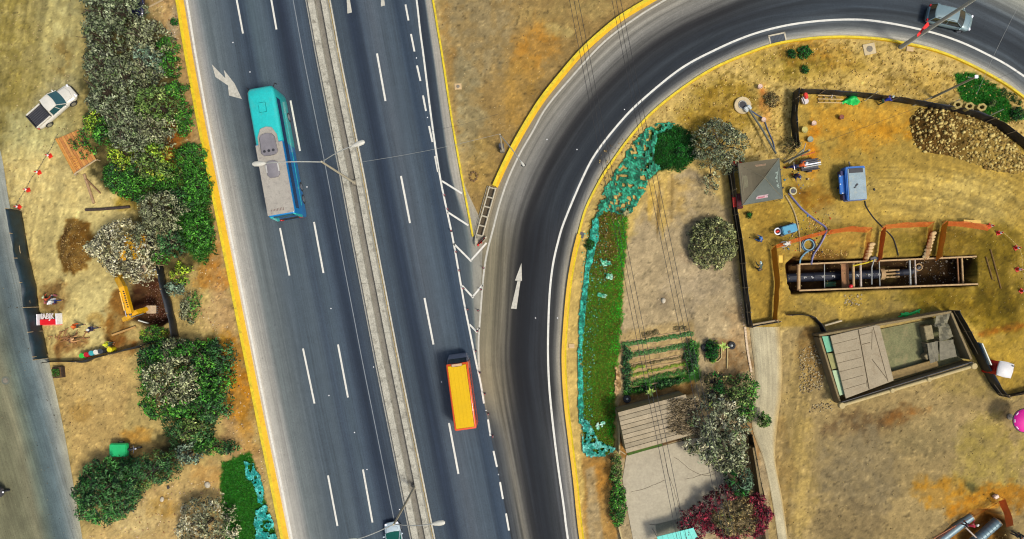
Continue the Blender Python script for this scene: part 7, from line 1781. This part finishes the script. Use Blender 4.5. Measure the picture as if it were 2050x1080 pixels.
for k in range(2600):
    x, y = rd.uniform(1333, 1396), rd.uniform(800, 880)
    if (x - 1333) / 63 + rd.uniform(-.35, .2) < .08 or y > 868 + rd.uniform(-6, 4): continue
    a = rd.gauss(.25, .5); L = rd.uniform(.1, .45); p = rs(x, y, HS + .1); z = HS + rd.uniform(.06, .3); w_ = .02; c_, s_ = math.cos(a), math.sin(a); b = len(V)
    V += [(p[0] - s_ * w_, p[1] + c_ * w_, z), (p[0] + s_ * w_, p[1] - c_ * w_, z), (p[0] + c_ * L + s_ * w_, p[1] + s_ * L - c_ * w_, z + rd.uniform(-.03, .12)), (p[0] + c_ * L - s_ * w_, p[1] + s_ * L + c_ * w_, z + .03)]; F.append((b, b + 1, b + 2, b + 3)); cl += [nalb(np.array(rd.choice([(96, 82, 52), (136, 118, 84), (64, 54, 34), (170, 150, 118)])))] * 4
br = link('dead_branches', np_mesh('dead_branches', V, F, np.array(cl)), M_LEAF, sh); br['kind'] = 'stuff'
MB().tube([rs(1240, 902, 1.0), rs(1252, 910, .9)], .06, 6).build('corner_post', M_WOOD, sh)
# concrete yard
yard = MB().prism([P(*p)[:2] for p in ((1254, 912), (1385, 878), (1450, 872), (1462, 1010), (1400, 1040), (1270, 1095), (1252, 1000), (1246, 960))], .0, .07).build('yard', mat('yard_concrete', alb(182, 172, 150), .9, var=.08, scale=.5, fine=.1, dirt=(*alb(150, 138, 118), .6))); tag(yard, kind='structure')
ck = MB(); rd = random.Random(6)
for pts in ([(1262, 985), (1290, 978), (1310, 970), (1330, 962)], [(1330, 905), (1335, 940), (1352, 990), (1360, 1020)], [(1350, 915), (1400, 950), (1432, 948)], [(1300, 1050), (1330, 1052), (1350, 1046)], [(1372, 960), (1400, 952), (1440, 940)]):
    p = crom(pts, 5); ck.tube([P(x + rd.uniform(-1, 1), y + rd.uniform(-1, 1), .075) for x, y in p], .018, 4)
tag(ck.build('yard_crack', jm), kind='structure')
ribbon('moss_line', [(1256, 910), (1290, 900), (1325, 890)], 5, .085, mat('moss', alb(66, 96, 26), .95, var=.3, scale=5))
ribbon('soil_line', [(1325, 890), (1350, 882), (1372, 876)], 4, .085, mat('dark_soil', alb(96, 70, 36), .95, var=.3, scale=5))
# low walls round the plot
def lowwall(pts, w_, h, m, label):
    p = resample([P(*q)[:2] for q in pts], 1.0); mb = MB()
    g = np.gradient(p, axis=0); g /= np.hypot(g[:, 0], g[:, 1])[:, None]; nn = np.stack([-g[:, 1], g[:, 0]], 1) * w_ / 2
    rings = [[(p[i][0] - nn[i][0], p[i][1] - nn[i][1], 0), (p[i][0] - nn[i][0], p[i][1] - nn[i][1], h), (p[i][0] + nn[i][0], p[i][1] + nn[i][1], h), (p[i][0] + nn[i][0], p[i][1] + nn[i][1], 0)] for i in range(len(p))]
    return tag(mb.loft(rings).build('low_wall', m), label, 'wall')
lowwall([(1236, 830), (1238, 870), (1238, 905)], .12, .8, M_PAR, 'thin pale low wall between the green ditch and the plank shed')
lowwall([(1237, 1050), (1246, 1085), (1252, 1110)], .15, .6, M_PAR, 'thin pale low wall below the vivid green hedge')
lowwall([(1500, 890), (1507, 930), (1515, 985), (1524, 1050), (1530, 1100)], .3, 1.4, M_ADOBE, 'dusty low wall between the dark palm-like tree and the path')
sheet_fence([(1496, 866), (1503, 900), (1512, 950), (1520, 985)], 1.5, 'dark green-black sheet fence along the left edge of the concrete path', mat('green_black_sheet', alb(26, 40, 26), .6, var=.3, scale=2), rail=False)
ribbon('stone_edging', [(1491, 655), (1496, 700), (1504, 745)], 4, .1, mat('edging_stone', alb(214, 190, 160), .9, var=.35, scale=6, fine=.3))
st_ = [(1478 + .0 * k + (y - 560) * .13, y) for k, y in enumerate(range(560, 760, 5))]
stones('edging_stones', [(x + random.uniform(-1.5, 1.5), y + random.uniform(-1.5, 1.5)) for x, y in st_], [random.uniform(.05, .11) for _ in st_], [nalb(np.array((226, 196, 166)))] * len(st_), 'line of pale stones along the left edge of the path and fence', 'stones')
st_ = [(345 + (y - 60) * .135 + 3 * math.sin(y / 9), y) for y in range(60, 300, 5)]
stones('edging_stones', [(x + random.uniform(-1.5, 1.5), y) for x, y in st_], [random.uniform(.04, .09) for _ in st_], [nalb(np.array((236, 216, 196)))] * len(st_), 'line of whitish stones between the bright green bushes and the yellow kerb', 'stones')
# stone heap of the garden, kerbed bed, small brick boxes
ragged('stone_strip', [(1226, 728), (1236, 734), (1244, 760), (1240, 790), (1230, 800), (1228, 770), (1232, 750)], M_GROUND, .05, 'narrow strip of pale brown rubble between the green ditch and the garden', 'rubble', relief=.2, wand=2, colr=((190, 156, 112), (140, 108, 66)), seed=11)
bc2 = P(1427, 705); root = empty('planter_bed', bc2, .04, 'small kerbed bed rounded at the bottom holding the dark spiky plant', 'planter')
mbp = [(-.75, .95), (-.75, -.9), (-.2, -1.0), (.45, -.95), (.8, -.6), (.85, .7)]
MB().tube([(x, y, .1) for x, y in mbp], .07, 6).build('kerb', M_PAR, root, smooth=True)
root = empty('brick_box', P(1424, 762), .1, 'small square whitish masonry box open at the top, below the kerbed bed', 'box')
for a in ((0, .33, .9, .12), (0, -.33, .9, .12), (-.4, 0, .12, .55), (.4, 0, .12, .55)): MB().box((a[0], a[1], .25), (a[2], a[3], .5)).build('side', M_PAR, root, bevel=.01)
MB().box((0, 0, .1), (.68, .54, .1)).build('inside', M_BLACK, root)
tag(MB().tube([P(1434, 758, .15), P(1446, 750, .15)], .06, 6).build('stick', M_WOOD), 'short pale stick right of the masonry box', 'stick')
tag(MB().tube([P(1456, 690, .1), P(1455, 738, .1)], .07, 6).build('kerb_bar', M_PAR), 'straight pale bar standing right of the kerbed bed', 'bar')
def wtire(x, y, label):
    root = empty('tyre', P(x, y, .02), 0, label, 'tyre'); MB().torus((0, 0, .12), .28, .12, 20, 8).build('tread', M_TYRE, root, smooth=True); MB().ell((0, 0, .1), (.16, .16, .12)).build('stone_filling', M_STEEL, root); return root
wtire(1464, 692, 'dark tyre with pale filling right of the kerbed bed'); wtire(1411, 696, 'dark tyre at the upper left of the kerbed bed'); wtire(1255, 799, 'dark tyre at the lower left corner of the garden'); wtire(1441, 778, 'dark tyre under the dark shrub above the grey tree'); wtire(1425, 789, 'dark tyre holding a white pinwheel-like plant above the grey tree')
# banana-like plants in the garden
for i, (x, y, lb) in enumerate(((1298, 782, 'yellow-green banana-like plant on the bottom hedge of the garden'), (1442, 692, 'yellow banana-like leaves right of the dark spiky plant'), (1420, 805, 'small pale banana-like plant at the top of the big grey tree'))):
    root = empty('banana_plant', P(x, y), 0, lb, 'plant'); rd = random.Random(i)
    for k in range(7):
        a = 2 * PI * k / 7 + rd.uniform(-.3, .3); L = rd.uniform(.4, .75); c_, s_ = math.cos(a), math.sin(a); w_ = .09
        V = []; F = []
        for j, t in enumerate(np.linspace(.05, 1, 5)):
            ww = w_ * math.sin(PI * min(t + .12, 1)) + .01; z = .9 + .35 * math.sin(t * PI * .8) - .2 * t; V += [(c_ * L * t - s_ * ww, s_ * L * t + c_ * ww, z), (c_ * L * t + s_ * ww, s_ * L * t - c_ * ww, z)]
        for j in range(4): F.append((2 * j, 2 * j + 1, 2 * j + 3, 2 * j + 2))
        MB().add(V, F).build('leaf', mat('banana_leaf', alb(170, 196, 90), .5, var=.2, scale=4), root)
    MB().tube([(0, 0, 0), (0, 0, .95)], [.08, .04], 8).build('stem', mat('banana_stem', alb(120, 140, 60), .7), root)
# turquoise roof at the bottom
q = [U(1315, 1075, 2.2), U(1388, 1057, 2.2), U(1398, 1078, 2.2), U(1325, 1110, 2.2)]; cx_, cy_ = q[0][0], q[0][1]
root = empty('turquoise_shelter', (cx_, cy_, 0), 0, 'turquoise sheet roof cut by the bottom edge below the concrete yard', 'shelter')
MB().prism([(p[0] - cx_, p[1] - cy_) for p in q], 2.15, 2.22).build('roof', mat('turquoise_sheet', alb(64, 206, 196), .45, var=.12, scale=1.5, fine=.06), root)
for p in q: MB().tube([(p[0] - cx_, p[1] - cy_, 0), (p[0] - cx_, p[1] - cy_, 2.15)], .04, 6).build('post', M_STEEL, root)
for k in range(1, 7):
    a, b = Vector(q[0]).lerp(Vector(q[1]), k / 7), Vector(q[3]).lerp(Vector(q[2]), k / 7); MB().tube([(a.x - cx_, a.y - cy_, 2.235), (b.x - cx_, b.y - cy_, 2.235)], .02, 4).build('rib', mat('turquoise_rib', alb(130, 226, 214), .5), root)
o = MB().prism([P(*p)[:2] for p in ((1312, 1050), (1440, 1018), (1450, 1060), (1318, 1090))], .0, .10).build('step', mat('mossy_slab', alb(124, 122, 106), .95, var=.15, scale=1, fine=.2)); tag(o, kind='structure')
# ------------------------------------------------------------------ left yard
bx, by, _ = P(158, 310); dk = empty('timber_deck', (bx, by, 0), 0, 'ochre timber deck under loose green leaves at the edge of the tree belt', 'deck')
def rd_(x, y, z): p = P(x, y, z); return (p[0] - bx, p[1] - by, z)
A, B, C_, D = (120, 281), (165, 262), (200, 322), (157, 350)
a, b, c, d = [Vector(rd_(*q, .5)) for q in (A, B, C_, D)]
for k in range(9):
    t0, t1 = k / 9, (k + 1) / 9 - .01; q = [a.lerp(b, t0), a.lerp(b, t1), d.lerp(c, t1), d.lerp(c, t0)]
    MB().prism([(p.x, p.y) for p in q], .46 + .01 * (k % 3), .52 + .01 * (k % 3)).build('deck_board', mat(f'deck_wood_{k % 2}', alb(*[(206, 146, 72), (188, 124, 62)][k % 2]), .8, var=.2, scale=2, fine=.2), dk)
MB().tube([tuple(a + Vector((0, 0, .08))), tuple(d + Vector((0, 0, .08)))], .09, 4).build('edge_beam', M_OWOOD, dk); MB().tube([tuple(d + Vector((0, 0, .08))), tuple(c + Vector((0, 0, .08)))], .09, 4).build('edge_beam', M_WOOD, dk)
fr = MB()
for t in (.0, .25, .5, .75, 1.): fr.tube([rd_(149 + 12 * t * 1.0, 318 + 22 * t, .62), rd_(158 + 9 * t, 316 + 18 * t, .62)], .04, 4)
for (p_, q_) in (((149, 318), (160, 340)), ((158, 315), (168, 334))): fr.tube([rd_(*p_, .62), rd_(*q_, .62)], .05, 4)
fr.build('lattice', M_OWOOD, dk)
for q in (A, B, C_, D): MB().tube([rd_(*q, -.1), rd_(*q, .46)], .06, 6).build('leg', M_WOOD, dk)
tag(MB().tube([P(138, 322, .15), P(153, 352, .15)], .06, 6).build('timber_pole', M_PALE), 'thin pinkish pole along the lower left edge of the timber deck', 'pole')
tag(MB().tube([P(171, 350, .2), P(190, 408, .15)], .13, 8).build('log', mat('log_wood', alb(172, 140, 104), .85, var=.2), smooth=True), 'thick pale log pointing down from the corner of the timber deck', 'log')
tag(MB().tube([P(176, 360, .3), P(203, 388, .15)], .07, 8).build('branch', mat('branch_wood', alb(140, 104, 70), .85, var=.2), smooth=True), 'thinner branch forking to the right from the thick pale log', 'branch')
tag(MB().tube([P(174, 421, .2), P(204, 420, .22), P(262, 415, .2)], .14, 8).build('dark_pole', mat('charred_pole', alb(60, 46, 40), .8, var=.3, dirt=(*alb(150, 130, 110), .4)), smooth=True), 'long dark pole lying level with its right end under the grey-leaved tree', 'pole')
tag(MB().tube([P(300, 15, .1), P(327, 1, .1)], .09, 6).build('grey_post', M_WOOD), 'grey post lying on gravel at the top edge right of the navy car', 'post')
# garden-party chairs / red stand
bx, by, _ = P(106, 640); root = empty('red_stall', (bx, by, 0), .04, 'red-fronted stall with upright white letters on top beside the black fence', 'stall')
MB().box((0, -.22, .45), (1.7, .55, .5)).build('front_panel', mat('red_board', alb(220, 12, 26), .45, var=.08), root, bevel=.04)
MB().box((0, -.5, .1), (1.9, .18, .15)).build('base_rail', mat('salmon_rail', alb(230, 130, 110), .6), root, bevel=.02)
for x in (-.95, .95): MB().box((x, .05, .5), (.08, 1.1, .9)).build('side_post', M_LAMPW, root, bevel=.01)
fnt = bpy.data.curves.new('letters', 'FONT')
fnt.body = 'IABJK'; fnt.size = .86; fnt.extrude = .05; fnt.align_x = 'CENTER'
tmp = bpy.data.objects.new('tmp', fnt); COL.objects.link(tmp)
dg = bpy.context.evaluated_depsgraph_get(); me = bpy.data.meshes.new_from_object(tmp.evaluated_get(dg)); bpy.data.objects.remove(tmp)
o = link('lettering', me, mat('letter_white', alb(236, 226, 228), .5), root); o.location = (0.0, .08, .74); o.scale = (.62, .95, 1)
tag(root, None)
root = empty('stump_table', P(104, 600), 0, 'dark cluttered heap of gear with small white tins behind the red stall', 'heap'); rd = random.Random(7)
for k in range(14):
    x, y = rd.uniform(-.6, .6), rd.uniform(-.6, .8); MB().box((x, y, .18), (rd.uniform(.1, .35), rd.uniform(.1, .3), rd.uniform(.2, .4)), rz=rd.uniform(0, 3)).build(rd.choice(['tin', 'crate']), [M_LAMPW, MATS['dark_metal'], mat('brown_gear', alb(110, 60, 36), .8), mat('pinkish_gear', alb(176, 96, 100), .7)][k % 4], root, bevel=.02)
DR = [(174, 712, (54, 190, 60), 'green'), (183, 710, (190, 16, 30), 'red'), (193, 707, (60, 168, 176), 'turquoise'), (202, 705, (226, 222, 210), 'white'), (211, 703, (60, 66, 74), 'dark grey'), (229, 700, (226, 214, 24), 'yellow')]
for x, y, c, nm in DR:
    root = empty('drum', P(x, y - 1, 0), 0, f'{nm} drum in the row along the low black fence', 'drum', 'coloured drums'); m = mat(f'{nm.replace(" ", "_")}_drum', alb(*c), .4)
    MB().cyl((0, 0, .42), .25, .84, 18).build('body', m, root, bevel=.03, smooth=True); MB().torus((0, 0, .84), .23, .025, 18).build('rim', m, root)
# dead branches heap
mb = MB(); rd = random.Random(3)
for k in range(46):
    x, y = 140 + rd.gauss(0, 18), 678 + rd.gauss(0, 7) - 0; a = rd.gauss(-.5, .7); L = rd.uniform(5, 16)
    mb.tube([P(x, y, rd.uniform(.05, .3)), P(x + L * math.cos(a), y + L * math.sin(a), rd.uniform(.05, .35))], rd.uniform(.02, .05), 5)
tag(mb.build('brushwood', mat('dry_brushwood', alb(160, 112, 70), .9, var=.3, scale=5, fine=.2)), 'heap of dry brown brushwood between the red stall and the coloured drums', 'brushwood', kind='stuff')
root = empty('planter_box', P(121, 745), .1, 'small dark box of green plants just below the lower black fence', 'planter')
MB().box((0, 0, .25), (1.0, 1.1, .5)).build('box', mat('dark_box', alb(60, 44, 34), .8), root, bevel=.03)
MB().box((0, 0, .52), (.85, .95, .04)).build('soil', MATS['dark_soil'], root); rdn = np.random.default_rng(4)
Cc = rdn.uniform(-.38, .38, (160, 3)); Cc[:, 2] = .6 + .2 * rdn.uniform(0, 1, 160); Nn = rdn.normal(size=(160, 3)); Nn[:, 2] = abs(Nn[:, 2]) + .5; Nn /= np.linalg.norm(Nn, axis=1)[:, None]
RNG = rdn; link('plants', leaves_mesh('plants', Cc, Nn, np.full(160, .08), .5, nalb(pick('green', 160))), M_LEAF, root)

# excavator: body stands under the silvery tree, boom reaches out
M_CAT = mat('digger_yellow', alb(240, 178, 12), .4, var=.08, scale=1.5, fine=.06, coat=.3, dirt=(*alb(176, 120, 40), .5))
ex0 = P(287, 503); ex = empty('excavator', (ex0[0], ex0[1], 0), 0, 'yellow excavator reaching out from below the pale silvery tree into the pit', 'excavator')
def re(x, y, h): p = U(x, y, h); return (p[0] - ex0[0], p[1] - ex0[1], h)
for s in (-1, 1):
    tr = MB(); tr.loft([[(x + s * .95 + dx, y, z) for x, y, z in ((0, -1.5, .4), (0, -1.3, .1), (0, 1.3, .1), (0, 1.5, .4), (0, 1.3, .75), (0, -1.3, .75))] for dx in (-.22, .22)]).build('track', M_TYRE, ex, bevel=.04)
MB().box((0, 0, .75), (1.2, 1.8, .4)).build('undercarriage', M_DARK, ex, bevel=.04)
MB().box((0, .35, 1.35), (2.1, 2.5, .8)).build('body', M_CAT, ex, bevel=.12, smooth=True)
cb = MB().box((-.6, -.55, 2.0), (.85, 1.2, 1.4), taper=(.85, .85)).build('cab', M_CAT, ex, bevel=.06); MB().box((-.6, -.62, 2.1), (.87, 1.0, .9)).build('window', M_GLASS, cb, bevel=.02)
def beamx(pts, wd, hts, m, nm, parent):
    rings = []
    for i, p in enumerate(pts):
        a = Vector(pts[max(i - 1, 0)]); b_ = Vector(pts[min(i + 1, len(pts) - 1)]); dd = (b_ - a); u = Vector((-dd.y, dd.x, 0)).normalized() * wd / 2; vv = dd.cross(u).normalized() * hts[i] / 2
        c_ = Vector(p); rings.append([tuple(c_ + u + vv), tuple(c_ - u + vv), tuple(c_ - u - vv), tuple(c_ + u - vv)])
    return MB().loft(rings).build(nm, m, parent, bevel=.03)
s0, s1, s2 = re(238, 560, 2.2), re(246, 575, 2.9), re(261, 627, 2.2)
beamx([re(238, 548, 1.6), s0, s1, s2], .50, [.4, .62, .66, .5], M_CAT, 'boom', ex)
k0, k1, k2 = re(251, 642, 1.9), re(262, 632, 2.1), re(296, 619, .4)
beamx([re(249, 640, 1.8), re(258, 636, 2.1), re(272, 627, 1.6), k2], .42, [.5, .66, .6, .34], M_CAT, 'stick', ex)
MB().tube([re(240, 585, 3.2), re(249, 622, 2.9)], .07, 8).build('cylinder_barrel', M_CAT, ex); MB().tube([re(247, 608, 3.0), re(253, 634, 2.5)], .045, 8).build('piston_rod', M_CHROME, ex)
MB().tube([re(262, 636, 2.4), re(288, 628, 1.3)], .05, 8).build('piston_rod', M_CHROME, ex)
for p in (s2, k2): MB().cyl(p, .13, .5, 12, 'y').build('pivot_pin', M_DARK, ex)
# model lettering strip on the boom as seen: small dark characters, unreadable
lt = MB(); rd = random.Random(5)
for k in range(8):
    t = .18 + k * .085; p = Vector(s1).lerp(Vector(s2), t) + Vector((.12, .03, .36 - .02)); lt.box(tuple(p), (.16, .10 + rd.uniform(-.02, .03), .012), rz=-.25)
lt.build('boom_lettering', M_BLACK, ex)
bk = k2; bu = MB(); bu.loft([[(bk[0] + x, bk[1] + y, bk[2] + z) for x, z in ((-.1, .15), (.35, .2), (.75, -.15), (.6, -.5), (.1, -.55))] for y in (-.45, .35)])
bo = bu.build('bucket', mat('worn_bucket', alb(190, 164, 132), .7, var=.2, dirt=(*alb(110, 80, 60), .5)), ex, bevel=.04)
for k in range(4): MB().box((bk[0] + .72, bk[1] - .4 + k * .22, bk[2] - .35), (.22, .07, .07)).build('tooth', M_DARK, bo)
tag(MB().tube([P(226, 671, .15), P(274, 654, .2)], .11, 6).build('plank', mat('tan_plank', alb(190, 148, 86), .85)), 'tan plank lying from the yard to the lower edge of the pit', 'plank')
tag(MB().tube([P(272, 642, -.4), P(292, 650, -.9), P(300, 652, -1.1)], .09, 6).build('grey_strut', M_STEEL), 'grey strut at the lower left rim of the digger pit', 'strut')
tag(MB().box((*P(298, 541)[:2], 1.2), (1.0, .7, .06), rz=.4).build('pale_sheet', mat('peach_sheet', alb(206, 180, 144), .8)), 'pale sheet on the lower edge of the silvery tree above the pit', 'sheet')

# ------------------------------------------------------------------ people
SKIN = mat('skin', alb(176, 120, 84), .6, var=.04, fine=.03)
def skin_mesh(name, verts, edges, radii, sub=1):
    me = bpy.data.meshes.new(name); me.from_pydata(verts, edges, []); o = bpy.data.objects.new(name, me); COL.objects.link(o)
    md = o.modifiers.new('skin', 'SKIN'); sv = me.skin_vertices[0] if me.skin_vertices else None
    if sv is None:
        bm = bmesh.new(); bm.from_mesh(me); bm.verts.layers.skin.verify(); bm.to_mesh(me); bm.free(); sv = me.skin_vertices[0]
    for i, r in enumerate(radii): sv.data[i].radius = (r, r) if not isinstance(r, tuple) else r; sv.data[i].use_root = (i == 0)
    s = o.modifiers.new('sub', 'SUBSURF'); s.levels = sub; s.render_levels = sub
    dg = bpy.context.evaluated_depsgraph_get(); dg.update(); m2 = bpy.data.meshes.new_from_object(o.evaluated_get(dg)); m2.name = name
    bpy.data.objects.remove(o)
    m2.polygons.foreach_set('use_smooth', np.ones(len(m2.polygons), bool)); return m2
def person(px, py, rz, shirt, trousers, hat, label, pose='stand', vest=None, z=0.0):
    """pose: stand, walk, bend, squat"""
    p = P(px, py, z); root = empty('person', p, rz, label, 'person')
    lean = {'stand': .02, 'walk': .08, 'bend': .42, 'squat': .22}[pose]; hip = {'stand': .92, 'walk': .9, 'bend': .84, 'squat': .42}[pose]
    st = {'stand': .05, 'walk': .28, 'bend': .15, 'squat': .12}[pose]
    ch = Vector((lean * .9, 0, hip + .45 - lean * .25)); nk = Vector((lean * 1.15, 0, hip + .58 - lean * .35)); hd = nk + Vector((.04 + lean * .2, 0, .15 - lean * .06))
    V = [(0, 0, hip), tuple((Vector((0, 0, hip)) + ch) / 2), tuple(ch), tuple(nk), tuple(hd), tuple(hd + Vector((0, 0, .1)))]; R = [.13, .12, .145, .055, .088, .075]; E = [(0, 1), (1, 2), (2, 3), (3, 4), (4, 5)]
    arms = {}
    for s in (-1, 1):
        sh = ch + Vector((0, s * .19, .07)); fw = {'stand': .08, 'walk': .22 * s, 'bend': .34, 'squat': .34}[pose]
        el = sh + Vector((fw * .5, s * .06, -.27)); wr = el + Vector((fw * .8 + .06, -s * .02, -.23 + .06 * (pose != 'stand'))); pa = wr + Vector((.03, 0, -.07))
        b = len(V); V += [tuple(sh), tuple(el), tuple(wr), tuple(pa)]; R += [.062, .045, .03, .032]; E += [(2, b), (b, b + 1), (b + 1, b + 2), (b + 2, b + 3)]; arms[s] = (sh, el, wr)
        for k in range(4):
            f0 = pa + Vector((.012 * (k - 1.5), s * .004, -.035)); f1 = f0 + Vector((.012, -s * .012, -.035 + .004 * abs(k - 1.5))); i = len(V); V += [tuple(f0), tuple(f1)]; R += [.009, .008]; E += [(b + 3, i), (i, i + 1)]
        i = len(V); V += [tuple(wr + Vector((.035, -s * .01, -.05)))]; R += [.010]; E += [(b + 2, i)]
    legs = {}
    for s in (-1, 1):
        hp = Vector((0, s * .09, hip - .04)); dx = st * s
        if pose == 'squat': kn = Vector((.36, s * .16, .44)); an = Vector((.05, s * .14, .09))
        else: kn = Vector((dx * .5 + .03, s * .1, hip * .52)); an = Vector((dx, s * .1, .09))
        to = an + Vector((.15, s * .02, -.04)); b = len(V); V += [tuple(hp), tuple(kn), tuple(an), tuple(to)]; R += [.088, .058, .042, .036]; E += [(0, b), (b, b + 1), (b + 1, b + 2), (b + 2, b + 3)]; legs[s] = (hp, kn, an, to)
    V.append(tuple(hd + Vector((.1, 0, .0)))); R.append(.016); E.append((4, len(V) - 1))      # nose
    body = link('body', skin_mesh('body', V, E, R), SKIN, root)
    vs_ = [V[0], V[1], V[2], (nk.x, nk.y, nk.z - .03)]; rs_ = [.15, .14, .165, .07]; es = [(0, 1), (1, 2), (2, 3)]
    for s in (-1, 1):
        i = len(vs_); sh, el, wr = arms[s]; vs_ += [tuple(sh), tuple(el), tuple(el.lerp(wr, .8))]; rs_ += [.076, .06, .045]; es += [(2, i), (i, i + 1), (i + 1, i + 2)]
    link('shirt', skin_mesh('shirt', vs_, es, rs_), mat('cloth_' + str(shirt), alb(*shirt), .8, var=.1), root)
    if vest: link('vest', skin_mesh('vest', [V[0], V[1], V[2], (nk.x, nk.y, nk.z - .05), tuple(ch + Vector((0, .13, .06))), tuple(ch + Vector((0, -.13, .06)))], [(0, 1), (1, 2), (2, 3), (2, 4), (2, 5)], [.165, .16, .18, .08, .10, .10]), mat('cloth_' + str(vest), alb(*vest), .7, var=.08), root)
    vs_ = [(0, 0, hip)]; rs_ = [.142]; es = []
    for s in (-1, 1):
        i = len(vs_); hp, kn, an, to = legs[s]; vs_ += [tuple(hp), tuple(kn), tuple(an)]; rs_ += [.105, .078, .062]; es += [(0, i), (i, i + 1), (i + 1, i + 2)]
    link('trousers', skin_mesh('trousers', vs_, es, rs_), mat('cloth_' + str(trousers), alb(*trousers), .85, var=.1), root)
    for s in (-1, 1):
        an, to = legs[s][2], legs[s][3]; MB().tube([tuple(an + Vector((-.05, 0, -.04))), tuple(to + Vector((.02, 0, -.01)))], [.05, .04], 8).build('boot', M_BLACK, root, smooth=True)
        MB().ell(tuple(hd + Vector((.078, s * .032, .03))), (.012, .014, .01), 6, 4).build('eye', M_BLACK, body)
        MB().ell(tuple(hd + Vector((0, s * .088, .01))), (.02, .012, .03), 6, 4).build('ear', SKIN, body)
    MB().ell(tuple(hd + Vector((.082, 0, -.05))), (.01, .028, .008), 6, 4).build('mouth', mat('lips', alb(140, 70, 60), .6), body)
    hm = mat('helmet_' + str(hat), alb(*hat), .3, var=.03)
    MB().ell(tuple(hd + Vector((0, 0, .05))), (.135, .12, .115), 14, 6, 0).ell(tuple(hd + Vector((.07, 0, .055))), (.12, .1, .015), 12, 4).build('helmet', hm, root, smooth=True)
    return root
OR, NVB, WHT, GR_, YL_ = (222, 96, 24), (22, 34, 84), (226, 226, 220), (110, 112, 110), (214, 222, 30)
person(119, 604, .1, (206, 214, 226), (24, 44, 110), WHT, 'person in a pale shirt and blue trousers standing above the red stall', 'walk')
person(99, 602, 1.2, (190, 70, 30), (60, 50, 50), (180, 190, 150), 'person in a rust-coloured shirt crouching at the dark heap behind the red stall', 'squat')
person(163, 653, 0.1, OR, (60, 70, 70), (236, 120, 40), 'person in an orange vest and orange helmet walking on the left yard', 'walk', vest=OR)
person(193, 659, .05, NVB, NVB, WHT, 'person in navy overalls and a white helmet left of the digger', 'walk')
person(227, 688, .0, (200, 210, 60), (60, 90, 80), (230, 232, 40), 'person in a fluorescent yellow-green vest beside the yellow drum', 'stand', vest=YL_)
person(152, 681, .3, (214, 160, 104), (90, 60, 50), (206, 160, 110), 'person in light brown clothes bending over the brushwood heap', 'bend')
person(1591, 336, .3, OR, (40, 44, 70), (214, 220, 226), 'person in orange with a pale helmet bending beside the cargo motorcycle', 'bend', vest=OR)
person(1590, 352, -1.2, (30, 44, 90), (30, 36, 70), (40, 60, 110), 'person in dark blue crouching below the cargo motorcycle', 'squat')
person(1573, 489, 3.3, (224, 216, 206), (216, 206, 190), WHT, 'person all in white under the orange barrier between the two hoses', 'bend')
person(1521, 482, 2.6, (60, 110, 176), (40, 60, 110), (60, 120, 190), 'person in a blue shirt and blue helmet left of the turquoise-blue machine', 'squat')
person(1516, 540, 1.8, (70, 90, 80), (50, 60, 60), (190, 214, 214), 'person in dark green with a pale helmet on the strip left of the trench', 'bend')
person(1761, 207, .4, (24, 44, 150), (40, 90, 60), (190, 200, 190), 'person in a bright blue shirt by the fence right of the green tarpaulin', 'bend')
person(1926, 1046, .3, (176, 30, 60), (50, 40, 60), WHT, 'person in crimson with a white helmet at the left steel pipe', 'bend')
person(2024, 1066, .2, (30, 60, 60), (40, 50, 60), WHT, 'person in dark green with a white helmet right of the ribbed steel pipe', 'stand')
person(2038, 1070, .4, (50, 60, 90), (40, 50, 60), (150, 170, 226), 'person with a light blue helmet at the lower right corner', 'stand')
